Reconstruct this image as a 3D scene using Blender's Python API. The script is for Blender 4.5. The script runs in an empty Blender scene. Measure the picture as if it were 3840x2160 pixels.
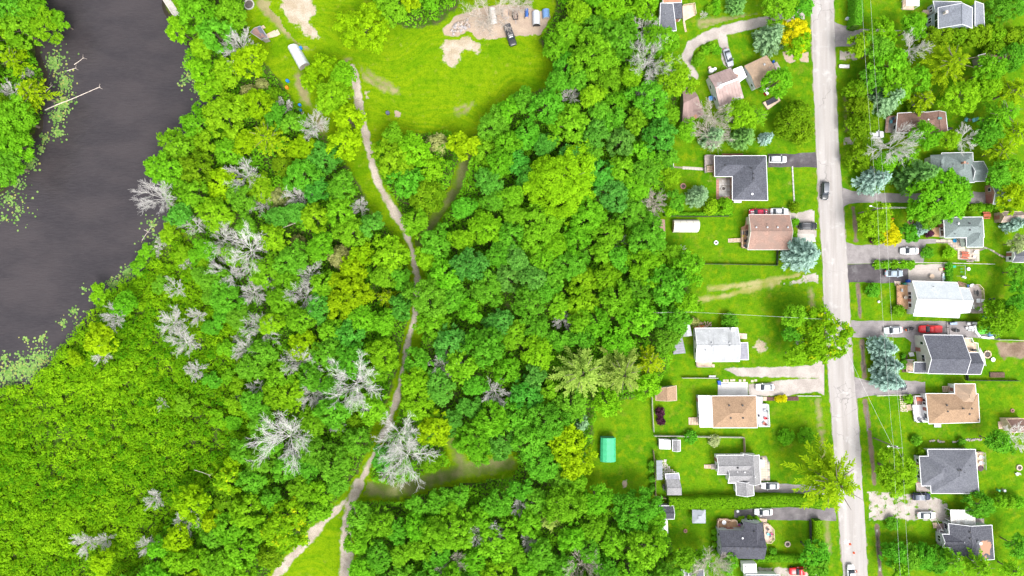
import bpy, bmesh, math, random
import numpy as np
from mathutils import Vector, Matrix

# ------------------------------------------------------------------ camera, sky, sun, exposure
SC = bpy.context.scene
COL = SC.collection
HC = 170.0            # camera height above the ground, metres
S = 14.6              # photo pixels (3840 wide) per metre on the ground
cam_d = bpy.data.cameras.new('camera')
cam_d.sensor_width = 36.0
cam_d.lens = 36.0 * (S * HC) / 3840.0
cam_d.clip_start = 1.0
cam_d.clip_end = 6000.0
cam = bpy.data.objects.new('camera', cam_d)
cam.location = (0, 0, HC)
COL.objects.link(cam)
SC.camera = cam

SUN_EL, SUN_AZ = math.radians(58), math.radians(150)   # azimuth clockwise from north (+Y)
world = bpy.data.worlds.new('World')
SC.world = world
world.use_nodes = True
wn = world.node_tree
for n in list(wn.nodes):
    wn.nodes.remove(n)
sky = wn.nodes.new('ShaderNodeTexSky')
sky.sky_type = 'NISHITA'
sky.sun_disc = False
sky.sun_elevation = SUN_EL
sky.sun_rotation = SUN_AZ
sky.dust_density = 3.0
hs = wn.nodes.new('ShaderNodeHueSaturation')
hs.inputs['Saturation'].default_value = 0.22           # cloud cover: nearly grey light
bg = wn.nodes.new('ShaderNodeBackground')
bg.inputs['Strength'].default_value = 0.15
wo = wn.nodes.new('ShaderNodeOutputWorld')
wn.links.new(sky.outputs[0], hs.inputs['Color'])
wn.links.new(hs.outputs[0], bg.inputs['Color'])
wn.links.new(bg.outputs[0], wo.inputs['Surface'])

sun_d = bpy.data.lights.new('sun', 'SUN')
sun_d.energy = 1.3
sun_d.angle = math.radians(24)
sun_d.color = (1.0, 0.96, 0.90)
sun = bpy.data.objects.new('sun', sun_d)
sd_ = Vector((math.sin(SUN_AZ) * math.cos(SUN_EL), math.cos(SUN_AZ) * math.cos(SUN_EL), math.sin(SUN_EL)))
sun.rotation_euler = sd_.to_track_quat('Z', 'Y').to_euler()
sun.location = (0, 0, 250)
COL.objects.link(sun)

SC.view_settings.view_transform = 'Standard'
SC.view_settings.look = 'None'
SC.view_settings.exposure = 1.32
SC.view_settings.gamma = 1.0
SC.view_settings.use_curve_mapping = False
SC.render.engine = 'CYCLES'
SC.cycles.max_bounces = 6
SC.cycles.diffuse_bounces = 3
SC.cycles.transparent_max_bounces = 4

# ------------------------------------------------------------------ photo coordinates -> metres
TILE = {'A': (2400, 0, 2.6833), 'B': (3120, 0, 2.6833), 'C': (2400, 540, 2.6833), 'D': (3120, 540, 2.6833),
        'E': (2400, 1080, 2.6833), 'F': (3120, 1080, 2.6833), 'G': (2400, 1620, 2.6833), 'I': (3120, 1620, 2.6833),
        'L1': (0, 0, 2.0125), 'L2': (800, 0, 2.415), 'L3': (1500, 0, 2.0125), 'L4': (0, 720, 2.0125),
        'L5': (900, 600, 2.415), 'L6': (1600, 600, 2.1467), 'L7': (0, 1440, 2.0125), 'L8': (900, 1440, 2.0125),
        'X': (1860, 1200, 3.01875), 'Y': (1860, 1680, 3.01875), 'R': (3300, 980, 4.83), 'U': (3420, 1160, 4.83),
        'V': (2640, 1900, 6.0375), 'Q': (2560, 200, 4.83), 'N': (3440, 780, 4.83),
        'Z': (0, 0, 2576 / 3840.0), 'P': (0, 0, 1.0)}


def W(t, x, y, h=0.0):
    """A point of the photograph (tile t) that lies at height h, in metres."""
    ox, oy, s = TILE[t]
    k = (HC - h) / HC / S
    return Vector(((ox + x / s - 1920.0) * k, (1080.0 - (oy + y / s)) * k, h))


def WL(t, pts, h=0.0):
    return [W(t, x, y, h) for x, y in pts]


def WR(t, r, h=0.0):
    """A length in tile pixels, in metres, at height h."""
    return r / TILE[t][2] / S * (HC - h) / HC


rng = np.random.default_rng(7)
random.seed(7)


def vnoise(x, y, scale, seed=0):
    """Value noise 0..1 on numpy arrays."""
    x = np.asarray(x, float) * scale
    y = np.asarray(y, float) * scale
    xi, yi = np.floor(x).astype(np.int64), np.floor(y).astype(np.int64)
    fx, fy = x - xi, y - yi
    fx, fy = fx * fx * (3 - 2 * fx), fy * fy * (3 - 2 * fy)

    def hsh(a, b):
        h = (a * 374761393 + b * 668265263 + seed * 974634777) & 0x7fffffff
        h = ((h ^ (h >> 13)) * 1274126177) & 0x7fffffff
        return ((h ^ (h >> 16)) & 0xffff) / 65535.0
    a, b, c, d = hsh(xi, yi), hsh(xi + 1, yi), hsh(xi, yi + 1), hsh(xi + 1, yi + 1)
    return (a * (1 - fx) + b * fx) * (1 - fy) + (c * (1 - fx) + d * fx) * fy


def inside(poly, x, y):
    x, y = np.asarray(x, float), np.asarray(y, float)
    r = np.zeros(x.shape, bool)
    n = len(poly)
    for i in range(n):
        x0, y0 = poly[i][0], poly[i][1]
        x1, y1 = poly[(i + 1) % n][0], poly[(i + 1) % n][1]
        c = ((y0 > y) != (y1 > y)) & (x < (x1 - x0) * (y - y0) / (y1 - y0 + 1e-12) + x0)
        r ^= c
    return r


def segdist(pts, x, y, closed=False):
    x, y = np.asarray(x, float), np.asarray(y, float)
    d = np.full(x.shape, 1e9)
    n = len(pts)
    for i in range(n if closed else n - 1):
        ax, ay = pts[i][0], pts[i][1]
        bx, by = pts[(i + 1) % n][0], pts[(i + 1) % n][1]
        L = (bx - ax) ** 2 + (by - ay) ** 2 + 1e-12
        t = np.clip(((x - ax) * (bx - ax) + (y - ay) * (by - ay)) / L, 0, 1)
        d = np.minimum(d, np.hypot(x - ax - t * (bx - ax), y - ay - t * (by - ay)))
    return d


def sdpoly(poly, x, y):
    d = segdist(poly, x, y, True)
    return np.where(inside(poly, x, y), d, -d)


# ------------------------------------------------------------------ objects
ORG = {}


def tag(o, label=None, cat=None, group=None, kind=None):
    if label:
        o['label'] = label
    if cat:
        o['category'] = cat
    if group:
        o['group'] = group
    if kind:
        o['kind'] = kind
    return o


def thing(name, label, cat, loc=(0, 0, 0), rz=0.0, group=None):
    o = bpy.data.objects.new(name, None)
    o.empty_display_size = 0.3
    COL.objects.link(o)
    o.location = loc
    o.rotation_euler = (0, 0, rz)
    ORG[o.name] = Vector(loc)
    tag(o, label, cat, group)
    return o


def copy_tree(o, parent=None, label=None):
    c = o.copy()
    COL.objects.link(c)
    c.parent = parent
    if label:
        c['label'] = label
    for ch in o.children:
        copy_tree(ch, c)
    return c


def link_mesh(name, me, mat=None, parent=None, loc=(0, 0, 0)):
    o = bpy.data.objects.new(name, me)
    COL.objects.link(o)
    if mat is not None and not me.materials:
        me.materials.append(mat)
    o.location = loc
    if parent is not None:
        o.parent = parent
        ORG[o.name] = ORG.get(parent.name, Vector((0, 0, 0)))
    return o


class MB:
    """Collects shapes; build() links them as ONE mesh object."""

    def __init__(self):
        self.v, self.f = [], []

    def add(self, verts, faces):
        b = len(self.v)
        self.v += [Vector(p) for p in verts]
        self.f += [tuple(b + i for i in f) for f in faces]
        return self

    def prism(self, poly, z0, z1):
        n = len(poly)
        a = sum(poly[i][0] * poly[(i + 1) % n][1] - poly[(i + 1) % n][0] * poly[i][1] for i in range(n))
        if a < 0:
            poly = poly[::-1]
        v = [(p[0], p[1], z0) for p in poly] + [(p[0], p[1], z1) for p in poly]
        f = [tuple(range(n - 1, -1, -1)), tuple(range(n, 2 * n))]
        f += [(i, (i + 1) % n, n + (i + 1) % n, n + i) for i in range(n)]
        return self.add(v, f)

    def slab(self, top, t):
        """A thick plate below any (planar) polygon."""
        n = len(top)
        v = [Vector(p) for p in top] + [Vector(p) - Vector((0, 0, t)) for p in top]
        nz = (v[1] - v[0]).cross(v[2] - v[1]).z
        f = [tuple(range(n)), tuple(range(2 * n - 1, n - 1, -1))]
        f += [(i, n + i, n + (i + 1) % n, (i + 1) % n) for i in range(n)]
        if nz < 0:
            f = [q[::-1] for q in f]
        return self.add(v, f)

    def box(self, c, sx, sy, sz, rz=0.0):
        """c is the centre of the underside."""
        ca, sa = math.cos(rz), math.sin(rz)
        p = [(c[0] + ca * x - sa * y, c[1] + sa * x + ca * y) for x, y in
             ((-sx / 2, -sy / 2), (sx / 2, -sy / 2), (sx / 2, sy / 2), (-sx / 2, sy / 2))]
        return self.prism(p, c[2], c[2] + sz)

    def bar(self, a, b, w, h=None):
        """A square bar from a to b."""
        h = h or w
        a, b = Vector(a), Vector(b)
        d = (b - a).normalized()
        u = d.cross(Vector((0, 0, 1)))
        u = Vector((1, 0, 0)) if u.length < 1e-4 else u.normalized()
        n = u.cross(d)
        o = [(-1, -1), (1, -1), (1, 1), (-1, 1)]
        v = [a + u * (w / 2 * i) + n * (h / 2 * j) for i, j in o] + [b + u * (w / 2 * i) + n * (h / 2 * j) for i, j in o]
        return self.add(v, [(3, 2, 1, 0), (4, 5, 6, 7)] + [(i, (i + 1) % 4, 4 + (i + 1) % 4, 4 + i) for i in range(4)])

    def tube(self, pts, radii, seg=6, cap=True):
        pts = [Vector(p) for p in pts]
        if not hasattr(radii, '__len__'):
            radii = [radii] * len(pts)
        rings = []
        for i, p in enumerate(pts):
            d = (pts[min(i + 1, len(pts) - 1)] - pts[max(i - 1, 0)])
            d = d.normalized() if d.length > 1e-9 else Vector((0, 0, 1))
            u = d.cross(Vector((0, 0, 1)))
            u = Vector((1, 0, 0)) if u.length < 1e-3 else u.normalized()
            w = d.cross(u)
            rings.append([p + (u * math.cos(2 * math.pi * k / seg) + w * math.sin(2 * math.pi * k / seg)) * radii[i] for k in range(seg)])
        v = [q for r in rings for q in r]
        f = []
        for i in range(len(pts) - 1):
            for k in range(seg):
                f.append((i * seg + k, i * seg + (k + 1) % seg, (i + 1) * seg + (k + 1) % seg, (i + 1) * seg + k))
        if cap:
            f.append(tuple(range(seg - 1, -1, -1)))
            f.append(tuple((len(pts) - 1) * seg + k for k in range(seg)))
        return self.add(v, f)

    def lathe(self, prof, c=(0, 0, 0), seg=14, sx=1.0, sy=1.0, rz=0.0):
        """prof: list of (radius, z) from bottom to top."""
        v, f = [], []
        ca, sa = math.cos(rz), math.sin(rz)
        for r, z in prof:
            for k in range(seg):
                a = 2 * math.pi * k / seg
                x, y = r * math.cos(a) * sx, r * math.sin(a) * sy
                v.append((c[0] + ca * x - sa * y, c[1] + sa * x + ca * y, c[2] + z))
        for i in range(len(prof) - 1):
            for k in range(seg):
                f.append((i * seg + k, i * seg + (k + 1) % seg, (i + 1) * seg + (k + 1) % seg, (i + 1) * seg + k))
        f.append(tuple(range(seg - 1, -1, -1)))
        f.append(tuple((len(prof) - 1) * seg + k for k in range(seg)))
        return self.add(v, f)

    def build(self, name, mat, parent=None, origin=None, smooth=False):
        if parent is not None:
            o = ORG.get(parent.name, Vector((0, 0, 0)))
            loc = (0, 0, 0)
        else:
            o = Vector(origin) if origin is not None else Vector((0, 0, 0))
            loc = o
        me = bpy.data.meshes.new(name)
        me.from_pydata([tuple(p - o) for p in self.v], [], self.f)
        if smooth:
            me.polygons.foreach_set('use_smooth', [True] * len(me.polygons))
        me.update()
        ob = link_mesh(name, me, mat, parent, loc)
        if parent is None:
            ORG[ob.name] = Vector(o)
        return ob


def array_mesh(name, V, F, tone=None, attr='tone', smooth=False):
    """A mesh from numpy arrays; F is (n,3) or (n,4)."""
    me = bpy.data.meshes.new(name)
    V = np.ascontiguousarray(V, dtype=np.float32)
    F = np.ascontiguousarray(F, dtype=np.int32)
    k = F.shape[1]
    me.vertices.add(len(V))
    me.vertices.foreach_set('co', V.ravel())
    me.loops.add(F.size)
    me.loops.foreach_set('vertex_index', F.ravel())
    me.polygons.add(len(F))
    me.polygons.foreach_set('loop_start', np.arange(0, F.size, k, dtype=np.int32))
    me.polygons.foreach_set('loop_total', np.full(len(F), k, dtype=np.int32))
    if smooth:
        me.polygons.foreach_set('use_smooth', np.ones(len(F), bool))
    if tone is not None:
        a = me.attributes.new(attr, 'FLOAT', 'POINT')
        a.data.foreach_set('value', np.ascontiguousarray(tone, dtype=np.float32))
    me.update(calc_edges=True)
    me.validate()
    return me


# ------------------------------------------------------------------ materials
MATS = {}


class NT:
    def __init__(self, name):
        self.m = bpy.data.materials.new(name)
        self.m.use_nodes = True
        self.t = self.m.node_tree
        for n in list(self.t.nodes):
            self.t.nodes.remove(n)
        self.out = self.n('ShaderNodeOutputMaterial')

    def n(self, typ, **kw):
        nd = self.t.nodes.new(typ)
        for k, v in kw.items():
            setattr(nd, k, v)
        return nd

    def l(self, a, b):
        self.t.links.new(a, b)

    def noise(self, vec, scale, detail=3.0, rough=0.55):
        nd = self.n('ShaderNodeTexNoise')
        nd.inputs['Scale'].default_value = scale
        nd.inputs['Detail'].default_value = detail
        nd.inputs['Roughness'].default_value = rough
        if vec is not None:
            self.l(vec, nd.inputs['Vector'])
        return nd.outputs['Fac']

    def ramp(self, fac, lo, hi, smooth=True):
        nd = self.n('ShaderNodeMapRange')
        nd.inputs['From Min'].default_value = lo
        nd.inputs['From Max'].default_value = hi
        if smooth:
            nd.interpolation_type = 'SMOOTHSTEP'
        self.l(fac, nd.inputs['Value'])
        return nd.outputs['Result']

    def mix(self, fac, a, b, mode='MIX'):
        nd = self.n('ShaderNodeMix', data_type='RGBA', blend_type=mode)
        for v, i in ((fac, 0), (a, 6), (b, 7)):
            if isinstance(v, (int, float)):
                nd.inputs[i].default_value = v
            elif isinstance(v, (tuple, list)):
                nd.inputs[i].default_value = (v[0], v[1], v[2], 1)
            else:
                self.l(v, nd.inputs[i])
        return nd.outputs[2]

    def math(self, op, a, b=0.0):
        nd = self.n('ShaderNodeMath', operation=op)
        for v, i in ((a, 0), (b, 1)):
            if isinstance(v, (int, float)):
                nd.inputs[i].default_value = v
            else:
                self.l(v, nd.inputs[i])
        return nd.outputs[0]

    def mapping(self, vec, scale=(1, 1, 1), rz=0.0):
        nd = self.n('ShaderNodeMapping')
        nd.inputs['Scale'].default_value = scale
        nd.inputs['Rotation'].default_value = (0, 0, rz)
        self.l(vec, nd.inputs['Vector'])
        return nd.outputs[0]

    def principled(self, col, rough=0.85, metallic=0.0, spec=0.3, bump=None, bstr=0.3, bdist=0.05):
        b = self.n('ShaderNodeBsdfPrincipled')
        if isinstance(col, (tuple, list)):
            b.inputs['Base Color'].default_value = (col[0], col[1], col[2], 1)
        else:
            self.l(col, b.inputs['Base Color'])
        b.inputs['Roughness'].default_value = rough
        b.inputs['Metallic'].default_value = metallic
        b.inputs['Specular IOR Level'].default_value = spec
        if bump is not None:
            bn = self.n('ShaderNodeBump')
            bn.inputs['Strength'].default_value = bstr
            bn.inputs['Distance'].default_value = bdist
            self.l(bump, bn.inputs['Height'])
            self.l(bn.outputs[0], b.inputs['Normal'])
        self.l(b.outputs[0], self.out.inputs['Surface'])
        return b


def mul(c, k):
    return tuple(max(0.0, min(1.0, x * k)) for x in c)


def M(key, col, rough=0.8, var=0.18, scale=1.2, col2=None, metallic=0.0, spec=0.3, fine=6.0, thr=None):
    """Plain surface with grain and wear."""
    if key in MATS:
        return MATS[key]
    t = NT(key)
    tc = t.n('ShaderNodeTexCoord').outputs['Object']
    n1 = t.noise(tc, scale, 4)
    n2 = t.noise(tc, fine, 3)
    c = t.mix(t.ramp(n1, 0.3, 0.7), mul(col, 1 - var), mul(col, 1 + var))
    c = t.mix(t.math('MULTIPLY', t.ramp(n2, 0.35, 0.65), 0.5), c, t.mix(1.0, c, mul((1, 1, 1), 1 - var * 1.3), 'MULTIPLY'))
    if col2 is not None:
        lo, hi = thr or (0.55, 0.62)
        c = t.mix(t.ramp(t.noise(tc, scale * 0.6, 5), lo, hi), c, col2)
    t.principled(c, rough, metallic, spec, n2, 0.25, 0.02)
    MATS[key] = t.m
    return t.m


def shingle(key, col, var=0.22, tone2=None, streak=0.0, rowdir='x'):
    if key in MATS:
        return MATS[key]
    t = NT(key)
    tc = t.n('ShaderNodeTexCoord').outputs['Object']
    g1 = t.noise(tc, 3.2, 2, 0.7)
    g2 = t.noise(tc, 0.45, 3)
    g3 = t.noise(tc, 9.0, 2)
    c = t.mix(t.ramp(g1, 0.36, 0.64), mul(col, 1 - var), mul(col, 1 + var))
    c = t.mix(t.ramp(g2, 0.35, 0.7), c, tone2 if tone2 else t.mix(1.0, c, (0.86, 0.86, 0.88), 'MULTIPLY'))
    c = t.mix(t.math('MULTIPLY', t.ramp(g3, 0.4, 0.6), 0.35), c, mul(col, 0.55))
    if streak:
        st = t.noise(t.mapping(tc, (1.1, 0.16, 0.16) if rowdir == 'x' else (0.16, 1.1, 0.16)), 1.0, 4)
        c = t.mix(t.math('MULTIPLY', t.ramp(st, 0.5, 0.72), streak), c, mul(col, 0.5))
    t.principled(c, 0.92, 0, 0.05, g1, 0.5, 0.03)
    MATS[key] = t.m
    return t.m


def leafmat(key, dark, light, accent=None, trans=0.38):
    if key in MATS:
        return MATS[key]
    t = NT(key)
    at = t.n('ShaderNodeAttribute', attribute_name='tone').outputs['Fac']
    oi = t.n('ShaderNodeObjectInfo').outputs['Random']
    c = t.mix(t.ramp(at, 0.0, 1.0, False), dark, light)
    if accent:
        c = t.mix(t.math('MULTIPLY', t.ramp(at, 0.80, 0.98), 0.75), c, accent)
    h = t.n('ShaderNodeHueSaturation')
    t.l(t.math('ADD', t.math('MULTIPLY', oi, 0.022), 0.491), h.inputs['Hue'])
    t.l(t.math('ADD', t.math('MULTIPLY', t.math('FRACT', t.math('MULTIPLY', oi, 7.31)), 0.24), 0.96), h.inputs['Value'])
    t.l(c, h.inputs['Color'])
    b = t.n('ShaderNodeBsdfPrincipled')
    b.inputs['Roughness'].default_value = 0.7
    b.inputs['Specular IOR Level'].default_value = 0.04
    t.l(h.outputs[0], b.inputs['Base Color'])
    tr = t.n('ShaderNodeBsdfTranslucent')
    t.l(h.outputs[0], tr.inputs['Color'])
    mx = t.n('ShaderNodeMixShader')
    mx.inputs[0].default_value = trans
    t.l(b.outputs[0], mx.inputs[1])
    t.l(tr.outputs[0], mx.inputs[2])
    t.l(mx.outputs[0], t.out.inputs['Surface'])
    MATS[key] = t.m
    return t.m


# shared node group: the colour of mown grass, in world metres, so that sheets blend into the ground
def grass_group():
    g = bpy.data.node_groups.new('grass_colour', 'ShaderNodeTree')
    g.interface.new_socket('Color', in_out='OUTPUT', socket_type='NodeSocketColor')
    t = NT.__new__(NT)
    t.t = g
    out = g.nodes.new('NodeGroupOutput')
    pos = t.n('ShaderNodeNewGeometry').outputs['Position']
    a = t.noise(pos, 0.11, 4)
    b = t.noise(pos, 0.55, 4)
    d = t.noise(pos, 3.0, 3, 0.7)
    dn = t.n('ShaderNodeTexNoise')
    dn.inputs['Scale'].default_value = 0.035
    t.l(pos, dn.inputs['Vector'])
    dv = t.n('ShaderNodeVectorMath', operation='MULTIPLY_ADD')
    t.l(dn.outputs['Color'], dv.inputs[0])
    dv.inputs[1].default_value = (30, 30, 0)
    t.l(pos, dv.inputs[2])
    mow = t.noise(t.mapping(dv.outputs[0], (0.10, 0.8, 1), math.radians(-20)), 1.0, 5, 0.62)
    lawn = t.mix(t.ramp(a, 0.32, 0.68), (0.068, 0.190, 0.0040), (0.118, 0.238, 0.005))
    lawn = t.mix(t.ramp(b, 0.46, 0.72), lawn, (0.165, 0.245, 0.005))
    lawn = t.mix(t.math('MULTIPLY', t.ramp(t.noise(pos, 0.33, 5, 0.62), 0.54, 0.72), 0.6), lawn, (0.19, 0.215, 0.02))
    mead = t.mix(t.ramp(mow, 0.3, 0.7), (0.118, 0.235, 0.003), (0.190, 0.285, 0.004))
    mead = t.mix(t.math('MULTIPLY', t.ramp(a, 0.5, 0.7), 0.6), mead, (0.075, 0.20, 0.002))
    mead = t.mix(t.ramp(b, 0.58, 0.80), mead, (0.24, 0.285, 0.025))
    sx = t.n('ShaderNodeSeparateXYZ')
    t.l(pos, sx.inputs[0])
    c = t.mix(t.ramp(sx.outputs[0], 12.0, 26.0), mead, lawn)
    dry = t.ramp(t.noise(pos, 0.23, 6, 0.65), 0.64, 0.76)
    c = t.mix(t.math('MULTIPLY', dry, 0.55), c, (0.30, 0.27, 0.09))
    c = t.mix(t.math('MULTIPLY', t.ramp(d, 0.40, 0.62), 0.5), c, t.mix(1.0, c, (0.50, 0.62, 0.6), 'MULTIPLY'))
    c = t.mix(t.math('MULTIPLY', t.ramp(t.noise(pos, 0.8, 5, 0.7), 0.45, 0.66), 0.6), c, t.mix(1.0, c, (0.48, 0.66, 0.5), 'MULTIPLY'))
    c = t.mix(t.math('MULTIPLY', t.ramp(t.noise(t.mapping(pos, (1, 1, 1), 0.7), 1.4, 5, 0.7), 0.55, 0.72), 0.5), c, t.mix(1.0, c, (1.45, 1.2, 1.2), 'MULTIPLY'))
    t.l(c, out.inputs[0])
    return g


GG = grass_group()


def grass_node(t):
    nd = t.n('ShaderNodeGroup')
    nd.node_tree = GG
    return nd.outputs[0]


def grass_mat():
    t = NT('lawn_grass')
    pos = t.n('ShaderNodeNewGeometry').outputs['Position']
    bk = t.n('ShaderNodeAttribute', attribute_name='bank').outputs['Fac']
    mud = t.ramp(t.math('ADD', bk, t.math('MULTIPLY', t.noise(pos, 0.7, 4), 1.6)), 0.3, -1.2)
    t.principled(t.mix(mud, (0.035, 0.030, 0.022), grass_node(t)), 0.9, 0, 0.02, t.noise(pos, 4.0, 3, 0.7), 0.6, 0.08)
    return t.m


def soil_mat(key, col, col2, amp=0.9, stones=0.25, grassy=0.0, soft=0.16, gscale=0.8):
    """Bare ground that breaks up into grass towards its edge (attribute 'edge': metres inside the outline)."""
    if key in MATS:
        return MATS[key]
    t = NT(key)
    pos = t.n('ShaderNodeNewGeometry').outputs['Position']
    e = t.n('ShaderNodeAttribute', attribute_name='edge').outputs['Fac']
    n = t.noise(pos, gscale, 5, 0.6)
    n4 = t.noise(pos, 4.5, 3, 0.65)
    k = t.math('ADD', e, t.math('MULTIPLY', t.math('SUBTRACT', n, 0.5), amp * 2))
    k = t.math('ADD', k, t.math('MULTIPLY', t.math('SUBTRACT', n4, 0.5), 0.35))
    mask = t.ramp(k, -soft, soft)
    if grassy:
        gr = t.ramp(t.noise(pos, 0.45, 6, 0.65), 0.62 - grassy, 0.70 - grassy)
        mask = t.math('MULTIPLY', mask, t.math('SUBTRACT', 1.0, gr))
    c = t.mix(t.ramp(t.noise(pos, 0.35, 4), 0.35, 0.65), col, col2)
    c = t.mix(t.math('MULTIPLY', t.ramp(t.noise(pos, 3.5, 4, 0.7), 0.38, 0.62), stones), c, t.mix(1.0, c, (0.45, 0.43, 0.42), 'MULTIPLY'))
    c = t.mix(mask, grass_node(t), c)
    t.principled(c, 0.93, 0, 0.02, n4, 0.5, 0.06)
    MATS[key] = t.m
    return t.m


WHITE = M('white_paint', (0.78, 0.78, 0.80), 0.5, 0.05)
GLASS = M('window_glass', (0.025, 0.028, 0.045), 0.12, 0.2, spec=0.6)
WOOD = M('deck_wood', (0.50, 0.30, 0.17), 0.75, 0.16, 1.5)
PALEWOOD = M('pale_wood', (0.58, 0.44, 0.33), 0.8, 0.15, 1.5)
GREYWOOD = M('weathered_wood', (0.34, 0.29, 0.27), 0.85, 0.2, 1.5)
DARK = M('dark_plastic', (0.03, 0.03, 0.035), 0.5, 0.2)
STEEL = M('grey_metal', (0.42, 0.43, 0.45), 0.45, 0.1, metallic=0.3)
TRUNK = M('bark', (0.16, 0.13, 0.10), 0.9, 0.25, 3.0)

# ================================================================== THE SETTING
right_bank = WL('L1', [(1180, -420), (1240, 0), (1350, 180), (1440, 400), (1530, 560), (1640, 720), (1600, 850), (1560, 1000), (1420, 1110), (1330, 1250), (1270, 1449)]) + \
    WL('L4', [(1290, 200), (1265, 290), (1115, 540), (970, 640), (810, 790), (650, 1040), (490, 1180), (385, 1300), (240, 1449), (-100, 1560), (-900, 1800)])
left_bank = WL('L1', [(-900, 1900), (-200, 1560), (0, 1449), (110, 1290), (200, 1150), (245, 1000), (300, 880), (330, 700), (330, 560), (280, 450), (250, 330), (240, 180), (310, 60), (330, 0), (350, -420)])
_b = right_bank + left_bank
RIVER = []
for _i in range(len(_b)):
    _p, _q = _b[_i], _b[(_i + 1) % len(_b)]
    for _k in range(max(1, int((_q - _p).length / 2.0))):
        _v = _p.lerp(_q, _k / max(1, int((_q - _p).length / 2.0)))
        RIVER.append((_v.x + (float(vnoise(_v.x, _v.y, 0.22, 61)) - 0.5) * 3.6, _v.y + (float(vnoise(_v.x, _v.y, 0.22, 62)) - 0.5) * 3.6))


def axis_coords(lim, step, far):
    c = np.arange(-lim, lim + step / 2, step)
    return np.concatenate([-np.array(far[::-1]), c, np.array(far)])


def make_ground():
    xs = axis_coords(180.0, 1.0, [200, 300, 600, 1500, 4000])
    ys = axis_coords(120.0, 1.0, [140, 240, 600, 1500, 4000])
    X, Y = np.meshgrid(xs, ys)
    sd = sdpoly(RIVER, X, Y)
    Z = -2.2 * np.clip((sd + 0.6) / 3.0, 0, 1) ** 1.2
    nx, ny = len(xs), len(ys)
    V = np.stack([X.ravel(), Y.ravel(), Z.ravel()], 1)
    i = (np.arange(ny - 1)[:, None] * nx + np.arange(nx - 1)[None, :]).ravel()
    F = np.stack([i, i + 1, i + 1 + nx, i + nx], 1)
    o = link_mesh('ground', array_mesh('ground', V, F, sd.ravel(), 'bank'), grass_mat())
    tag(o, kind='structure')


make_ground()


def water_mat():
    t = NT('river_water')
    pos = t.n('ShaderNodeNewGeometry').outputs['Position']
    w1 = t.noise(t.mapping(pos, (0.5, 1.9, 1), math.radians(-32)), 1.3, 3, 0.5)
    w2 = t.noise(pos, 5.0, 2)
    c = t.mix(t.ramp(t.noise(t.mapping(pos, (1, 2.2, 1), 0.6), 0.05, 6, 0.6), 0.35, 0.65), (0.032, 0.028, 0.032), (0.047, 0.040, 0.043))
    c = t.mix(t.math('MULTIPLY', t.ramp(w1, 0.42, 0.62), 0.14), c, (0.060, 0.056, 0.060))
    c = t.mix(t.math('MULTIPLY', t.ramp(w2, 0.45, 0.75), 0.15), c, (0.068, 0.064, 0.067))
    b = t.principled(c, 0.10, 0, 0.5, t.math('ADD', w1, t.math('MULTIPLY', w2, 0.25)), 0.35, 0.3)
    b.inputs['IOR'].default_value = 1.33
    return t.m


wb = MB().add([(-330, -130, -0.55), (-40, -130, -0.55), (-40, 330, -0.55), (-330, 330, -0.55)], [(0, 1, 2, 3)])
tag(wb.build('river', water_mat()), kind='structure')


PZ = [0]


def patch(name, mat, z, polys=(), lines=(), cell=0.5, amp=0.35, nsc=0.6, seed=1, pad=0.7, holes=()):
    """A sheet of bare ground. polys: outlines (metres); lines: (points, width)."""
    PZ[0] += 1
    z += 0.00023 * PZ[0]
    pts = [p for q in polys for p in q] + [p for q, w in lines for p in q]
    wmax = max([w for q, w in lines] + [0]) / 2 + pad + amp
    x0, x1 = min(p[0] for p in pts) - wmax, max(p[0] for p in pts) + wmax
    y0, y1 = min(p[1] for p in pts) - wmax, max(p[1] for p in pts) + wmax
    xs, ys = np.arange(x0, x1 + cell, cell), np.arange(y0, y1 + cell, cell)
    X, Y = np.meshgrid(xs, ys)
    sd = np.full(X.shape, -1e9)
    for q in polys:
        sd = np.maximum(sd, sdpoly(q, X, Y))
    for q, w in lines:
        sd = np.maximum(sd, w / 2 - segdist(q, X, Y))
    hsd = np.full(X.shape, 1e9)
    for q in holes:
        hsd = np.minimum(hsd, -sdpoly(q, X, Y))
    sd = np.minimum(sd, hsd)
    sd = sd + (vnoise(X, Y, nsc, seed) - 0.5) * 2 * amp + (vnoise(X, Y, nsc * 3, seed + 5) - 0.5) * amp
    nx = len(xs)
    i = (np.arange(len(ys) - 1)[:, None] * nx + np.arange(nx - 1)[None, :]).ravel()
    F = np.stack([i, i + 1, i + 1 + nx, i + nx], 1)
    keep = (sd.ravel()[F].max(1) > -pad) & (hsd.ravel()[F].min(1) > 0.4)
    F = F[keep]
    used, inv = np.unique(F, return_inverse=True)
    F = inv.reshape(F.shape)
    V = np.stack([X.ravel()[used], Y.ravel()[used], np.full(len(used), z)], 1)
    o = link_mesh(name, array_mesh(name, V, F, sd.ravel()[used], 'edge'), mat)
    return tag(o, kind='structure')


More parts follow.
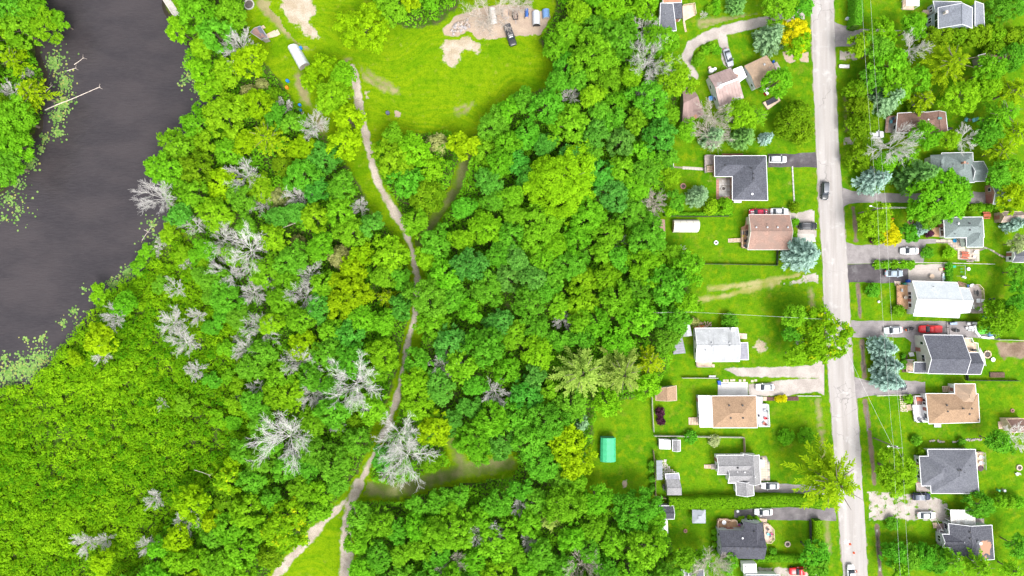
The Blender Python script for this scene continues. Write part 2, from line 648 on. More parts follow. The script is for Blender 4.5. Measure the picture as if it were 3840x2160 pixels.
GRAVEL = soil_mat('gravel_drive', (0.45, 0.405, 0.375), (0.35, 0.31, 0.285), 0.35, 0.3)
GRAVELG = soil_mat('grassy_gravel', (0.46, 0.415, 0.38), (0.35, 0.31, 0.28), 0.6, 0.35, grassy=0.10)
DIRT = soil_mat('track_dirt', (0.52, 0.45, 0.385), (0.38, 0.32, 0.265), 0.7, 0.45, soft=0.3)
SAND = soil_mat('yard_sand', (0.44, 0.345, 0.265), (0.36, 0.28, 0.22), 0.8, 0.3)
BARE = soil_mat('worn_patch', (0.47, 0.41, 0.33), (0.38, 0.31, 0.22), 1.5, 0.45, soft=0.4, gscale=1.3)
WORN = soil_mat('worn_grass', (0.30, 0.265, 0.13), (0.22, 0.20, 0.09), 1.2, 0.25, soft=0.8)
SHOULDER = soil_mat('road_shoulder', (0.36, 0.30, 0.26), (0.27, 0.22, 0.19), 0.35, 0.3, soft=0.25)
DITCH = soil_mat('ditch_mud', (0.145, 0.11, 0.085), (0.20, 0.15, 0.11), 0.35, 0.4, soft=0.25)


def litter_mat():
    t = NT('woodland_floor')
    pos = t.n('ShaderNodeNewGeometry').outputs['Position']
    e = t.n('ShaderNodeAttribute', attribute_name='edge').outputs['Fac']
    c = t.mix(t.ramp(t.noise(pos, 0.8, 5, 0.65), 0.4, 0.62), (0.040, 0.090, 0.008), (0.085, 0.075, 0.040))
    c = t.mix(t.ramp(t.noise(pos, 2.6, 4), 0.45, 0.7), c, (0.045, 0.12, 0.006))
    mask = t.ramp(t.math('ADD', e, t.math('MULTIPLY', t.math('SUBTRACT', t.noise(pos, 0.9, 4), 0.5), 2.0)), -0.5, 0.5)
    t.principled(t.mix(mask, grass_node(t), c), 0.95, 0, 0.02, t.noise(pos, 3, 4), 0.8, 0.1)
    return t.m


# ---- outlines of the woods (Z pixels of the full view)
F1 = [(455, -90), (640, -90), (618, 50), (640, 140), (690, 190), (735, 250), (790, 310), (862, 395), (895, 460), (935, 540), (990, 590), (1022, 650), (1038, 720), (1034, 800), (1015, 870),
      (1000, 930), (975, 1000), (950, 1050), (925, 1130), (893, 1200), (850, 1260), (790, 1320), (700, 1420), (660, 1530), (300, 1530), (340, 1440), (440, 1300), (565, 1180), (650, 1080),
      (655, 950), (600, 800), (530, 660), (430, 545), (425, 420), (415, 380), (500, 330), (535, 260), (470, 190), (450, 120)]
F2 = [(955, 360), (1020, 340), (1120, 332), (1178, 360), (1240, 300), (1300, 250), (1375, 225), (1392, 160), (1360, 100), (1400, 30), (1400, -90), (1650, -90), (1645, 100), (1715, 200), (1690, 300),
      (1685, 390), (1660, 520), (1630, 620), (1730, 640), (1735, 770), (1695, 830), (1680, 910), (1640, 990), (1500, 1020), (1480, 1130), (1440, 1250), (1560, 1280), (1650, 1260), (1690, 1380), (1700, 1530),
      (895, 1530), (895, 1300), (925, 1225), (950, 1130), (1000, 1060), (1030, 950), (1065, 850), (1075, 700), (1050, 600), (1000, 520), (950, 430)]
F3 = [(935, -90), (1170, -90), (1150, 20), (1105, 62), (1030, 72), (960, 40)]
FI = [(-140, -90), (190, -90), (195, 40), (150, 90), (160, 150), (190, 230), (190, 290), (150, 380), (90, 450), (-140, 600)]
THICK = [(425, 560), (530, 660), (605, 800), (660, 950), (655, 1080), (570, 1185), (440, 1310), (345, 1440), (300, 1530), (-140, 1530), (-140, 1060), (-20, 950), (75, 890), (205, 795), (255, 730), (310, 650), (385, 575)]
F1w, F2w, F3w, FIw, THw = [[tuple(p[:2]) for p in WL('Z', q)] for q in (F1, F2, F3, FI, THICK)]

TRACK = WL('Z', [(885, 170), (902, 245), (915, 310), (930, 390), (955, 470), (990, 530), (1018, 572), (1036, 630), (1050, 700), (1045, 790), (1030, 850), (1013, 930), (1000, 1000), (980, 1055), (942, 1140), (905, 1215),
                 (880, 1270), (872, 1340), (870, 1449), (872, 1560)])
TRACK2 = WL('Z', [(1048, 622), (1076, 580), (1123, 508), (1148, 478), (1167, 421), (1176, 395)])
TRACK3 = WL('Z', [(905, 1225), (1000, 1236), (1100, 1203), (1170, 1182), (1280, 1165)])
TRACK4 = WL('Z', [(1165, 1178), (1137, 1112)])
TRACK5 = WL('Z', [(640, 1530), (700, 1440), (745, 1385), (800, 1330)])
TRACK6 = WL('Z', [(795, 1335), (835, 1295), (873, 1255)])

floor = patch('woodland_floor', litter_mat(), 0.004, [F1w, F2w, F3w, FIw, THw], cell=1.0, amp=0.8, nsc=0.3, pad=1.0,
              holes=[RIVER] + [[tuple(p[:2]) for p in WL('Z', q)] for q in
                               ([(895, 1212), (1000, 1222), (1120, 1180), (1120, 1100), (1150, 1100), (1185, 1165), (1290, 1140), (1290, 1190), (1120, 1215), (1000, 1255), (895, 1250)],)])
track_lines = [(TRACK[:7], 1.9), (TRACK[6:16], 1.35), (TRACK[15:], 2.7), (TRACK5, 2.2), (TRACK6, 1.3)]
patch('dirt_track', DIRT, 0.012, lines=track_lines, cell=0.35, amp=0.45, nsc=0.4)
patch('forest_path', soil_mat('path_earth', (0.185, 0.195, 0.075), (0.115, 0.165, 0.03), 1.3, 0.3, soft=0.9), 0.010, lines=[(TRACK2, 2.2), (TRACK3, 3.2), (TRACK4, 2.0)], cell=0.4, amp=0.35, nsc=0.5)
patch('bare_sand', BARE, 0.008, [WL('L2', [(570, -60), (850, -60), (930, 100), (880, 200), (900, 260), (960, 330), (900, 350), (820, 280), (740, 230), (680, 150), (620, 60)])], cell=0.4, amp=0.9, nsc=0.35, pad=2.2)
patch('worn_ground', WORN, 0.006, [WL('L2', [(400, 20), (640, 40), (760, 260), (960, 340), (900, 460), (760, 380), (660, 330), (560, 200), (440, 160)]),
                                   WL('L2', [(760, 640), (800, 700), (860, 900), (1000, 1100), (1010, 1300), (950, 1180), (900, 1000), (800, 900), (755, 780)])], cell=0.5, amp=1.0, nsc=0.3, pad=2.0)
patch('sand_yard', SAND, 0.012, [WL('L3', [(480, 110), (600, 50), (760, 30), (930, 46), (1140, 100), (1130, 150), (1065, 262), (820, 272), (690, 290), (590, 290), (520, 220), (430, 280), (330, 270), (320, 220), (400, 130)])], cell=0.35, amp=0.35, nsc=0.5)
patch('bare_patch', BARE, 0.009, [WL('L3', [(340, 300), (440, 270), (600, 300), (590, 390), (500, 370), (450, 440), (390, 490), (330, 450), (310, 370)]),
                                  WL('L2', [(1250, 830), (1330, 800), (1400, 830), (1380, 930), (1320, 980), (1262, 940)]),
                                  WL('L2', [(1330, 1020), (1380, 1020), (1370, 1080), (1340, 1080)])], cell=0.35, amp=0.7, nsc=0.45, pad=2.0)
patch('mower_scuff', WORN, 0.007, lines=[(WL('L2', [(1300, 620), (1380, 700), (1460, 770), (1560, 810), (1660, 825)]), 1.0), (WL('L2', [(1400, 655), (1480, 720), (1600, 775)]), 0.8),
                                         (WL('L2', [(1210, 560), (1230, 640), (1260, 720)]), 1.6), (WL('L3', [(425, 828), (490, 802)]), 0.5), (WL('L3', [(440, 862), (510, 830), (545, 785)]), 0.5)], cell=0.3, amp=0.3, nsc=0.6, pad=0.8)

# ---- the road
RL = [(3022, -400), (3039, 0), (3050, 300), (3061, 562), (3071, 782), (3084, 968), (3089, 1136), (3099, 1290), (3108, 1440), (3122, 1620), (3135, 1800), (3146, 1955), (3163, 2160), (3190, 2560)]
RR = [(3112, -400), (3126, 0), (3134, 300), (3146, 562), (3161, 764), (3176, 969), (3187, 1155), (3196, 1341), (3209, 1490), (3222, 1620), (3232, 1806), (3243, 1955), (3254, 2160), (3275, 2560)]


def dens(pts, step=1.5):
    r = []
    for a, b in zip(pts[:-1], pts[1:]):
        n = max(1, int((Vector(b) - Vector(a)).length / step))
        r += [Vector(a).lerp(Vector(b), i / n) for i in range(n)]
    return r + [Vector(pts[-1])]


def resample(pts, n):
    d = [0]
    for a, b in zip(pts[:-1], pts[1:]):
        d.append(d[-1] + (b - a).length)
    out = []
    for i in range(n):
        t = d[-1] * i / (n - 1)
        k = max(j for j in range(len(d)) if d[j] <= t + 1e-9)
        k = min(k, len(pts) - 2)
        out.append(pts[k].lerp(pts[k + 1], (t - d[k]) / (d[k + 1] - d[k])))
    return out


def strip(name, left, right, z, mat, n=240, jit=0.1, kind='structure', cols=4, thick=0.0):
    Lp, Rp = resample(left, n), resample(right, n)
    V, E = [], []
    for i in range(n):
        for j in range(cols + 1):
            p = Lp[i].lerp(Rp[i], j / cols)
            if j in (0, cols):
                q = (Rp[i] - Lp[i]).normalized() * (float(vnoise(p.y, p.x, 0.9, 3)) - 0.5) * 2 * jit
                p = p + q
            V.append((p.x, p.y, z))
            E.append(j / cols)
    F = [(i * (cols + 1) + j, i * (cols + 1) + j + 1, (i + 1) * (cols + 1) + j + 1, (i + 1) * (cols + 1) + j) for i in range(n - 1) for j in range(cols)]
    o = link_mesh(name, array_mesh(name, np.array(V), np.array(F)[:, ::-1], np.array(E), 'across'), mat)
    return tag(o, kind=kind)


def road_mat():
    t = NT('worn_asphalt')
    pos = t.n('ShaderNodeNewGeometry').outputs['Position']
    ac = t.n('ShaderNodeAttribute', attribute_name='across').outputs['Fac']
    along = t.mapping(pos, (1.0, 0.05, 1), math.radians(-3.4))
    st = t.noise(along, 0.9, 5, 0.6)
    blot = t.noise(pos, 0.35, 5, 0.6)
    grain = t.noise(pos, 5.0, 3, 0.7)
    c = t.mix(t.ramp(st, 0.32, 0.68), (0.27, 0.245, 0.230), (0.355, 0.325, 0.308))
    c = t.mix(t.ramp(blot, 0.55, 0.75), c, (0.47, 0.45, 0.445))
    wear = t.math('ABSOLUTE', t.math('SUBTRACT', t.math('ABSOLUTE', t.math('SUBTRACT', ac, 0.5)), 0.22))
    c = t.mix(t.math('MULTIPLY', t.ramp(wear, 0.02, 0.16), 0.55), t.mix(0.35, c, (0.5, 0.48, 0.475)), c)
    cr = t.n('ShaderNodeTexVoronoi', feature='DISTANCE_TO_EDGE')
    cr.inputs['Scale'].default_value = 0.17
    wob = t.n('ShaderNodeVectorMath', operation='ADD')
    nz = t.n('ShaderNodeTexNoise')
    nz.inputs['Scale'].default_value = 0.5
    nz.inputs['Detail'].default_value = 4
    t.l(pos, nz.inputs['Vector'])
    sc = t.n('ShaderNodeVectorMath', operation='SCALE')
    sc.inputs['Scale'].default_value = 3.0
    t.l(nz.outputs['Color'], sc.inputs[0])
    t.l(pos, wob.inputs[0])
    t.l(sc.outputs[0], wob.inputs[1])
    t.l(wob.outputs[0], cr.inputs['Vector'])
    crk = t.math('SUBTRACT', 1.0, t.ramp(cr.outputs['Distance'], 0.0, 0.02))
    crk = t.math('MULTIPLY', crk, t.ramp(t.noise(pos, 0.09, 3), 0.48, 0.62))
    c = t.mix(t.math('MULTIPLY', crk, 0.65), c, (0.13, 0.12, 0.12))
    stain = t.ramp(t.noise(t.mapping(pos, (0.5, 0.12, 1)), 1.0, 4), 0.60, 0.74)
    c = t.mix(t.math('MULTIPLY', stain, 0.35), c, (0.20, 0.185, 0.18))
    c = t.mix(t.math('MULTIPLY', t.ramp(grain, 0.4, 0.6), 0.22), c, (0.24, 0.225, 0.22))
    t.principled(c, 0.9, 0, 0.25, grain, 0.4, 0.02)
    return t.m


rl, rr = WL('P', RL), WL('P', RR)
patch('road_shoulder', SHOULDER, 0.016, [rl + rr[::-1]], cell=0.5, amp=0.3, nsc=0.7, pad=1.0)
strip('road', rl, rr, 0.034, road_mat(), 300, 0.12)


def asphalt(key, col, var=0.2, blot=None):
    if key in MATS:
        return MATS[key]
    t = NT(key)
    pos = t.n('ShaderNodeNewGeometry').outputs['Position']
    c = t.mix(t.ramp(t.noise(pos, 0.5, 5, 0.6), 0.33, 0.67), mul(col, 1 - var), mul(col, 1 + var))
    c = t.mix(t.math('MULTIPLY', t.ramp(t.noise(pos, 0.28, 5), 0.52, 0.7), 0.7), c, blot or mul(col, 1.7))
    g = t.noise(pos, 5, 3, 0.7)
    c = t.mix(t.math('MULTIPLY', t.ramp(g, 0.4, 0.6), 0.3), c, mul(col, 0.55))
    cr = t.noise(t.mapping(pos, (0.06, 1.0, 1)), 0.6, 6, 0.7)
    cr = t.math('SUBTRACT', 1.0, t.ramp(t.math('ABSOLUTE', t.math('SUBTRACT', cr, 0.5)), 0.0, 0.008))
    c = t.mix(t.math('MULTIPLY', cr, 0.5), c, mul(col, 0.4))
    t.principled(c, 0.9, 0, 0.25, g, 0.4, 0.02)
    MATS[key] = t.m
    return t.m


def sheet(name, t, pts, z, mat, jit=0.12, step=0.8):
    q = WL(t, pts)
    q = dens(q + [q[0]], step)[:-1]
    q = [Vector((p.x + (float(vnoise(p.x, p.y, 0.8, 11)) - 0.5) * 2 * jit, p.y + (float(vnoise(p.x, p.y, 0.8, 12)) - 0.5) * 2 * jit, z)) for p in q]
    bm = bmesh.new()
    vs = [bm.verts.new(p) for p in q]
    f = bm.faces.new(vs)
    bmesh.ops.triangulate(bm, faces=[f])
    bm.normal_update()
    for fc in bm.faces:
        if fc.normal.z < 0:
            fc.normal_flip()
    me = bpy.data.meshes.new(name)
    bm.to_mesh(me)
    bm.free()
    return tag(link_mesh(name, me, mat), kind='structure')


BLACKTOP = asphalt('fresh_asphalt', (0.085, 0.075, 0.082), 0.25, (0.20, 0.19, 0.195))
OLDTOP = asphalt('old_asphalt', (0.255, 0.232, 0.232), 0.14, (0.34, 0.315, 0.31))
CONC = asphalt('concrete_pad', (0.50, 0.465, 0.43), 0.1, (0.58, 0.55, 0.52))

sheet('driveway', 'C', [(1285, 100), (1560, 101), (1640, 88), (1770, 80), (1790, 240), (1740, 232), (1285, 233)], 0.024, BLACKTOP)
sheet('driveway', 'D', [(95, 435), (200, 470), (340, 488), (760, 500), (1400, 478), (1575, 488), (1575, 602), (1400, 600), (750, 590), (300, 590), (170, 600), (105, 640)], 0.024, OLDTOP)
sheet('driveway', 'D', [(135, 985), (240, 1020), (440, 1012), (700, 962), (940, 960), (1046, 955), (1046, 1001), (945, 1001), (918, 1200), (145, 1205)], 0.024, OLDTOP)
sheet('driveway', 'D', [(145, 1209), (420, 1206), (768, 1232), (768, 1392), (540, 1400), (340, 1392), (180, 1392), (150, 1449)], 0.026, BLACKTOP)
sheet('driveway', 'F', [(190, 328), (1180, 336), (1510, 345), (1690, 425), (1690, 522), (1440, 500), (842, 482), (850, 642), (792, 642), (800, 545), (740, 497), (260, 497), (200, 497)], 0.024, OLDTOP)
sheet('driveway', 'F', [(210, 893), (300, 915), (400, 936), (740, 934), (930, 945), (938, 1062), (680, 1072), (430, 1085), (300, 1098), (236, 1122)], 0.024, OLDTOP, 0.25)
sheet('driveway', 'G', [(950, 786), (1150, 768), (1500, 755), (1960, 765), (1975, 893), (1500, 886), (1280, 882), (1050, 865), (950, 860)], 0.024, asphalt('mid_asphalt', (0.165, 0.148, 0.155), 0.2, (0.28, 0.26, 0.26)))
sheet('driveway', 'G', [(1146, 520), (1400, 519), (1700, 530), (1900, 545), (1900, 625), (1700, 620), (1150, 610)], 0.022, OLDTOP, 0.25)
sheet('driveway', 'B', [(10, 220), (110, 250), (170, 252), (230, 300), (420, 288), (700, 300), (420, 340), (260, 370), (210, 470), (30, 475)], 0.024, OLDTOP, 0.3)
patch('gravel_drive', GRAVELG, 0.014, [WL('I', [(300, 592), (800, 622), (1010, 640), (1130, 700), (1185, 790), (1195, 892), (860, 880), (480, 872), (330, 905)])], cell=0.4, amp=0.3)
patch('gravel_drive', GRAVELG, 0.012, [WL('B', [(10, 480), (120, 520), (270, 548), (250, 600), (40, 612), (15, 620)]), WL('B', [(40, 1375), (230, 1395), (250, 1449), (60, 1470)])], cell=0.35, amp=0.3)
patch('gravel_loop', GRAVEL, 0.012, lines=[(WL('A', [(1730, 120), (1560, 160), (1380, 190), (1150, 235), (850, 305), (640, 380), (520, 460), (478, 560), (490, 670), (535, 760)]), 2.6),
                                          (WL('A', [(830, 320), (835, 400), (842, 480), (865, 570), (890, 640)]), 2.3)], cell=0.35, amp=0.2)
patch('worn_verge', WORN, 0.009, lines=[(WL('A', [(600, 225), (800, 200), (1000, 190), (1280, 160)]), 1.2), (WL('A', [(640, 270), (760, 262), (900, 250)]), 0.9)], cell=0.35, amp=0.3)
patch('gravel_drive', GRAVEL, 0.014, [WL('C', [(1095, 655), (1490, 655), (1520, 690), (1640, 682), (1820, 640), (1840, 1010), (1780, 940), (1600, 985), (1590, 860), (1540, 790), (1510, 720), (1100, 720)])], cell=0.35, amp=0.2)
sheet('concrete_pad', 'C', [(1583, 900), (1750, 905), (1770, 985), (1592, 990)], 0.026, CONC, 0.05)
patch('two_track', soil_mat('worn_lane', (0.33, 0.305, 0.13), (0.24, 0.25, 0.06), 0.8, 0.25, soft=0.5), 0.010, lines=[(WL('C', [(1850, 1290), (1700, 1305), (1450, 1345), (1300, 1378), (1000, 1420), (700, 1452)]), 1.15), (WL('C', [(1840, 1380), (1600, 1385), (1400, 1400), (1150, 1449), (900, 1520), (560, 1580)]), 1.15)],
      cell=0.35, amp=0.35, pad=0.9)
patch('track_mouth', GRAVELG, 0.012, [WL('C', [(1860, 1230), (1800, 1290), (1650, 1330), (1680, 1350), (1450, 1405), (1700, 1395), (1850, 1420)])], cell=0.35, amp=0.35)
patch('gravel_drive', GRAVEL, 0.014, [WL('E', [(850, 818), (960, 800), (1480, 792), (1740, 775), (1760, 715), (1900, 740), (1920, 905), (1690, 906), (980, 886)]),
                                      WL('E', [(1090, 962), (1290, 958), (1420, 926), (1700, 906), (1915, 900), (1945, 1110), (1880, 1085), (1790, 1050), (1600, 1055), (1480, 1086), (1092, 1086)])], cell=0.35, amp=0.18)
sheet('concrete_pad', 'E', [(783, 946), (1083, 948), (1085, 1086), (783, 1084)], 0.026, asphalt('white_concrete', (0.62, 0.60, 0.58), 0.08, (0.66, 0.65, 0.63)), 0.04)
patch('gravel_drive', GRAVELG, 0.012, [WL('G', [(1200, 1375), (1500, 1360), (1850, 1400), (1850, 1530), (1200, 1530)])], cell=0.4, amp=0.3)
sheet('side_yard', 'D', [(770, 1232), (870, 1215), (1150, 1205), (1180, 1300), (1180, 1385), (770, 1395)], 0.022, asphalt('yard_concrete', (0.42, 0.37, 0.34), 0.1, (0.48, 0.44, 0.41)), 0.1)
patch('bare_soil', soil_mat('bare_soil', (0.27, 0.20, 0.15), (0.17, 0.12, 0.085), 0.7, 0.4, soft=0.4), 0.01, [WL('F', [(1660, 560), (1740, 540), (1960, 540), (1960, 720), (1820, 690), (1760, 690), (1730, 715), (1690, 690)])], cell=0.4, amp=0.3)
patch('bare_soil', SAND, 0.01, [WL('A', [(1440, 530), (1540, 505), (1560, 600), (1500, 625), (1445, 590)]), WL('A', [(1600, 540), (1690, 530), (1700, 620), (1620, 610)]), WL('L2', [(1648, 1015), (1700, 1015), (1700, 1060), (1650, 1055)]),
                                WL('Y', [(1430, 370), (1480, 365), (1485, 440), (1440, 450)])], cell=0.3, amp=0.25)
patch('burnt_ring', BARE, 0.01, [[W('E', 1215 + 60 * math.cos(a / 12 * 2 * math.pi), 592 + 60 * math.sin(a / 12 * 2 * math.pi)) for a in range(12)]], cell=0.3, amp=0.2)
for k, (tl, a, b, w) in enumerate([('D', (215, 645), (240, 970), 0.95), ('F', (262, -30), (283, 295), 0.95), ('F', (300, 540), (325, 890), 1.2), ('F', (335, 1140), (370, 1460), 1.3), ('I', (375, 0), (425, 520), 0.9), ('I', (450, 940), (485, 1449), 1.0),
                                   ('B', (140, 990), (150, 1300), 0.7), ('C', (1535, 230), (1540, 560), 0.5), ('E', (1720, 30), (1725, 230), 0.8), ('E', (1790, 1130), (1820, 1449), 0.7), ('G', (1820, 0), (1840, 250), 0.8), ('G', (1880, 900), (1890, 1200), 0.7),
                                   ('I', (70, 950), (90, 1200), 0.4)]):
    if k == 7:
        continue
    mm = DITCH if k < 6 else WORN
    patch('ditch' if k < 6 else 'worn_strip', mm, 0.008, lines=[(WL(tl, [a, ((a[0] + b[0]) / 2 + 3, (a[1] + b[1]) / 2), b]), w)], cell=0.25, amp=0.2, nsc=0.5, pad=0.6)
DW = M('ditch_water', (0.10, 0.085, 0.075), 0.12, 0.2, spec=0.5)
for tl, pts, w in (('F', [(262, 60), (268, 160), (280, 260)], 0.35), ('F', [(300, 570), (308, 700), (320, 850)], 0.45), ('I', [(450, 980), (462, 1150), (478, 1400)], 0.5), ('F', [(350, 1200), (360, 1440)], 0.4)):
    q = WL(tl, pts)
    strip('ditch_water', [p - Vector((w / 2, 0, 0)) for p in q], [p + Vector((w / 2, 0, 0)) for p in q], 0.02, DW, 30, 0.15)

# ================================================================== VEGETATION
def unit(v):
    return v / (np.linalg.norm(v, axis=-1, keepdims=True) + 1e-9)


def leaf_arrays(P, N, T, sl, sw, tone):
    """Leaf cards: centre P, normal N, long axis T, half length sl, half width sw. A slightly folded rhomb."""
    T = unit(T - N * (T * N).sum(1, keepdims=True))
    B = np.cross(N, T)
    sl, sw = np.asarray(sl)[:, None], np.asarray(sw)[:, None]
    V = np.stack([P - T * sl, P + B * sw - N * sw * 0.25, P + T * sl, P - B * sw - N * sw * 0.25], 1).reshape(-1, 3)
    F = np.arange(len(V)).reshape(-1, 4)
    return V, F, np.repeat(tone, 4)


def rdir(r, n):
    return unit(r.normal(size=(n, 3)))


class Proto:
    pass


def crown_broad(seed, R, Hc, leaf=0.38, lobes=None, dens=1.0, lobe_r=None, flat=1.0, rag=0.34, open_=0.16):
    r = np.random.default_rng(seed)
    lobes = lobes or int(16 + 4.0 * R * R)
    ph = r.uniform(0, 6.28, 4)
    Ps, Ns, Ts, ss, tn = [], [], [], [], []
    for k in range(lobes):
        u = (k + 0.5) / lobes
        a = k * 2.39996 + r.normal() * 0.4
        z = 1.0 - 1.15 * u                        # from the top down past the widest ring
        rr = math.sqrt(max(0.0, 1 - z * z)) if z > 0 else 1.0
        irr = 1 + rag * (0.45 * math.sin(2 * a + ph[0]) + 0.4 * math.sin(3 * a + ph[1]) + 0.35 * math.sin(5 * a + ph[2])) + r.normal() * open_ * 0.6
        rl = (lobe_r or 0.52 + 0.055 * R) * r.uniform(0.6, 1.45)
        c = np.array([math.cos(a) * rr * (R - rl * 0.5) * irr, math.sin(a) * rr * (R - rl * 0.5) * irr, Hc * (0.36 + 0.52 * z) + r.normal() * open_ * 1.6])
        m = int(dens * 7.4 * rl * rl / (leaf * leaf)) + 4
        d = rdir(r, m)
        d[:, 2] = np.where(r.random(m) < 0.75, np.abs(d[:, 2]), d[:, 2])
        q = r.uniform(0.5, 1.15, (m, 1))
        Ps.append(c + d * rl * q * np.array([1, 1, 0.72 * flat]))
        n = unit(d * 0.75 + r.normal(size=(m, 3)) * 0.42 + np.array([0, 0, 0.6]))
        Ns.append(n)
        Ts.append(d + r.normal(size=(m, 3)) * 0.6)
        ss.append(leaf * r.uniform(0.5, 1.15, m))
        tn.append(np.clip(0.5 + r.normal() * 0.17 + r.normal(size=m) * 0.17, 0, 1))
    P, N, T, s, t = np.concatenate(Ps), np.concatenate(Ns), np.concatenate(Ts), np.concatenate(ss), np.concatenate(tn)
    return leaf_arrays(P, N, T, s, s * 0.58, t)


def crown_conifer(seed, R, Ht, leaf=0.36, whorls=15, per=9, droop=0.12, tuft=1.0, z0=0.10, power=0.85):
    r = np.random.default_rng(seed)
    Ps, Ns, Ts, sl, sw, tn = [], [], [], [], [], []
    for w in range(whorls):
        f = (w + 0.3) / whorls
        z = Ht * (z0 + (1 - z0) * f)
        rad = R * (1 - f) ** power + 0.12
        nb = max(4, int(per * (0.55 + 0.45 * (1 - f)) + r.integers(0, 2)))
        a0 = r.uniform(0, 6.28)
        for b in range(nb):
            a = a0 + b * 2 * math.pi / nb + r.normal() * 0.12
            L = rad * r.uniform(0.8, 1.12)
            zz = z + r.normal() * 0.2
            k = max(5, int(L / leaf * 3.4 * tuft))
            t = r.uniform(0.12, 1.0, k) ** 0.75
            wd = (0.17 * L + 0.08) * np.sin(np.clip(t, 0, 1) * 2.75) * r.uniform(-1, 1, k)
            dirv = np.array([math.cos(a), math.sin(a), 0.0])
            lat = np.array([-math.sin(a), math.cos(a), 0.0])
            P = dirv * (L * t)[:, None] + lat * wd[:, None]
            P[:, 2] = zz - droop * L * t + 0.10 * L * t ** 3 - np.abs(wd) * 0.25 + r.normal(size=k) * 0.05
            Ps.append(P)
            Ns.append(unit(np.array([0, 0, 1.0]) + dirv * 0.35 + r.normal(size=(k, 3)) * 0.32))
            Ts.append(dirv + lat * (np.sign(wd) * 0.7)[:, None] + r.normal(size=(k, 3)) * 0.15)
            s = leaf * r.uniform(0.7, 1.2, k)
            sl.append(s)
            sw.append(s * 0.34)
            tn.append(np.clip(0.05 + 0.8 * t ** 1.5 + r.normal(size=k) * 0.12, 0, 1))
    return leaf_arrays(np.concatenate(Ps), np.concatenate(Ns), np.concatenate(Ts), np.concatenate(sl), np.concatenate(sw), np.concatenate(tn))


def crown_plume(seed, R, Ht, leaf=0.40, boughs=30):
    """Star of separate feathery boughs in a few tiers, tips paler than the hearts."""
    r = np.random.default_rng(seed)
    Ps, Ns, Ts, sl, sw, tn = [], [], [], [], [], []
    for b in range(boughs):
        f = b / boughs
        a = b * 2.39996 + r.normal() * 0.15
        L = R * (1.05 - 0.8 * f ** 1.2) * r.uniform(0.72, 1.15)
        zb = Ht * (0.40 + 0.52 * f)
        dirv = np.array([math.cos(a), math.sin(a), 0.0])
        lat = np.array([-math.sin(a), math.cos(a), 0.0])
        nt = max(4, int(L * 2.6))
        for q in range(nt):                       # side sprays, shorter towards the tip
            t0 = 0.2 + 0.8 * (q + r.random()) / nt
            sg = 1 if q % 2 else -1
            ls = (0.16 * L + 0.35) * (1.15 - t0 * 0.75) * r.uniform(0.7, 1.2)
            ax = unit(dirv * 0.9 + lat * sg * 0.75 + r.normal(size=3) * 0.12)
            k = max(5, int(ls * 13))
            u = r.random(k)
            P = dirv * (L * t0) + ax * (ls * u)[:, None] + r.normal(size=(k, 3)) * np.array([0.06, 0.06, 0.05])
            P[:, 2] += zb + 0.16 * L * t0 - 0.24 * L * t0 ** 3 - 0.12 * u * ls
            Ps.append(P)
            Ns.append(unit(np.array([0, 0, 1.0]) + r.normal(size=(k, 3)) * 0.3 + dirv * 0.15))
            Ts.append(ax + r.normal(size=(k, 3)) * 0.2)
            s_ = leaf * r.uniform(0.6, 1.15, k)
            sl.append(s_)
            sw.append(s_ * 0.3)
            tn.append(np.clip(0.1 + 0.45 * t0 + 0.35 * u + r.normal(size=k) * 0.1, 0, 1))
    return leaf_arrays(np.concatenate(Ps), np.concatenate(Ns), np.concatenate(Ts), np.concatenate(sl), np.concatenate(sw), np.concatenate(tn))


def trunk_mesh(name, seed, h, r0, R, zc, limbs=6, top=None):
    r = random.Random(seed)
    mb = MB()
    top = top or zc
    p = [Vector((0, 0, -0.1))]
    for i in range(1, 5):
        p.append(Vector((r.gauss(0, 0.05) * i, r.gauss(0, 0.05) * i, top * i / 4)))
    mb.tube(p, [r0 * 1.25, r0, r0 * 0.85, r0 * 0.65, r0 * 0.3], 7)
    for k in range(limbs):
        a = 2 * math.pi * k / max(1, limbs) + r.uniform(-0.4, 0.4)
        z0 = top * r.uniform(0.5, 0.85)
        e = Vector((math.cos(a) * R * 0.7, math.sin(a) * R * 0.7, z0 + R * r.uniform(0.3, 0.7)))
        m = Vector((e.x * 0.45, e.y * 0.45, z0 + (e.z - z0) * 0.6))
        mb.tube([(0, 0, z0), m, e], [r0 * 0.5, r0 * 0.34, r0 * 0.1], 5)
    me = bpy.data.meshes.new(name)
    me.from_pydata([tuple(v) for v in mb.v], [], mb.f)
    me.update()
    me.materials.append(TRUNK)
    return me


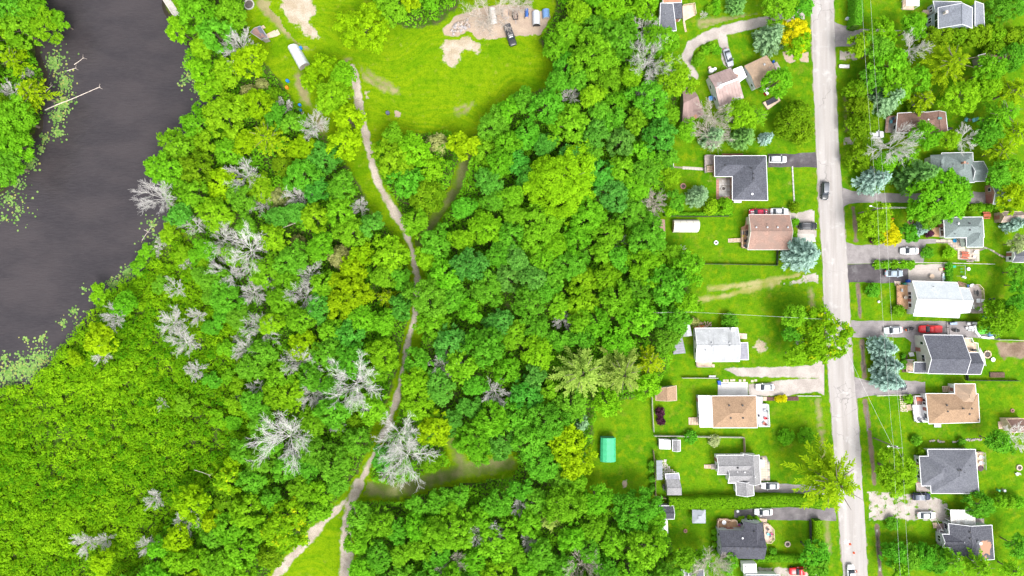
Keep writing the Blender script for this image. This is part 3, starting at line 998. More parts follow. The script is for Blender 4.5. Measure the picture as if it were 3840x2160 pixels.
def add_proto(kind, seed, R):
    p = Proto()
    p.kind, p.R = kind, R
    if kind == 'broad':
        p.h = 6.0 + 0.95 * R
        hc = 1.25 * R + 0.8
        V, F, t = crown_broad(seed, R, hc, leaf=(0.30, 0.48, 0.36, 0.42)[seed % 4])
        V[:, 2] += p.h - hc
        p.trunk = trunk_mesh('trunk', seed, p.h, 0.11 + 0.035 * R, R, p.h - hc * 0.45)
        p.hc = p.h - hc * 0.35
    elif kind == 'bush':
        p.h = 1.15 * R + 0.5
        V, F, t = crown_broad(seed, R, p.h * 0.95, leaf=0.26, lobes=int(14 + 10 * R), lobe_r=0.30 + 0.13 * R, rag=0.18, open_=0.07)
        p.trunk = trunk_mesh('stem', seed, p.h, 0.05 + 0.02 * R, R * 0.8, p.h * 0.5, 5)
        p.hc = p.h * 0.55
    elif kind == 'cedar':
        p.h = 2.2 + 1.5 * R
        V, F, t = crown_broad(seed, R, p.h * 0.98, leaf=0.29, lobes=int(26 + 6 * R * R), lobe_r=0.44 + 0.05 * R, dens=0.9, rag=0.14, open_=0.08)
        p.trunk = trunk_mesh('trunk', seed, p.h, 0.1 + 0.02 * R, R * 0.7, p.h * 0.6)
        p.hc = p.h * 0.6
    elif kind == 'spruce':
        p.h = 3.0 + 2.0 * R
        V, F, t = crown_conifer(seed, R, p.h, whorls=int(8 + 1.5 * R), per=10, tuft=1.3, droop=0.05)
        p.trunk = trunk_mesh('trunk', seed, p.h, 0.12 + 0.03 * R, R, p.h * 0.5, 0, p.h * 0.96)
        p.hc = p.h * 0.38
    elif kind == 'plume':
        p.h = 5.0 + 1.5 * R
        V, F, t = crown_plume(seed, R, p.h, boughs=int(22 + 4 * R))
        p.trunk = trunk_mesh('trunk', seed, p.h, 0.12 + 0.03 * R, R * 0.9, p.h * 0.6, 9, p.h * 0.85)
        p.hc = p.h * 0.68
    p.crown = array_mesh('crown', V, F, t)
    p.crown.materials.append(None)
    return p


PROTOS = {'broad': [], 'bush': [], 'cedar': [], 'spruce': [], 'plume': []}
for i, R in enumerate((2.6, 2.6, 3.4, 3.4, 4.3, 4.3, 5.4, 6.6, 8.0)):
    PROTOS['broad'].append(add_proto('broad', 100 + i, R))
for i, R in enumerate((0.7, 1.1, 1.1, 1.7)):
    PROTOS['bush'].append(add_proto('bush', 130 + i, R))
for i, R in enumerate((2.2, 2.2, 3.2, 3.2)):
    PROTOS['cedar'].append(add_proto('cedar', 150 + i, R))
for i, R in enumerate((1.2, 2.4, 3.3, 3.3)):
    PROTOS['spruce'].append(add_proto('spruce', 170 + i, R))
for i, R in enumerate((3.2, 4.2, 4.2, 5.6, 8.0)):
    PROTOS['plume'].append(add_proto('plume', 190 + i, R))

LM = {
    'lime': leafmat('leaf_lime', (0.120, 0.290, 0.004), (0.265, 0.510, 0.014)),
    'bright': leafmat('leaf_bright', (0.090, 0.265, 0.005), (0.205, 0.480, 0.018)),
    'mid': leafmat('leaf_mid', (0.068, 0.230, 0.007), (0.165, 0.440, 0.026)),
    'deep': leafmat('leaf_deep', (0.048, 0.200, 0.012), (0.130, 0.410, 0.042)),
    'blue': leafmat('leaf_bluegreen', (0.050, 0.185, 0.018), (0.155, 0.405, 0.055)),
    'yellow': leafmat('leaf_yellowgreen', (0.160, 0.300, 0.003), (0.340, 0.530, 0.006)),
    'vivid': leafmat('leaf_vivid', (0.150, 0.340, 0.004), (0.330, 0.620, 0.012)),
    'gold': leafmat('leaf_gold', (0.33, 0.35, 0.003), (0.74, 0.70, 0.008)),
    'olive': leafmat('leaf_olive', (0.082, 0.195, 0.003), (0.220, 0.395, 0.011)),
    'tan': leafmat('leaf_tan', (0.19, 0.23, 0.05), (0.42, 0.43, 0.16)),
    'mixed': leafmat('leaf_mixed', (0.105, 0.270, 0.004), (0.280, 0.520, 0.009), (0.56, 0.58, 0.010)),
    'plumeolive': leafmat('leaf_plume_olive', (0.080, 0.210, 0.006), (0.390, 0.540, 0.100)),
    'plumegold': leafmat('leaf_plume_gold', (0.110, 0.235, 0.003), (0.350, 0.470, 0.008)),
    'bluespruce': leafmat('needle_blue', (0.045, 0.120, 0.085), (0.330, 0.480, 0.400), trans=0.15),
    'spruce': leafmat('needle_green', (0.022, 0.090, 0.012), (0.150, 0.330, 0.075), trans=0.15),
    'greyspruce': leafmat('needle_greygreen', (0.050, 0.130, 0.045), (0.240, 0.390, 0.190), trans=0.15),
    'purple': leafmat('leaf_purple', (0.035, 0.010, 0.022), (0.110, 0.035, 0.065)),
    'pale': leafmat('leaf_pale', (0.20, 0.26, 0.08), (0.46, 0.50, 0.24)),
    'thicket': leafmat('leaf_thicket', (0.070, 0.215, 0.003), (0.290, 0.490, 0.008)),
    'under': leafmat('leaf_under', (0.075, 0.235, 0.005), (0.200, 0.450, 0.014)),
}
TREES = []       # (x, y, R) of every tree already placed
trng = random.Random(21)
FIRSTNAME = {'broad': 'broadleaf_tree', 'bush': 'garden_shrub', 'cedar': 'cedar_tree', 'spruce': 'spruce_tree', 'plume': 'plumed_tree'}


def plant_at(kind, x, y, R, mat, label, group=None, cat=None, name=None, squash=1.0):
    ps = PROTOS[kind]
    best = min(abs(math.log(p.R / R)) for p in ps)
    p = trng.choice([q for q in ps if abs(math.log(q.R / R)) < best + 0.12])
    s = R / p.R
    o = thing(name or FIRSTNAME[kind], label, cat or ('shrub' if kind == 'bush' else 'tree'), (x, y, 0), trng.uniform(0, 6.283), group)
    o.scale = (s, s, s * squash)
    a = link_mesh('stem' if kind == 'bush' else 'trunk', p.trunk, None, o)
    c = link_mesh('foliage' if kind == 'bush' else 'crown', p.crown, None, o)
    c.material_slots[0].link = 'OBJECT'
    c.material_slots[0].material = LM[mat]
    TREES.append((x, y, R))
    return o


def plant(kind, t, x, y, r, mat, label, group=None, **kw):
    """Crown seen at tile pixel (x, y) with radius r (tile pixels)."""
    R = WR(t, r, 5.0)
    ps = PROTOS[kind]
    p = min(ps, key=lambda q: abs(math.log(q.R / R)))
    s = R / p.R
    q = W(t, x, y, p.hc * s * kw.get('squash', 1.0))
    return plant_at(kind, q.x, q.y, R, mat, label, group, **kw)


# ---- named trees, each with its landmark
NAMED = [
    # kind, tile, x, y, r, colour, label
    ('broad', 'L2', 1350, 235, 195, 'yellow', 'yellow-green round tree standing alone on the meadow'),
    ('broad', 'Z', 990, 395, 46, 'lime', 'lime broadleaf tree where the track meets the clump south of the meadow'),
    ('cedar', 'Z', 1072, 492, 43, 'olive', 'dense olive dome-shaped tree beside the fork of the woodland path'),
    ('broad', 'Z', 1045, 560, 32, 'bright', 'small bright green tree just below the dense olive dome tree'),
    ('cedar', 'L3', 280, 1085, 80, 'tan', 'tan-tinted rounded tree between green trees at the meadow edge'),
    ('broad', 'L3', 480, 1100, 95, 'yellow', 'yellow-green tree at the meadow edge beside the tan rounded tree'),
    ('broad', 'L3', 100, 1140, 120, 'lime', 'lime tree at the meadow edge left of the tan rounded tree'),
    ('broad', 'L3', 220, 1260, 95, 'lime', 'lime tree behind the tan rounded tree'),
    ('broad', 'Z', 1415, 455, 78, 'vivid', 'largest lime tree rising above the dark green centre of the woods'),
    ('broad', 'L1', 1680, 860, 150, 'lime', 'bright lime tree leaning over the river bank'),
    ('broad', 'L1', 1330, 1110, 130, 'bright', 'green tree on the small point that juts into the river'),
    ('plume', 'L2', 480, 1240, 190, 'plumegold', 'golden plumed tree by the river woods'),
    ('broad', 'L2', 980, 570, 105, 'yellow', 'yellow-green tree directly beside the white rounded trailer'),
    ('broad', 'L2', 880, 700, 90, 'yellow', 'small yellow-green tree below the white rounded trailer'),
    ('broad', 'L2', 1080, 870, 140, 'lime', 'lime tree in the row along the meadow track, middle of the row'),
    ('broad', 'L2', 1180, 700, 110, 'lime', 'lime tree in the row along the meadow track, beside the worn soil'),
    ('broad', 'L2', 1220, 1080, 130, 'yellow', 'yellow-green tree in the row along the meadow track where the track narrows'),
    ('broad', 'L2', 1170, 1290, 135, 'yellow', 'yellow-green tree ending the row along the meadow track'),
    ('broad', 'L2', 120, 130, 150, 'bright', 'green tree beside the round fire-pit yard near the river'),
    ('broad', 'L8', 1350, 150, 130, 'lime', 'big lime tree touching the dirt track above the long dead tree'),
    ('broad', 'L8', 1460, 350, 115, 'yellow', 'yellow-green tree joined to the big lime tree by the dirt track'),
    ('broad', 'L8', 1770, 450, 140, 'bright', 'bright green tree beside the fork of the wide grassy path'),
    ('broad', 'L8', 335, 1090, 165, 'mixed', 'round green tree with golden leaf tips beside the grassy triangle'),
    ('plume', 'X', 980, 600, 330, 'plumeolive', 'wide olive plumed tree at the edge of the green-roofed shed clearing'),
    ('plume', 'X', 1450, 620, 300, 'plumeolive', 'olive plumed tree with pale branch tips touching the lawn above the green shed'),
    ('plume', 'X', 1740, 480, 190, 'plumegold', 'yellowish plumed tree beside the tan-roofed garden shed'),
    ('broad', 'X', 1700, 740, 150, 'lime', 'lime tree overhanging the corner of the green shed clearing'),
    ('spruce', 'X', 950, 1180, 130, 'greyspruce', 'blue-green spruce at the wood edge beside the green-roofed shed'),
    ('broad', 'X', 800, 1400, 200, 'yellow', 'large yellow-green tree west of the green-roofed shed'),
    ('broad', 'Y', 900, 160, 190, 'yellow', 'yellow-green tree at the clearing below the green-roofed shed'),
    ('broad', 'Y', 1150, 600, 150, 'bright', 'green tree on the south side of the green shed clearing'),
    ('broad', 'Y', 1600, 720, 230, 'mid', 'dark green tree beside the small grey shed at the clearing'),
    ('plume', 'Y', 600, 830, 150, 'plumeolive', 'pale plumed tree among the dark woods at the bottom'),
    ('plume', 'L5', 1330, 1240, 105, 'plumegold', 'small golden plumed tree with bare centre next to the track'),
    ('broad', 'L5', 960, 1230, 190, 'yellow', 'broad yellow-green tree in the western woods'),
    ('broad', 'L5', 1350, 850, 150, 'lime', 'lime tree pressing against the dirt track bend'),
    ('broad', 'L5', 1680, 900, 90, 'lime', 'lime tree on the far side of the dirt track bend'),
    ('cedar', 'L5', 340, 340, 105, 'tan', 'tan leafy tree between two grey dead trees'),
    ('cedar', 'L5', 520, 750, 70, 'tan', 'small tan tree in the middle of the western woods'),
    ('cedar', 'L5', 910, 880, 110, 'tan', 'tan tree beside the blue-green bush in the western woods'),
    ('cedar', 'L2', 310, 850, 85, 'tan', 'tan tree in the clump behind the blue barrels'),
    ('cedar', 'L2', 440, 770, 60, 'tan', 'small tan tree in the clump behind the blue barrels'),
    ('cedar', 'L2', 550, 860, 75, 'olive', 'olive tan tree nearest the blue barrels'),
    ('broad', 'L7', 1330, 1190, 100, 'yellow', 'yellow tree in the thicket at the foot of the slope'),
    ('broad', 'L7', 1450, 900, 120, 'yellow', 'yellow-green tree behind the pale dead bush'),
    ('broad', 'L7', 760, 1360, 80, 'yellow', 'yellow tree at the lower edge of the thicket'),
    ('broad', 'L7', 1750, 600, 60, 'yellow', 'small yellowish tree at the edge of the thicket'),
    ('broad', 'L7', 1720, 740, 95, 'mixed', 'green tree with gold leaf edges at the thicket margin'),
    ('broad', 'L4', 740, 1110, 110, 'yellow', 'yellow bush-like tree on the thicket by the water'),
    ('broad', 'L4', 560, 1260, 55, 'yellow', 'yellowish little tree on the thicket shoreline'),
    ('broad', 'L4', 930, 840, 80, 'bright', 'bright green bush tree near the shoreline lilies'),
    # island on the far bank
    ('broad', 'L1', 230, 60, 100, 'bright', 'green tree at the tip of the far river bank'),
    ('broad', 'L1', 110, 210, 130, 'bright', 'green tree on the far river bank behind the leaning one'),
    ('broad', 'L1', 300, 170, 110, 'lime', 'green tree leaning out over the dark reflection in the river'),
    ('broad', 'L1', 430, 150, 65, 'bright', 'outermost leafy boughs of a tree hanging over the river'),
    ('broad', 'L1', 60, 60, 110, 'mid', 'darker green tree at the back of the far river bank'),
    ('plume', 'L1', 90, 440, 120, 'yellow', 'yellow-green plumed tree on the far bank beside lily pads'),
    ('plume', 'L1', 230, 690, 140, 'plumegold', 'golden plumed tree on the far bank with a fallen trunk'),
    ('broad', 'L1', 120, 900, 150, 'bright', 'green tree on the far bank below the golden plumed tree'),
    ('broad', 'L1', 60, 1080, 150, 'bright', 'green tree on the far bank where the lilies begin'),
    ('broad', 'L1', 50, 1250, 120, 'mid', 'low green tree at the tail of the far bank'),
    # west of the road, top
    ('spruce', 'A', 980, 30, 105, 'spruce', 'green spruce on the lawn north of the gravel loop'),
    ('broad', 'A', 1430, 50, 170, 'bright', 'green tree over the mouth of the gravel loop'),
    ('broad', 'A', 1620, 60, 110, 'mid', 'green tree by the road north of the yellow tree'),
    ('broad', 'A', 1590, 310, 150, 'gold', 'golden yellow tree at the roadside beside a spruce'),
    ('broad', 'A', 1600, 440, 110, 'mixed', 'green and gold tree under the golden roadside tree'),
    ('spruce', 'A', 1310, 380, 165, 'greyspruce', 'tall leaning green spruce beside the golden roadside tree'),
    ('broad', 'A', 1395, 810, 135, 'bright', 'green tree overhanging the tan-roofed house'),
    ('broad', 'A', 1030, 1150, 140, 'lime', 'lime tree between the brown metal-roofed house and the spruces'),
    ('plume', 'A', 1195, 1160, 115, 'bright', 'green plumed tree south of the dark covered platform'),
    ('spruce', 'A', 1040, 1380, 135, 'spruce', 'dark green spruce north of the grey hip-roofed house'),
    ('spruce', 'A', 1270, 1390, 58, 'bluespruce', 'small round blue spruce on the lawn'),
    ('cedar', 'A', 1600, 1130, 130, 'olive', 'olive cedar at the roadside, north end of its clump'),
    ('cedar', 'A', 1500, 1250, 130, 'olive', 'olive cedar on the lawn side of the roadside clump'),
    ('cedar', 'A', 1640, 1330, 110, 'olive', 'olive cedar at the roadside, south end of its clump'),
    ('spruce', 'A', 740, 1380, 120, 'greyspruce', 'grey-green spruce below the big pale dead tree'),
    ('broad', 'A', 480, 1310, 95, 'bright', 'green tree at the foot of the rusty-roofed shed'),
    ('broad', 'C', 300, 330, 90, 'lime', 'lime tree beside the hexagonal fire pit'),
    ('spruce', 'C', 590, 520, 125, 'greyspruce', 'grey-green spruce on the lawn beside the slab patio'),
    ('broad', 'C', 370, 560, 90, 'mid', 'green shrubby tree west of the grey-green spruce'),
    ('broad', 'C', 330, 650, 70, 'lime', 'lime bush tree behind the white fabric shelter'),
    ('cedar', 'C', 720, 630, 75, 'lime', 'lime cedar below the patio, western of a pair'),
    ('cedar', 'C', 860, 620, 80, 'lime', 'lime cedar below the patio, eastern of a pair'),
    ('bush', 'C', 1560, 638, 52, 'olive', 'clipped round bush at the end of the low concrete edging'),
    ('spruce', 'C', 1640, 1110, 195, 'bluespruce', 'big pale blue spruce at the roadside below the concrete pad'),
    ('broad', 'E', 1590, 290, 120, 'bright', 'green tree in the roadside clump, northernmost'),
    ('broad', 'E', 1560, 440, 95, 'mid', 'green tree in the roadside clump beside the lawn'),
    ('broad', 'E', 1590, 680, 105, 'lime', 'lime tree in the roadside clump by the gravel drive'),
    ('broad', 'E', 1690, 590, 50, 'yellow', 'little yellow tree inside the roadside clump'),
    ('broad', 'E', 1880, 480, 235, 'mixed', 'large green tree with yellow blossom reaching over the road'),
    ('bush', 'E', 900, 330, 82, 'mid', 'round green bush north of the pale grey-roofed house'),
    ('bush', 'E', 205, 1250, 45, 'purple', 'dark purple shrub by the fence, northern of two'),
    ('bush', 'E', 210, 1335, 42, 'purple', 'dark purple shrub by the fence, southern of two'),
    ('bush', 'E', 545, 340, 45, 'tan', 'tan bush beside the small metal-roofed shed'),
    ('bush', 'G', 510, 58, 65, 'mid', 'round green shrub on the fence behind the grey complex-roofed house'),
    ('bush', 'G', 748, 85, 60, 'pale', 'pale round shrub on the fence behind the grey complex-roofed house'),
    ('bush', 'G', 1475, 45, 80, 'bright', 'round green shrub on the front lawn, western of a pair'),
    ('bush', 'G', 1672, 50, 82, 'bright', 'round green shrub on the front lawn, eastern of a pair'),
    ('plume', 'Z', 2098, 1215, 88, 'plumegold', 'wide loose yellow-green tree hanging over the road'),
    ('broad', 'G', 1770, 1240, 130, 'mid', 'green tree at the roadside below the tall hedge'),
    ('broad', 'G', 1800, 1380, 110, 'mid', 'green tree beside the red pickup at the roadside'),
    ('bush', 'G', 225, 1100, 62, 'mid', 'green shrub below the white trailer'),
    ('bush', 'G', 1340, 1195, 30, 'mid', 'small green shrub beside the dark-roofed house and its octagonal deck'),
    ('broad', 'G', 480, 1300, 110, 'bright', 'green tree beside the pale dead tree at the bottom edge'),
    ('broad', 'G', 900, 1340, 85, 'mid', 'small green tree below the dark-roofed house'),
    ('broad', 'G', 640, 1290, 95, 'bright', 'green tree behind the dark-roofed house at the bottom'),
    # east of the road
    ('broad', 'B', 300, 430, 105, 'lime', 'lime tree beside the northern driveway mouth'),
    ('broad', 'B', 530, 310, 125, 'lime', 'lime tree reaching over the northern driveway'),
    ('broad', 'B', 480, 470, 120, 'mid', 'green tree south of the northern driveway'),
    ('broad', 'B', 850, 240, 110, 'bright', 'green tree west of the blue-grey house'),
    ('broad', 'B', 900, 160, 45, 'lime', 'thin lime tree by the porch of the blue-grey house'),
    ('broad', 'B', 600, 640, 165, 'bright', 'loose green birch below the wires, northern of its clump'),
    ('broad', 'B', 460, 760, 115, 'mid', 'green birch under the wires beside the verge'),
    ('broad', 'B', 680, 820, 165, 'bright', 'loose green birch in the middle of the roadside woods'),
    ('broad', 'B', 880, 790, 125, 'bright', 'green tree east of the loose birches'),
    ('spruce', 'B', 560, 1000, 160, 'greyspruce', 'leaning green spruce above the brown-roofed house'),
    ('cedar', 'B', 280, 900, 120, 'olive', 'olive cedar on the verge, northernmost of three'),
    ('cedar', 'B', 290, 1090, 130, 'olive', 'olive cedar on the verge, middle of three'),
    ('cedar', 'B', 320, 1260, 140, 'olive', 'olive cedar on the verge, southernmost of three beside the parked van'),
    ('plume', 'B', 1240, 610, 260, 'plumegold', 'largest golden plumed tree east of the road'),
    ('plume', 'B', 960, 990, 140, 'plumegold', 'golden plumed tree north of the brown-roofed house'),
    ('cedar', 'B', 870, 1050, 90, 'olive', 'olive cedar touching the brown roof'),
    ('broad', 'B', 1330, 960, 170, 'lime', 'lime tree above the pale blue garden chairs'),
    ('broad', 'B', 1620, 690, 140, 'bright', 'green tree beside the hidden brown roof'),
    ('broad', 'B', 1600, 860, 110, 'lime', 'lime tree south of the hidden brown roof'),
    ('cedar', 'B', 1820, 560, 140, 'mid', 'dark green cedar at the eastern edge of the northern woods'),
    ('plume', 'B', 1860, 900, 180, 'plumegold', 'golden plumed tree at the eastern edge'),
    ('plume', 'B', 1740, 1130, 190, 'bright', 'green plumed tree east of the pale blue chairs'),
    ('plume', 'B', 1850, 1330, 150, 'yellow', 'yellow plumed tree east of the green-grey roof'),
    ('broad', 'B', 1600, 1330, 130, 'mid', 'green tree between the pale blue chairs and the green-grey roof'),
    ('broad', 'B', 960, 1370, 140, 'bright', 'green tree overhanging the brown roof from the south'),
    ('broad', 'B', 1200, 1400, 90, 'lime', 'lime tree north of the green-grey roof'),
    ('cedar', 'B', 1690, 110, 120, 'mid', 'dark cedar east of the blue-grey house'),
    ('cedar', 'B', 1850, 60, 110, 'mid', 'dark cedar at the top edge east of the blue-grey house'),
    ('cedar', 'B', 1650, 480, 90, 'olive', 'olive cedar between the cedar row and the hidden roof'),
    ('cedar', 'D', 290, 130, 130, 'olive', 'olive cedar above the blue spruce on the verge'),
    ('spruce', 'D', 430, 360, 155, 'bluespruce', 'wide blue spruce at the verge beside the tree-covered driveway'),
    ('broad', 'D', 560, 180, 105, 'bright', 'green tree between the olive cedar and the blue spruce'),
    ('plume', 'D', 800, 120, 140, 'bright', 'green plumed tree below the dead tree by the wires'),
    ('spruce', 'D', 850, 310, 190, 'spruce', 'dark green spruce west of the green-grey roof'),
    ('broad', 'D', 1110, 520, 250, 'bright', 'huge green tree covering the middle of the long driveway'),
    ('broad', 'D', 1260, 420, 150, 'mid', 'green tree leaning on the green-grey roof'),
    ('broad', 'D', 1010, 690, 130, 'mid', 'green tree north-west of the grey L-shaped roof'),
    ('broad', 'D', 1700, 320, 110, 'mid', 'green tree north of the driveway garage'),
    ('broad', 'D', 1860, 270, 130, 'bright', 'green tree beyond the driveway garage at the edge'),
    ('plume', 'D', 1720, 60, 160, 'plumegold', 'golden plumed tree north-east of the green-grey roof'),
    ('broad', 'D', 1850, 530, 140, 'yellow', 'yellow-lime tree beside the driveway garage'),
    ('broad', 'D', 470, 790, 165, 'lime', 'lime tree on the lawn under the wires'),
    ('broad', 'D', 590, 905, 105, 'gold', 'bright golden round tree on the lawn under the wires'),
    ('broad', 'D', 790, 890, 85, 'mid', 'small green tree beside the fire pit lawn'),
    ('spruce', 'D', 905, 850, 75, 'bluespruce', 'small blue spruce by the front deck of the grey L-shaped house'),
    ('spruce', 'D', 1830, 800, 95, 'bluespruce', 'blue spruce beside the log-sided shed'),
    ('broad', 'D', 1880, 1000, 75, 'pale', 'pale leafed small tree beside the far garden shed'),
    ('bush', 'D', 965, 1090, 60, 'mid', 'tall green shrub at the end of the wide driveway'),
    ('bush', 'D', 1180, 1090, 55, 'lime', 'lime climbing shrub on the lawn next to the driveway shrub'),
    ('broad', 'D', 1900, 1290, 90, 'mid', 'dark green tree behind the swing set lawn'),
    ('broad', 'D', 1900, 1420, 80, 'mid', 'dark green tree behind the pale-roofed house deck'),
    ('bush', 'D', 980, 905, 32, 'purple', 'small dark shrub beside the front deck of the grey L-shaped house'),
    ('bush', 'D', 418, 975, 28, 'purple', 'dark purple shrub at the driveway edge by the golden tree'),
    ('spruce', 'F', 520, 600, 135, 'bluespruce', 'blue spruce in the row of three, beside the paved driveway'),
    ('spruce', 'F', 560, 765, 140, 'bluespruce', 'blue spruce in the row of three, the middle one'),
    ('spruce', 'F', 575, 930, 145, 'bluespruce', 'blue spruce in the row of three, over the parked dark car'),
    ('cedar', 'F', 1720, 300, 175, 'olive', 'large olive cedar beside the green and blue tarpaulin'),
    ('broad', 'F', 1870, 150, 90, 'mid', 'dark green tree behind the large olive cedar'),
    ('bush', 'F', 412, 20, 70, 'mid', 'dark green bush on the lawn before the white-roofed house'),
    ('bush', 'F', 670, 225, 55, 'bright', 'low green shrub at the front corner of the white-roofed house'),
    ('bush', 'F', 770, 1115, 45, 'bright', 'green shrub beside the flagstone path'),
    ('broad', 'I', 640, 400, 195, 'lime', 'wide lime tree in front of the grey hip-roofed house under the wires'),
    ('cedar', 'I', 1500, 740, 135, 'mid', 'dense dark green round tree behind the white carport roof'),
    ('bush', 'I', 615, 930, 65, 'mid', 'round bush at the end of the gravel drive'),
    ('bush', 'I', 910, 207, 45, 'lime', 'lime bush at the porch corner of the grey hip-roofed house'),
    ('bush', 'I', 1150, 1195, 70, 'mid', 'green bush at the corner of the patched dark roof'),
    ('plume', 'I', 1260, 1340, 140, 'bright', 'green plumed tree overlapping the patched dark roof, western'),
    ('plume', 'I', 1470, 1350, 150, 'lime', 'lime plumed tree below the patched dark roof, eastern'),
    ('broad', 'I', 1890, 1160, 95, 'mid', 'green tree beside the lawn behind the patched dark roof'),
    ('plume', 'I', 1840, 1400, 110, 'lime', 'lime plumed tree at the bottom edge behind the patched dark roof'),
    ('broad', 'I', 1700, 110, 110, 'mid', 'green shrubby tree beside the bare branches at the edge'),
    ('broad', 'I', 700, 1430, 90, 'bright', 'green tree at the bottom edge under the wires'),
    ('bush', 'I', 850, 85, 50, 'mid', 'round dark bush north of the grey hip-roofed house'),
    ('bush', 'I', 1305, 100, 32, 'mid', 'small bush in the flower border north of the grey hip-roofed house'),
]
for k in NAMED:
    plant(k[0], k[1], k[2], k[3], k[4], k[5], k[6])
for x in (1000, 1130, 1260, 1390, 1520, 1650, 1780, 1900):
    plant('cedar', 'B', x, 350 + 12 * math.sin(x), 100, 'olive', 'olive green cedar in the long row south of the blue-grey house', 'cedar row south of the blue-grey house')
for x, y in ((650, 1250), (790, 1275), (930, 1265), (1060, 1300)):
    plant('cedar', 'I', x, y, 125, 'mid', 'rounded cedar in the bushy row at the bottom under the wires', 'bushy cedar row at the bottom')
for x in (1700, 1790, 1880):
    plant('cedar', 'I', x, 705, 62, 'bright', 'small cedar in the low row beside the dense dark round tree', 'low cedar row')
for x in (460, 545, 630, 715, 790):
    plant('bush', 'D', x, 1213, 44, 'bright', 'leafy vine bush along the white fence above the dark driveway', 'vine bushes along the driveway fence')
for y in (1230, 1275, 1320, 1360):
    plant('bush', 'D', 1172 + (y % 7), y, 36, 'mid', 'leafy bush in the line between the concrete yard and the swing lawn', 'bushes beside the concrete yard')
for x in (1420, 1500, 1580, 1660):
    plant('bush', 'D', x, 640, 42, 'bright', 'leafy shrub in the low line south of the garage driveway', 'shrub line south of the garage driveway')
for x, y in ((118, 320), (120, 370), (122, 470), (125, 560)):
    plant('bush', 'G', x, y, 28, 'mid', 'small dark leafed plant in the white-edged strip behind the metal pergola', 'plants in the white-edged strip')
for x, y in ((750, 1000), (752, 1070), (750, 1140), (760, 1210)):
    plant('bush', 'G', x, y, 26, 'bright', 'small clipped plant along the west wall of the dark-roofed house with two decks', 'plants along the west wall')
for x, y in ((1022, 872), (1110, 868), (1165, 872)):
    plant('bush', 'G', x, y, 26, 'lime', 'small lime shrub against the north wing of the dark-roofed house', 'shrubs against the north wing')
for x in (1395, 1450):
    plant('bush', 'E', x, 1112, 30, 'gold', 'bright yellow low shrub in the dark mulch bed', 'yellow shrubs in the mulch bed')
for x, y in ((700, 90), (770, 40), (770, 110)):
    plant('bush', 'A', x, y, 42, 'bright', 'small green shrub on the vegetable lawn north of the gravel loop', 'shrubs on the vegetable lawn')
for x, y in ((570, 620), (610, 560), (660, 500), (720, 470), (770, 500)):
    plant('bush', 'A', x, y, 46, 'bright', 'leafy shrub in the bed inside the gravel loop', 'shrubs inside the gravel loop')
for x, y in ((720, 690), (725, 745), (725, 790)):
    plant('bush', 'F', x, y, 22, 'mid', 'small dark plant in the bed before the porch of the dark grey gabled house', 'plants in the porch bed')
for x, y in ((1560, 730), (1530, 860)):
    plant('bush', 'C', x, y + 60, 34, 'bright', 'leafy plant against the east end of the pinkish-brown roof', 'plants against the east end')


# ---- bare grey trees
def dead_mesh(seed, R, h, main=11, lean=0.0):
    r = random.Random(seed)
    segs = []

    def grow(p, d, L, rad, lvl):
        n = 3
        q = p
        for i in range(n):
            d = (d + Vector((r.gauss(0, 0.11), r.gauss(0, 0.11), r.gauss(0, 0.08) + (0.05 if lvl < 2 else 0)))).normalized()
            e = q + d * (L / n)
            segs.append((q, e, rad * (1 - 0.25 * i), rad * (1 - 0.25 * (i + 1))))
            if lvl < 3:
                for b in range((3, 2, 2)[lvl] if i or lvl else 1):
                    t = r.uniform(0.2, 0.95)
                    a = Vector((r.gauss(0, 1), r.gauss(0, 1), r.gauss(0, 0.55)))
                    nd = (d * 1.0 + a.normalized() * 0.58).normalized()
                    grow(q.lerp(e, t), nd, L * r.uniform(0.38, 0.6), rad * 0.55, lvl + 1)
            q = e
    top = Vector((lean * h * 0.4, 0, h * 0.55))
    segs.append((Vector((0, 0, -0.1)), top, 0.2, 0.15))
    for k in range(main):
        a = 2 * math.pi * k / main + r.uniform(-0.3, 0.3)
        el = r.uniform(0.15, 0.95)
        d = Vector((math.cos(a) * math.cos(el), math.sin(a) * math.cos(el), math.sin(el)))
        grow(top.lerp(Vector((0, 0, h * 0.25)), r.uniform(0, 0.35)), d, R * r.uniform(0.75, 1.05), 0.052, 0)
    A = np.array([tuple(s[0]) for s in segs])
    B = np.array([tuple(s[1]) for s in segs])
    ra = np.maximum(np.array([s[2] for s in segs]), 0.015)[:, None]
    rb = np.maximum(np.array([s[3] for s in segs]), 0.011)[:, None]
    D = unit(B - A)
    U = unit(np.cross(D, np.array([0.31, 0.22, 0.92])))
    Wv = np.cross(D, U)
    V = []
    for k in range(3):
        a = 2 * math.pi * k / 3
        V.append(A + (U * math.cos(a) + Wv * math.sin(a)) * ra)
    for k in range(3):
        a = 2 * math.pi * k / 3
        V.append(B + (U * math.cos(a) + Wv * math.sin(a)) * rb)
    V = np.stack(V, 1).reshape(-1, 3)
    i = np.arange(len(A)) * 6
    F = np.concatenate([np.stack([i + k, i + (k + 1) % 3, i + 3 + (k + 1) % 3, i + 3 + k], 1) for k in range(3)])
    me = array_mesh('branches', V, F)
    me.materials.append(None)
    return me


def stump_mesh(h):
    mb = MB().tube([(0, 0, -0.1), (0.03, 0.02, h * 0.3), (0, 0, h * 0.56)], [0.24, 0.19, 0.14], 7)
    me = bpy.data.meshes.new('trunk')
    me.from_pydata([tuple(v) for v in mb.v], [], mb.f)
    me.materials.append(None)
    return me


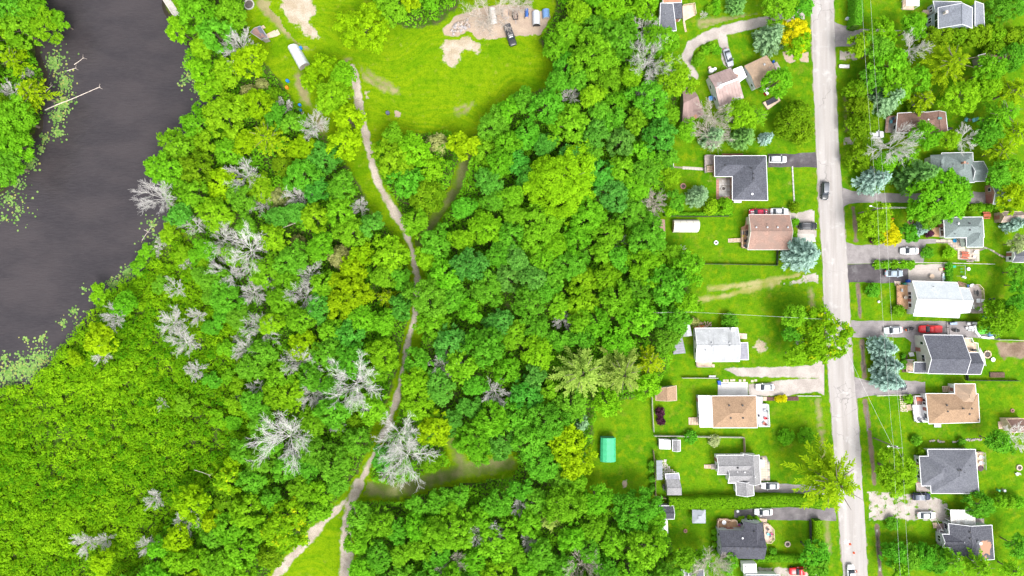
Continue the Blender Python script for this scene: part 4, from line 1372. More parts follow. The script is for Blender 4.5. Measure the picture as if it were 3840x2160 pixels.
DEADM = {'grey': M('dead_grey', (0.64, 0.615, 0.59), 0.85, 0.2, 2.0), 'white': M('dead_white', (0.75, 0.725, 0.70), 0.8, 0.15, 2.0), 'tanwood': M('dead_tan', (0.54, 0.475, 0.42), 0.85, 0.2, 2.0)}
DEADP = [(2.4, 6.0, dead_mesh(300, 2.4, 6.0, 10), stump_mesh(6.0)), (3.2, 8.0, dead_mesh(301, 3.2, 8.0, 11), stump_mesh(8.0)), (4.4, 10.0, dead_mesh(302, 4.4, 10.0, 11), stump_mesh(10.0)),
         (4.4, 10.0, dead_mesh(303, 4.4, 10.0, 9, 0.5), stump_mesh(10.0)), (6.2, 13.0, dead_mesh(304, 6.2, 13.0, 11), stump_mesh(13.0)), (3.2, 7.0, dead_mesh(305, 3.2, 7.0, 6, 0.8), stump_mesh(7.0)), (3.2, 8.0, dead_mesh(306, 3.2, 8.0, 12), stump_mesh(8.0))]


DEAD = []


def dead(t, x, y, r, label, group=None, col='grey', stretch=1.0, rz=None, hk=1.0):
    R = WR(t, r * 0.9, 6)
    best = min(abs(math.log(p[0] / R)) for p in DEADP)
    p = trng.choice([q for q in DEADP if abs(math.log(q[0] / R)) < best + 0.1])
    s = R / p[0]
    q = W(t, x, y, p[1] * s * 0.7 * hk)
    o = thing('bare_tree', label, 'dead tree', (q.x, q.y, 0), trng.uniform(0, 6.28) if rz is None else rz, group)
    o.scale = (s * stretch, s, s * hk)
    DEAD.append((q.x, q.y, R))
    for nm, me in (('trunk', p[3]), ('branches', p[2])):
        c = link_mesh(nm, me, None, o)
        c.material_slots[0].link = 'OBJECT'
        c.material_slots[0].material = DEADM[col]
    return o


GW = 'bare grey trees in the western woods'
LW = 'bare grey leafless tree among the green trees west of the dirt track'
for x, y, r in ((785, 315, 38), (715, 270, 24), (625, 430, 46), (655, 515, 30), (750, 495, 36), (775, 690, 34), (750, 742, 46), (640, 825, 46), (622, 880, 34), (655, 960, 32), (740, 915, 46), (785, 990, 38), (850, 1070, 22), (905, 520, 24),
                (690, 715, 26), (590, 690, 46), (635, 735, 34)):
    dead('Z', x, y, r, LW, GW)
LT = 'bare grey leafless tree rising out of the low shrub thicket'
for x, y, r in ((430, 740, 30), (290, 798, 32), (432, 812, 34), (495, 795, 24), (462, 862, 38), (490, 932, 26), (258, 890, 26), (560, 600, 46), (500, 582, 32), (390, 1255, 26), (215, 1365, 32), (380, 1375, 30), (262, 1360, 22)):
    dead('Z', x, y, r, LT, 'bare trees in the thicket')
LC = 'bare grey tree poking through the leafy woods east of the dirt track'
for x, y, r in ((1115, 915, 34), (1245, 985, 40), (1415, 805, 26), (1555, 608, 20), (1310, 1270, 28), (1435, 240, 26), (1330, 1365, 24)):
    dead('Z', x, y, r, LC, 'bare trees in the eastern woods')
for t, x, y, r, lab, kw in [
    ('Z', 625, 628, 52, 'largest white bare tree beside the thicket in the western woods', dict(col='white')),
    ('Z', 605, 120, 44, 'bare grey tree near the river below the dark-roofed hut', {}),
    ('Z', 418, 490, 52, 'bare grey tree leaning over the water at the river bend', dict(col='grey')),
    ('Z', 890, 968, 74, 'big white bare tree spreading next to the dirt track', dict(col='white')),
    ('Z', 720, 1102, 76, 'big pale bare tree above the yellow-green slope', dict(col='white')),
    ('Z', 1000, 1095, 60, 'long bare tree fallen across the track, upper half', dict(col='white')),
    ('Z', 1022, 1150, 66, 'long bare tree beside the track, lower half', dict(col='white')),
    ('Z', 960, 1198, 34, 'thin bare tree at the bend of the track', {}),
    ('Z', 1645, 510, 32, 'tan bare tree at the wood edge near the white fabric shelter', dict(col='tanwood')),
    ('Z', 1632, 150, 62, 'tall bare grey tree behind the gravel loop', {}),
    ('Z', 1625, 72, 34, 'bare grey tree next to the grey-roofed cottage', {}),
    ('Z', 1640, 205, 44, 'bare grey tree below the tall one behind the gravel loop', {}),
    ('Z', 1812, 288, 42, 'pale bare tree reaching over the brown metal roof', dict(col='tanwood')),
    ('Z', 1788, 335, 44, 'pale bare tree below the brown metal roof', dict(col='tanwood')),
    ('Z', 2262, 350, 56, 'bare grey tree in front of the brown-roofed house porch', {}),
    ('Z', 2308, 125, 42, 'bare grey tree in the woods beside the overhead wires', {}),
    ('Z', 1205, 1340, 44, 'bare grey tree in the bottom woods', {}),
    ('Z', 1150, 1405, 42, 'pale bare tree at the bottom edge of the woods', dict(col='tanwood')),
    ('Z', 1228, 34, 74, 'wide tan bare tree over the sand yard', dict(col='tanwood', hk=0.7)),
    ('Z', 1305, 12, 32, 'small tan bare tree at the back of the sand yard', dict(col='tanwood', hk=0.6)),
    ('Z', 472, 1308, 32, 'pale bare bush in front of the yellow-green tree', dict(col='white')),
    ('Z', 515, 1312, 24, 'white bare branches beside the pale bare bush', dict(col='white')),
    ('L1', 80, 690, 75, 'white bare tree on the far river bank', dict(col='white')),
    ('L1', 200, 540, 55, 'grey bare bush on the far river bank', {}),
    ('Z', 2448, 345, 38, 'white bare branches beside the pale blue chairs', dict(col='white')),
    ('B', 850, 1000, 75, 'white bare branches above the brown-roofed house', dict(col='white')),
    ('Z', 2555, 1125, 44, 'bare pale tree at the edge beside the hip-roofed house lawn', dict(col='white')),
    ('Z', 1790, 1432, 62, 'wide pale bare tree at the bottom by the camper', dict(col='tanwood')),
    ('Z', 1460, 1425, 46, 'tan bare bush at the bottom of the woods', dict(col='tanwood')),
    ('E', 1610, 530, 55, 'thin bare tree inside the roadside clump', {}),
    ('C', 390, 1090, 75, 'half bare tree on the edge of the long lawn', dict(col='white')),
    ('A', 640, 150, 40, 'small grey bare bush at the cottage deck', {}),
]:
    dead(t, x, y, r, lab, **kw)


# ---- the woods
LANDM = [(520, 60, 'beside the sea wall'), (520, 250, 'along the upper river bank'), (460, 400, 'on the point in the river'), (650, 230, 'behind the blue barrels'), (560, 520, 'at the river bend'), (760, 400, 'behind the golden plumed tree'),
         (700, 620, 'around the largest white bare tree'), (850, 560, 'on the upper west side of the track'), (820, 780, 'around the broad yellow-green tree'), (950, 700, 'at the track bend'), (880, 1040, 'around the big white bare tree by the track'),
         (650, 1200, 'below the big pale bare tree'), (780, 1280, 'beside the grassy triangle'), (520, 1400, 'at the foot of the thicket'), (1020, 420, 'between the meadow and the fork'), (1240, 400, 'south-east of the meadow'), (1500, 60, 'behind the sand yard'),
         (1480, 200, 'on the east edge of the meadow'), (1600, 260, 'below the tall bare tree by the loop'), (1400, 340, 'above the largest lime tree'), (1600, 440, 'behind the charcoal house'), (1200, 560, 'east of the path fork'), (1450, 580, 'below the largest lime tree'),
         (1650, 700, 'west of the two-track lawn'), (1200, 760, 'across the track from the golden plumed bush'), (1400, 740, 'around the small bare tree mid-forest'), (1600, 850, 'behind the metal lean-to'), (1150, 920, 'above the big lime tree by the track'),
         (1330, 960, 'west of the olive plumed trees'), (1150, 1080, 'at the grassy path'), (1350, 1150, 'north of the wide grassy path end'), (1000, 1320, 'south of the grassy path'), (1200, 1350, 'around the bottom bare tree'), (1400, 1300, 'south-west of the green shed'),
         (1580, 1340, 'south of the green shed clearing'), (1050, 20, 'north of the meadow'), (60, 200, 'on the far river bank')]


def fill_woods():
    r = np.random.default_rng(5)
    polys = [F1w, F2w, F3w, FIw]
    allp = np.array([p for q in polys for p in q])
    x0, y0 = allp.min(0)
    x1, y1 = allp.max(0)
    tracks = [TRACK, TRACK2]
    wide = [TRACK[15:], TRACK2, TRACK3, TRACK4, TRACK5, WL('L1', [(1180, -120), (1242, 0), (1375, 190)])]
    n = 26000
    X, Y = r.uniform(x0, x1, n), r.uniform(y0, y1, n)
    ins = np.zeros(n, bool)
    for q in polys:
        ins |= sdpoly(q, X, Y) > 1.2
    ins &= sdpoly(RIVER, X, Y) < 0.0
    dt = np.min([segdist(t, X, Y) for t in tracks], 0)
    dw = np.min([segdist(t, X, Y) for t in wide], 0)
    clear = [WL('Z', [(885, 1235), (1010, 1250), (1130, 1215), (1285, 1185), (1285, 1140), (1190, 1160), (1150, 1100), (1120, 1105), (1140, 1170), (1000, 1225)]),
             WL('Z', [(870, 1260), (800, 1330), (700, 1440), (660, 1530), (895, 1530), (895, 1290)])]
    for q in clear:
        ins &= sdpoly(q, X, Y) < 0.8
    X, Y, dt, dw = X[ins], Y[ins], dt[ins], dw[ins]
    placed = []
    names = {'lime': 'lime green', 'bright': 'fresh green', 'mid': 'mid green', 'deep': 'deep green', 'blue': 'blue-green', 'yellow': 'yellow-green', 'olive': 'olive green', 'tan': 'tan-tinted'}
    for x, y, d, d2 in zip(X, Y, dt, dw):
        R = float(r.choice([2.6, 3.2, 3.8, 4.5, 5.3], p=[0.16, 0.26, 0.28, 0.20, 0.10]))
        if abs(x) > 133 or abs(y) > 77:
            continue
        # crowns shift outward from the picture centre with their height
        k = HC / (HC - 6.0)
        px, py = (x * k * S + 1920) * 0.67083, (1080 - y * k * S) * 0.67083
        if d2 < R * 0.8 + 1.4 or d < (R * 0.42 + 0.7 if py > 600 else R * 0.75 + 1.0):
            continue
        if any((x - a) ** 2 + (y - b) ** 2 < (0.75 * (R + c)) ** 2 for a, b, c in placed):
            continue
        if any((x - a) ** 2 + (y - b) ** 2 < (0.72 * (R + c)) ** 2 for a, b, c in TREES if c > 1.5):
            continue
        if any((x - a) ** 2 + (y - b) ** 2 < (0.62 * R + 0.55 * c) ** 2 for a, b, c in DEAD):
            continue
        if px < 1060 and R > 4 and py > 100:
            R *= 0.75
        z = float(vnoise(x, y, 0.05, 9))
        if px < 700 and py < 460:
            w = dict(bright=4, lime=3, mid=2, yellow=1, olive=1)
        elif px < 760 and py > 1020:
            w = dict(yellow=1.5, lime=3, bright=4, mid=3, olive=1)
        elif px < 1075 and py < 1100:
            w = dict(bright=4, lime=3, yellow=1, mid=3, olive=1, deep=1, tan=0.4)
        elif py < 260:
            w = dict(bright=4, lime=3, mid=2)
        elif 1080 < px < 1350 and py > 640 and py < 1100:
            w = dict(deep=2, blue=2, mid=4, bright=3)
        elif 1180 < px < 1700 and py < 560:
            w = dict(deep=2, mid=4, blue=1, bright=3)
        elif px > 1350 and py < 1000:
            w = dict(bright=5, lime=2.5, mid=3)
        else:
            w = dict(mid=4, bright=4, lime=1.5, deep=1, olive=1)
        if z > 0.62 and 'mid' in w:
            w['mid'] *= 2.5
        ks = list(w)
        pr = np.array([w[q] for q in ks], float)
        c = str(r.choice(ks, p=pr / pr.sum()))
        kind = 'cedar' if c in ('tan', 'olive') and R < 3.6 else 'broad'
        lm = min(LANDM, key=lambda q: (q[0] - px) ** 2 + (q[1] - py) ** 2)[2]
        sz = 'small' if R < 3 else ('large' if R > 4.2 else 'middling')
        plant_at(kind, x, y, R, c, f'{sz} {names[c]} {"dense round" if kind == "cedar" else "broadleaf"} tree {lm}', f'woodland trees {lm}', name='woodland_tree', squash=float(r.uniform(0.85, 1.2)))
        placed.append((x, y, R))


fill_woods()
for k in range(95):
    f = trng.random()
    a, b = F1[28 + int(f * 5)], F1[29 + int(f * 5)]
    x, y = a[0] + (b[0] - a[0]) * (f * 5 % 1) - trng.expovariate(1 / 60), a[1] + (b[1] - a[1]) * (f * 5 % 1) + trng.uniform(-25, 25)
    p = W('Z', x, y, 3)
    if any((p.x - q[0]) ** 2 + (p.y - q[1]) ** 2 < (0.8 * q[2] + 1) ** 2 for q in TREES + DEAD) or not inside(THw, p.x, p.y):
        continue
    if k % 4 == 0:
        dead('Z', x, y, 17, 'small twiggy grey bush where the thicket meets the woods', 'grey bushes at the thicket edge', hk=0.8)
    else:
        c = trng.choice(['bright', 'lime', 'mid'])
        plant_at('broad', p.x, p.y, trng.uniform(1.5, 2.3), c, f'{c} green sapling where the thicket meets the woods', f'{c} saplings at the thicket edge', name='sapling', squash=0.7)


# ---- undergrowth, thicket: nobody could count it
def leaf_field(name, polys, per_m2, hmax, csc, leaf, mat, label, cat, seed, avoid=(), holes=(), over=-0.1):
    """A continuous rough cover of leaves: height follows clumpy noise, with hollows between the clumps."""
    r = np.random.default_rng(seed)
    allp = np.array([p for q in polys for p in q])
    x0, y0 = np.maximum(allp.min(0), (-140, -84))
    x1, y1 = np.minimum(allp.max(0), (140, 84))
    n = int((x1 - x0) * (y1 - y0) * per_m2)
    X, Y = r.uniform(x0, x1, n), r.uniform(y0, y1, n)
    ins = np.zeros(n, bool)
    for q in polys:
        ins |= inside(q, X, Y)
    X, Y = X[ins], Y[ins]
    ok = sdpoly(RIVER, X, Y) < over
    for t, w in avoid:
        ok &= segdist(t, X, Y) > w
    for q in holes:
        ok &= ~inside(q, X, Y)
    X, Y = X[ok], Y[ok]

    def hf(x, y):
        wx, wy = x + 1.2 * vnoise(x, y, 0.5, seed + 8), y + 1.2 * vnoise(x, y, 0.5, seed + 9)
        h = 0.30 * vnoise(x, y, 0.11, seed) + 0.34 * vnoise(wx, wy, csc * 0.45, seed + 1) + 0.40 * vnoise(wx, wy, csc, seed + 2)
        return np.clip((h - 0.29) / 0.46, 0.02, 1.3)
    h = hf(X, Y)
    keep = r.random(len(X)) < 0.25 + 1.1 * h
    X, Y, h = X[keep], Y[keep], h[keep]
    e = 0.25
    gx, gy = (hf(X + e, Y) - h) / e, (hf(X, Y + e) - h) / e
    m = len(X)
    Z = hmax * h * (1 - 0.35 * r.random(m) ** 2) + 0.05
    N = unit(np.stack([-gx * hmax * 0.8, -gy * hmax * 0.8, np.ones(m)], 1) + r.normal(size=(m, 3)) * 0.45)
    s = leaf * r.uniform(0.55, 1.2, m)
    tone = np.clip(0.05 + 0.35 * vnoise(X, Y, 0.12, seed + 4) + 0.55 * vnoise(X, Y, csc * 1.1, seed + 5) + r.normal(size=m) * 0.1, 0, 1)
    V, F, t = leaf_arrays(np.stack([X, Y, Z], 1), N, r.normal(size=(m, 3)), s, s * 0.6, tone)
    tag(link_mesh(name, array_mesh(name, V, F, t), LM[mat]), label, cat, kind='stuff')


hole3 = [WL('Z', [(885, 1240), (1010, 1255), (1130, 1220), (1290, 1192), (1290, 1135), (1190, 1150), (1155, 1095), (1115, 1100), (1135, 1165), (1000, 1215)]), WL('Z', [(880, 1250), (800, 1325), (690, 1430), (640, 1530), (905, 1530), (900, 1290)])]
leaf_field('undergrowth', [F1w, F2w, F3w, FIw], 15, 5.4, 0.5, 0.36, 'under', 'dark green undergrowth filling the gaps between the woodland trees', 'undergrowth', 31,
           [(TRACK[:9], 1.6), (TRACK[8:16], 1.5), (TRACK[15:], 1.8), (TRACK2, 1.6), (TRACK3, 2.2), (TRACK4, 1.5), (TRACK5, 1.6)], hole3, over=0.7)
leaf_field('shrub_thicket', [THw], 14, 1.3, 0.6, 0.33, 'thicket', 'dense low green shrub thicket covering the marshy bank', 'thicket', 37, over=0.6)


def shrub_domes(n, seed):
    r = np.random.default_rng(seed)
    q = np.array(THw)
    X, Y = r.uniform(-140, q[:, 0].max(), n), r.uniform(-84, q[:, 1].max(), n)
    k = inside(THw, X, Y) & (r.random(n) < 0.35 + 0.9 * vnoise(X, Y, 0.1, seed))
    X, Y = X[k], Y[k]
    k = sdpoly(RIVER, X, Y) < 0.3
    X, Y = X[k], Y[k]
    n = len(X)
    R = r.gamma(5.0, 0.165, n).clip(0.3, 1.9)
    H = R * 0.9 + r.uniform(0.2, 1.1, n)
    per = (26 * R + 14).astype(int)
    idx = np.repeat(np.arange(n), per)
    m = len(idx)
    d = rdir(r, m)
    d[:, 2] = np.where(r.random(m) < 0.85, np.abs(d[:, 2]), d[:, 2])
    P = np.stack([X, Y, H], 1)[idx] + d * (R[idx] * r.uniform(0.6, 1.1, m))[:, None] * np.array([1, 1, 0.7])
    N = unit(d * 0.8 + r.normal(size=(m, 3)) * 0.35 + np.array([0, 0, 0.55]))
    s = 0.27 * r.uniform(0.6, 1.2, m)
    tone = np.clip(0.12 + 0.5 * vnoise(X, Y, 0.08, seed + 1)[idx] + r.normal(size=n)[idx] * 0.22 + 0.22 * r.random(m), 0, 1)
    V, F, t = leaf_arrays(P, N, r.normal(size=(m, 3)), s, s * 0.62, tone)
    tag(link_mesh('shrub_thicket', array_mesh('shrub_thicket', V, F, t), LM['thicket']), 'rounded bright green shrubs crowding the marshy bank', 'shrubs', kind='stuff')


shrub_domes(9500, 38)


# ---- clipped hedges
def hedge(t, pts, width, height, mat, label, seed, leaf=0.2, dens=40):
    r = np.random.default_rng(seed)
    q = dens_pts = dens_path(WL(t, pts, height * 0.8), 0.4)
    o = thing('hedge', label, 'hedge', (q[0].x, q[0].y, 0))
    P, N = [], []
    for a, b in zip(q[:-1], q[1:]):
        d = b - a
        L = d.length
        u = Vector((-d.y, d.x, 0)) / L
        for side in range(3):
            m = int(dens * L * (width if side == 0 else height * 0.8))
            s = r.random(m)
            for i in range(m):
                p = a.lerp(b, s[i])
                wv = width / 2 * (1 + 0.14 * (float(vnoise(p.x, p.y, 0.5, seed)) - 0.5) * 2)
                if side == 0:
                    w = r.uniform(-1, 1)
                    z = height * (1 - 0.12 * w ** 4) + r.normal() * 0.07 + 0.22 * (float(vnoise(p.x, p.y, 0.7, seed + 2)) - 0.5)
                    P.append((p.x + u.x * w * wv, p.y + u.y * w * wv, z))
                    N.append((u.x * w * 0.5 + r.normal() * 0.35, u.y * w * 0.5 + r.normal() * 0.35, 1))
                else:
                    sg = 1 if side == 1 else -1
                    P.append((p.x + u.x * sg * wv + r.normal() * 0.05, p.y + u.y * sg * wv + r.normal() * 0.05, r.uniform(0.05, height)))
                    N.append((u.x * sg + r.normal() * 0.3, u.y * sg + r.normal() * 0.3, 0.4))
    P = np.array(P) - np.array([q[0].x, q[0].y, 0])
    N = unit(np.array(N))
    m = len(P)
    s = leaf * r.uniform(0.7, 1.3, m)
    V, F, tn = leaf_arrays(P, N, r.normal(size=(m, 3)), s, s * 0.65, np.clip(0.4 + r.normal(size=m) * 0.22, 0, 1))
    link_mesh('foliage', array_mesh('foliage', V, F, tn), LM[mat], o)
    core = MB()
    w = width / 2 * 0.7
    for a, b in zip(q[:-1:3], q[3::3] + [q[-1]]):
        d = (b - a)
        if d.length < 1e-3:
            continue
        u = Vector((-d.y, d.x, 0)).normalized() * w
        core.prism([a - u, b - u, b + u, a + u], 0.0, height * 0.72)
    core.build('twig_core', M('hedge_core', (0.06, 0.14, 0.008), 0.95, 0.2), o)
    return o


def dens_path(pts, step):
    return dens(pts, step)


hedge('G', [(290, 715), (500, 722), (780, 715), (1000, 712), (1180, 702), (1400, 690), (1640, 700), (1860, 720)], 2.9, 2.6, 'lime', 'very long clipped cedar hedge between the two drives', 51)
hedge('G', [(1790, 890), (1795, 1020), (1780, 1150)], 2.0, 2.2, 'lime', 'clipped hedge along the roadside of the lawn with the octagonal deck', 52)
hedge('G', [(1180, 1282), (1400, 1272), (1640, 1285)], 1.7, 1.8, 'bright', 'clipped hedge south of the octagonal deck lawn', 53)
hedge('G', [(255, 1290), (420, 1300), (540, 1290)], 1.8, 1.9, 'bright', 'clipped hedge behind the lawn with the grey gazebo', 54)
hedge('B', [(262, -60), (268, 60), (262, 180), (250, 260)], 2.0, 4.2, 'mid', 'tall dark cedar hedge beside the road under the wires', 55)
hedge('C', [(250, 706), (500, 705), (930, 700)], 0.9, 1.0, 'bright', 'low overgrown hedge along the fence behind the white fabric shelter', 56)


# ---- lilies and weed on the water
def lilies():
    r = np.random.default_rng(77)
    spots = [('L1', 410, 470, 100, 150), ('L1', 490, 620, 80, 150), ('L1', 470, 780, 75, 170), ('L1', 430, 880, 70, 90), ('L1', 440, 1010, 55, 60), ('L1', 330, 1050, 45, 40), ('L1', 230, 1240, 65, 90), ('L1', 310, 1130, 30, 30),
             ('L1', 1430, 580, 60, 26), ('L1', 1490, 690, 60, 20), ('L1', 1380, 630, 40, 12), ('L1', 1390, 490, 30, 8), ('L1', 1410, 1000, 20, 8),
             ('L4', 1150, 250, 70, 40), ('L4', 1180, 400, 90, 110), ('L4', 960, 610, 60, 80), ('L4', 860, 690, 60, 60), ('L4', 760, 900, 60, 60), ('L4', 560, 900, 40, 26), ('L4', 470, 990, 50, 26), ('L4', 310, 1100, 50, 26), ('L4', 200, 1110, 40, 12),
             ('L4', 640, 740, 60, 12), ('L4', 300, 1260, 110, 200), ('L4', 150, 1320, 110, 200), ('L4', 60, 1390, 100, 190), ('L4', 240, 1350, 80, 120), ('L4', 20, 1250, 40, 30), ('L4', 60, 60, 90, 50), ('L4', 150, 140, 120, 40), ('L4', 20, 200, 40, 26), ('L1', 120, 1400, 140, 60), ('L4', 600, 1010, 60, 40)]
    V, F, t = [], [], []
    for tl, x, y, rad, n in spots:
        for k in range(int(n * 1.5)):
            a, d = r.uniform(0, 6.28), rad * abs(r.normal()) * 0.62
            p = W(tl, x + d * math.cos(a), y + d * math.sin(a), -0.5)
            if float(sdpoly(RIVER, np.array([p.x]), np.array([p.y]))[0]) < -0.2:
                continue
            s = r.uniform(0.10, 0.34)
            b = len(V)
            ph = r.uniform(0, 6.28)
            for j in range(6):
                aa = ph + j * 1.0472 * 0.93
                V.append((p.x + s * math.cos(aa), p.y + s * math.sin(aa), -0.535 + r.uniform(0, 0.03)))
            tn = r.random()
            t += [tn] * 6
            F += [(b, b + 1, b + 2, b + 3), (b, b + 3, b + 4, b + 5)]
    o = link_mesh('water_lilies', array_mesh('water_lilies', np.array(V), np.array(F), np.array(t)), leafmat('lily_pad', (0.09, 0.22, 0.035), (0.30, 0.47, 0.13), (0.40, 0.36, 0.10)))
    tag(o, 'pale green lily pads floating along both river banks', 'water lilies', kind='stuff')


lilies()

# ================================================================== BUILDINGS
ROOFS = {}


def area2(q):
    return sum(q[i][0] * q[(i + 1) % len(q)][1] - q[(i + 1) % len(q)][0] * q[i][1] for i in range(len(q)))


def inset(q, d):
    n = len(q)
    sg = 1 if area2(q) > 0 else -1
    lines = []
    for i in range(n):
        a, b = Vector(q[i][:2]), Vector(q[(i + 1) % n][:2])
        u = (b - a).normalized()
        nn = Vector((-u.y, u.x)) * sg
        lines.append((a + nn * d, u))
    out = []
    for i in range(n):
        (p, u), (r, v) = lines[i - 1], lines[i]
        cr = u.x * v.y - u.y * v.x
        t = ((r.x - p.x) * v.y - (r.y - p.y) * v.x) / (cr if abs(cr) > 1e-6 else 1e-6)
        out.append(Vector((p.x + u.x * t, p.y + u.y * t, q[i][2] if len(q[i]) > 2 else 0)))
    return out


def lerp(a, b, f):
    return Vector(a).lerp(Vector(b), f)


def up(p, z):
    return Vector((p[0], p[1], p[2] + z))


def slopes_of(q, kind, rise, axis='EW', f=0.5, hipk=1.0):
    NW, NE, SE, SW = q
    if kind == 'flat':
        return [[NW, NE, SE, SW]], None
    if kind == 'shed':           # high on the side named by axis
        hi = {'N': (0, 1), 'E': (1, 2), 'S': (2, 3), 'W': (3, 0)}[axis]
        p = [up(v, rise) if i in hi else v for i, v in enumerate(q)]
        return [p], None
    if axis == 'EW':
        a, b = up(lerp(NW, SW, f), rise), up(lerp(NE, SE, f), rise)
        wd = ((Vector(NW) - Vector(SW)).length + (Vector(NE) - Vector(SE)).length) / 4
    else:
        a, b = up(lerp(NW, NE, f), rise), up(lerp(SW, SE, f), rise)
        wd = ((Vector(NW) - Vector(NE)).length + (Vector(SW) - Vector(SE)).length) / 4
    L = (b - a).length
    if kind == 'hip':
        k = min(0.48, wd * hipk / L)
        a, b = lerp(a, b, k), lerp(b, a, k)
    if axis == 'EW':
        s = [[NW, NE, b, a], [a, b, SE, SW]]
        if kind == 'hip':
            s += [[NW, a, SW], [NE, SE, b]]
    else:
        s = [[NW, a, b, SW], [a, NE, SE, b]]
        if kind == 'hip':
            s += [[NW, NE, a], [SW, b, SE]]
    return s, (a, b)


def roofz(root, x, y):
    z = None
    for poly in ROOFS.get(root.name, []):
        if bool(inside([p[:2] for p in poly], np.array(x), np.array(y))):
            n = (Vector(poly[1]) - Vector(poly[0])).cross(Vector(poly[2]) - Vector(poly[1]))
            zz = poly[0][2] - (n.x * (x - poly[0][0]) + n.y * (y - poly[0][1])) / n.z
            z = zz if z is None else max(z, zz)
    return z


def roof_point(root, t, x, y):
    h = 3.0
    for _ in range(5):
        p = W(t, x, y, h)
        z = roofz(root, p.x, p.y)
        if z is None:
            break
        h = z
    return W(t, x, y, h)


def block(root, t, pts, he, kind, rise=1.2, axis='EW', roof=None, wall=None, f=0.5, over=0.35, trim=WHITE, panels=0, thick=0.13, ridge=True, gutter=True, hipk=1.0, base=0.0, wallon=True, ridgemat=None):
    """One roofed block of a building: eave outline traced in the photograph (NW, NE, SE, SW), walls below it."""
    q = [W(t, x, y, he) for x, y in pts]
    sl, rg = slopes_of(q, kind, rise, axis, f, hipk)
    ROOFS.setdefault(root.name, []).extend(sl)
    wq = inset(q, over)
    if wallon:
        mb = MB().prism(wq, base - 0.05, he - 0.02)
        wsl, wr = slopes_of([Vector((p[0], p[1], he - thick - 0.06)) for p in wq], kind, max(0.05, rise - 0.08), axis, f, hipk)
        if kind in ('gable', 'shed'):
            for s in wsl:
                mb.slab(s, 0.10)
            if kind == 'gable':
                a, b = wr
                NW, NE, SE, SW = wq
                z = he - 0.05
                ends = [(NW, SW, a), (NE, SE, b)] if axis == 'EW' else [(NW, NE, a), (SW, SE, b)]
                for p0, p1, ap in ends:
                    o3 = (a - b).normalized() * (0.06 if ap is a else -0.06)
                    tri = [Vector((p0[0], p0[1], z)), Vector((p1[0], p1[1], z)), Vector(ap)]
                    mb.add([v - o3 for v in tri] + [v + o3 * 0.02 for v in tri], [(0, 1, 2), (5, 4, 3), (0, 3, 4, 1), (1, 4, 5, 2), (2, 5, 3, 0)])
        mb.build('wall', wall, root)
    if panels:
        k = 0
        for s in sl:
            if len(s) != 4:
                MB().slab(s, thick).build('roof_panel', roof, root)
                continue
            # strips run from eave to ridge
            if axis in ('EW', 'N', 'S'):
                e0, e1, r0, r1 = (s[0], s[1], s[3], s[2])
            else:
                e0, e1, r0, r1 = (s[0], s[3], s[1], s[2])
            for i in range(panels):
                g = 0.006
                a0, a1 = i / panels + g * 0.5, (i + 1) / panels - g * 0.5
                MB().slab([lerp(e0, e1, a0), lerp(e0, e1, a1), lerp(r0, r1, a1), lerp(r0, r1, a0)], thick * 0.6 + 0.012 * ((i + k) % 2)).build('roof_panel', roof, root)
            MB().slab([up(p, -thick * 0.7) for p in s], 0.05).build('roof_deck', DARK, root)
            k += 1
    else:
        mb = MB()
        for s in sl:
            mb.slab(s, thick)
        mb.build('roof', roof, root)
    if gutter and trim is not None:
        mb = MB()
        q2 = inset(q, -0.055)
        for i in range(4):
            a, b = q2[i], q2[(i + 1) % 4]
            za = zb = he
            if kind == 'gable':
                rake = (axis == 'EW' and i in (1, 3)) or (axis == 'NS' and i in (0, 2))
                if rake:
                    ap = rg[0] if i in (3, 0) else rg[1]
                    m = Vector((lerp(a, b, f if (axis == 'EW') == (i == 1) else 1 - f)[0], lerp(a, b, f if (axis == 'EW') == (i == 1) else 1 - f)[1], ap.z - 0.05))
                    if axis == 'NS':
                        ff = f if i == 0 else 1 - f
                        m = Vector((lerp(a, b, ff)[0], lerp(a, b, ff)[1], ap.z - 0.05))
                    mb.bar((a[0], a[1], he - 0.05), m, 0.10, 0.16)
                    mb.bar(m, (b[0], b[1], he - 0.05), 0.10, 0.16)
                    continue
            if kind == 'shed':
                hi = {'N': (0, 1), 'E': (1, 2), 'S': (2, 3), 'W': (3, 0)}[axis]
                za, zb = he + (rise if i in hi else 0), he + (rise if (i + 1) % 4 in hi else 0)
            mb.bar((a[0], a[1], za - 0.06), (b[0], b[1], zb - 0.06), 0.12, 0.13)
        mb.build('fascia', trim, root)
    if ridge and rg is not None and not panels:
        d = (rg[1] - rg[0]).normalized()
        MB().bar(up(rg[0], 0.015), up(rg[1], 0.015), 0.26, 0.06).build('ridge_cap', ridgemat or roof, root)
    root_w = dict(wq=wq, he=he, q=q)
    return root_w


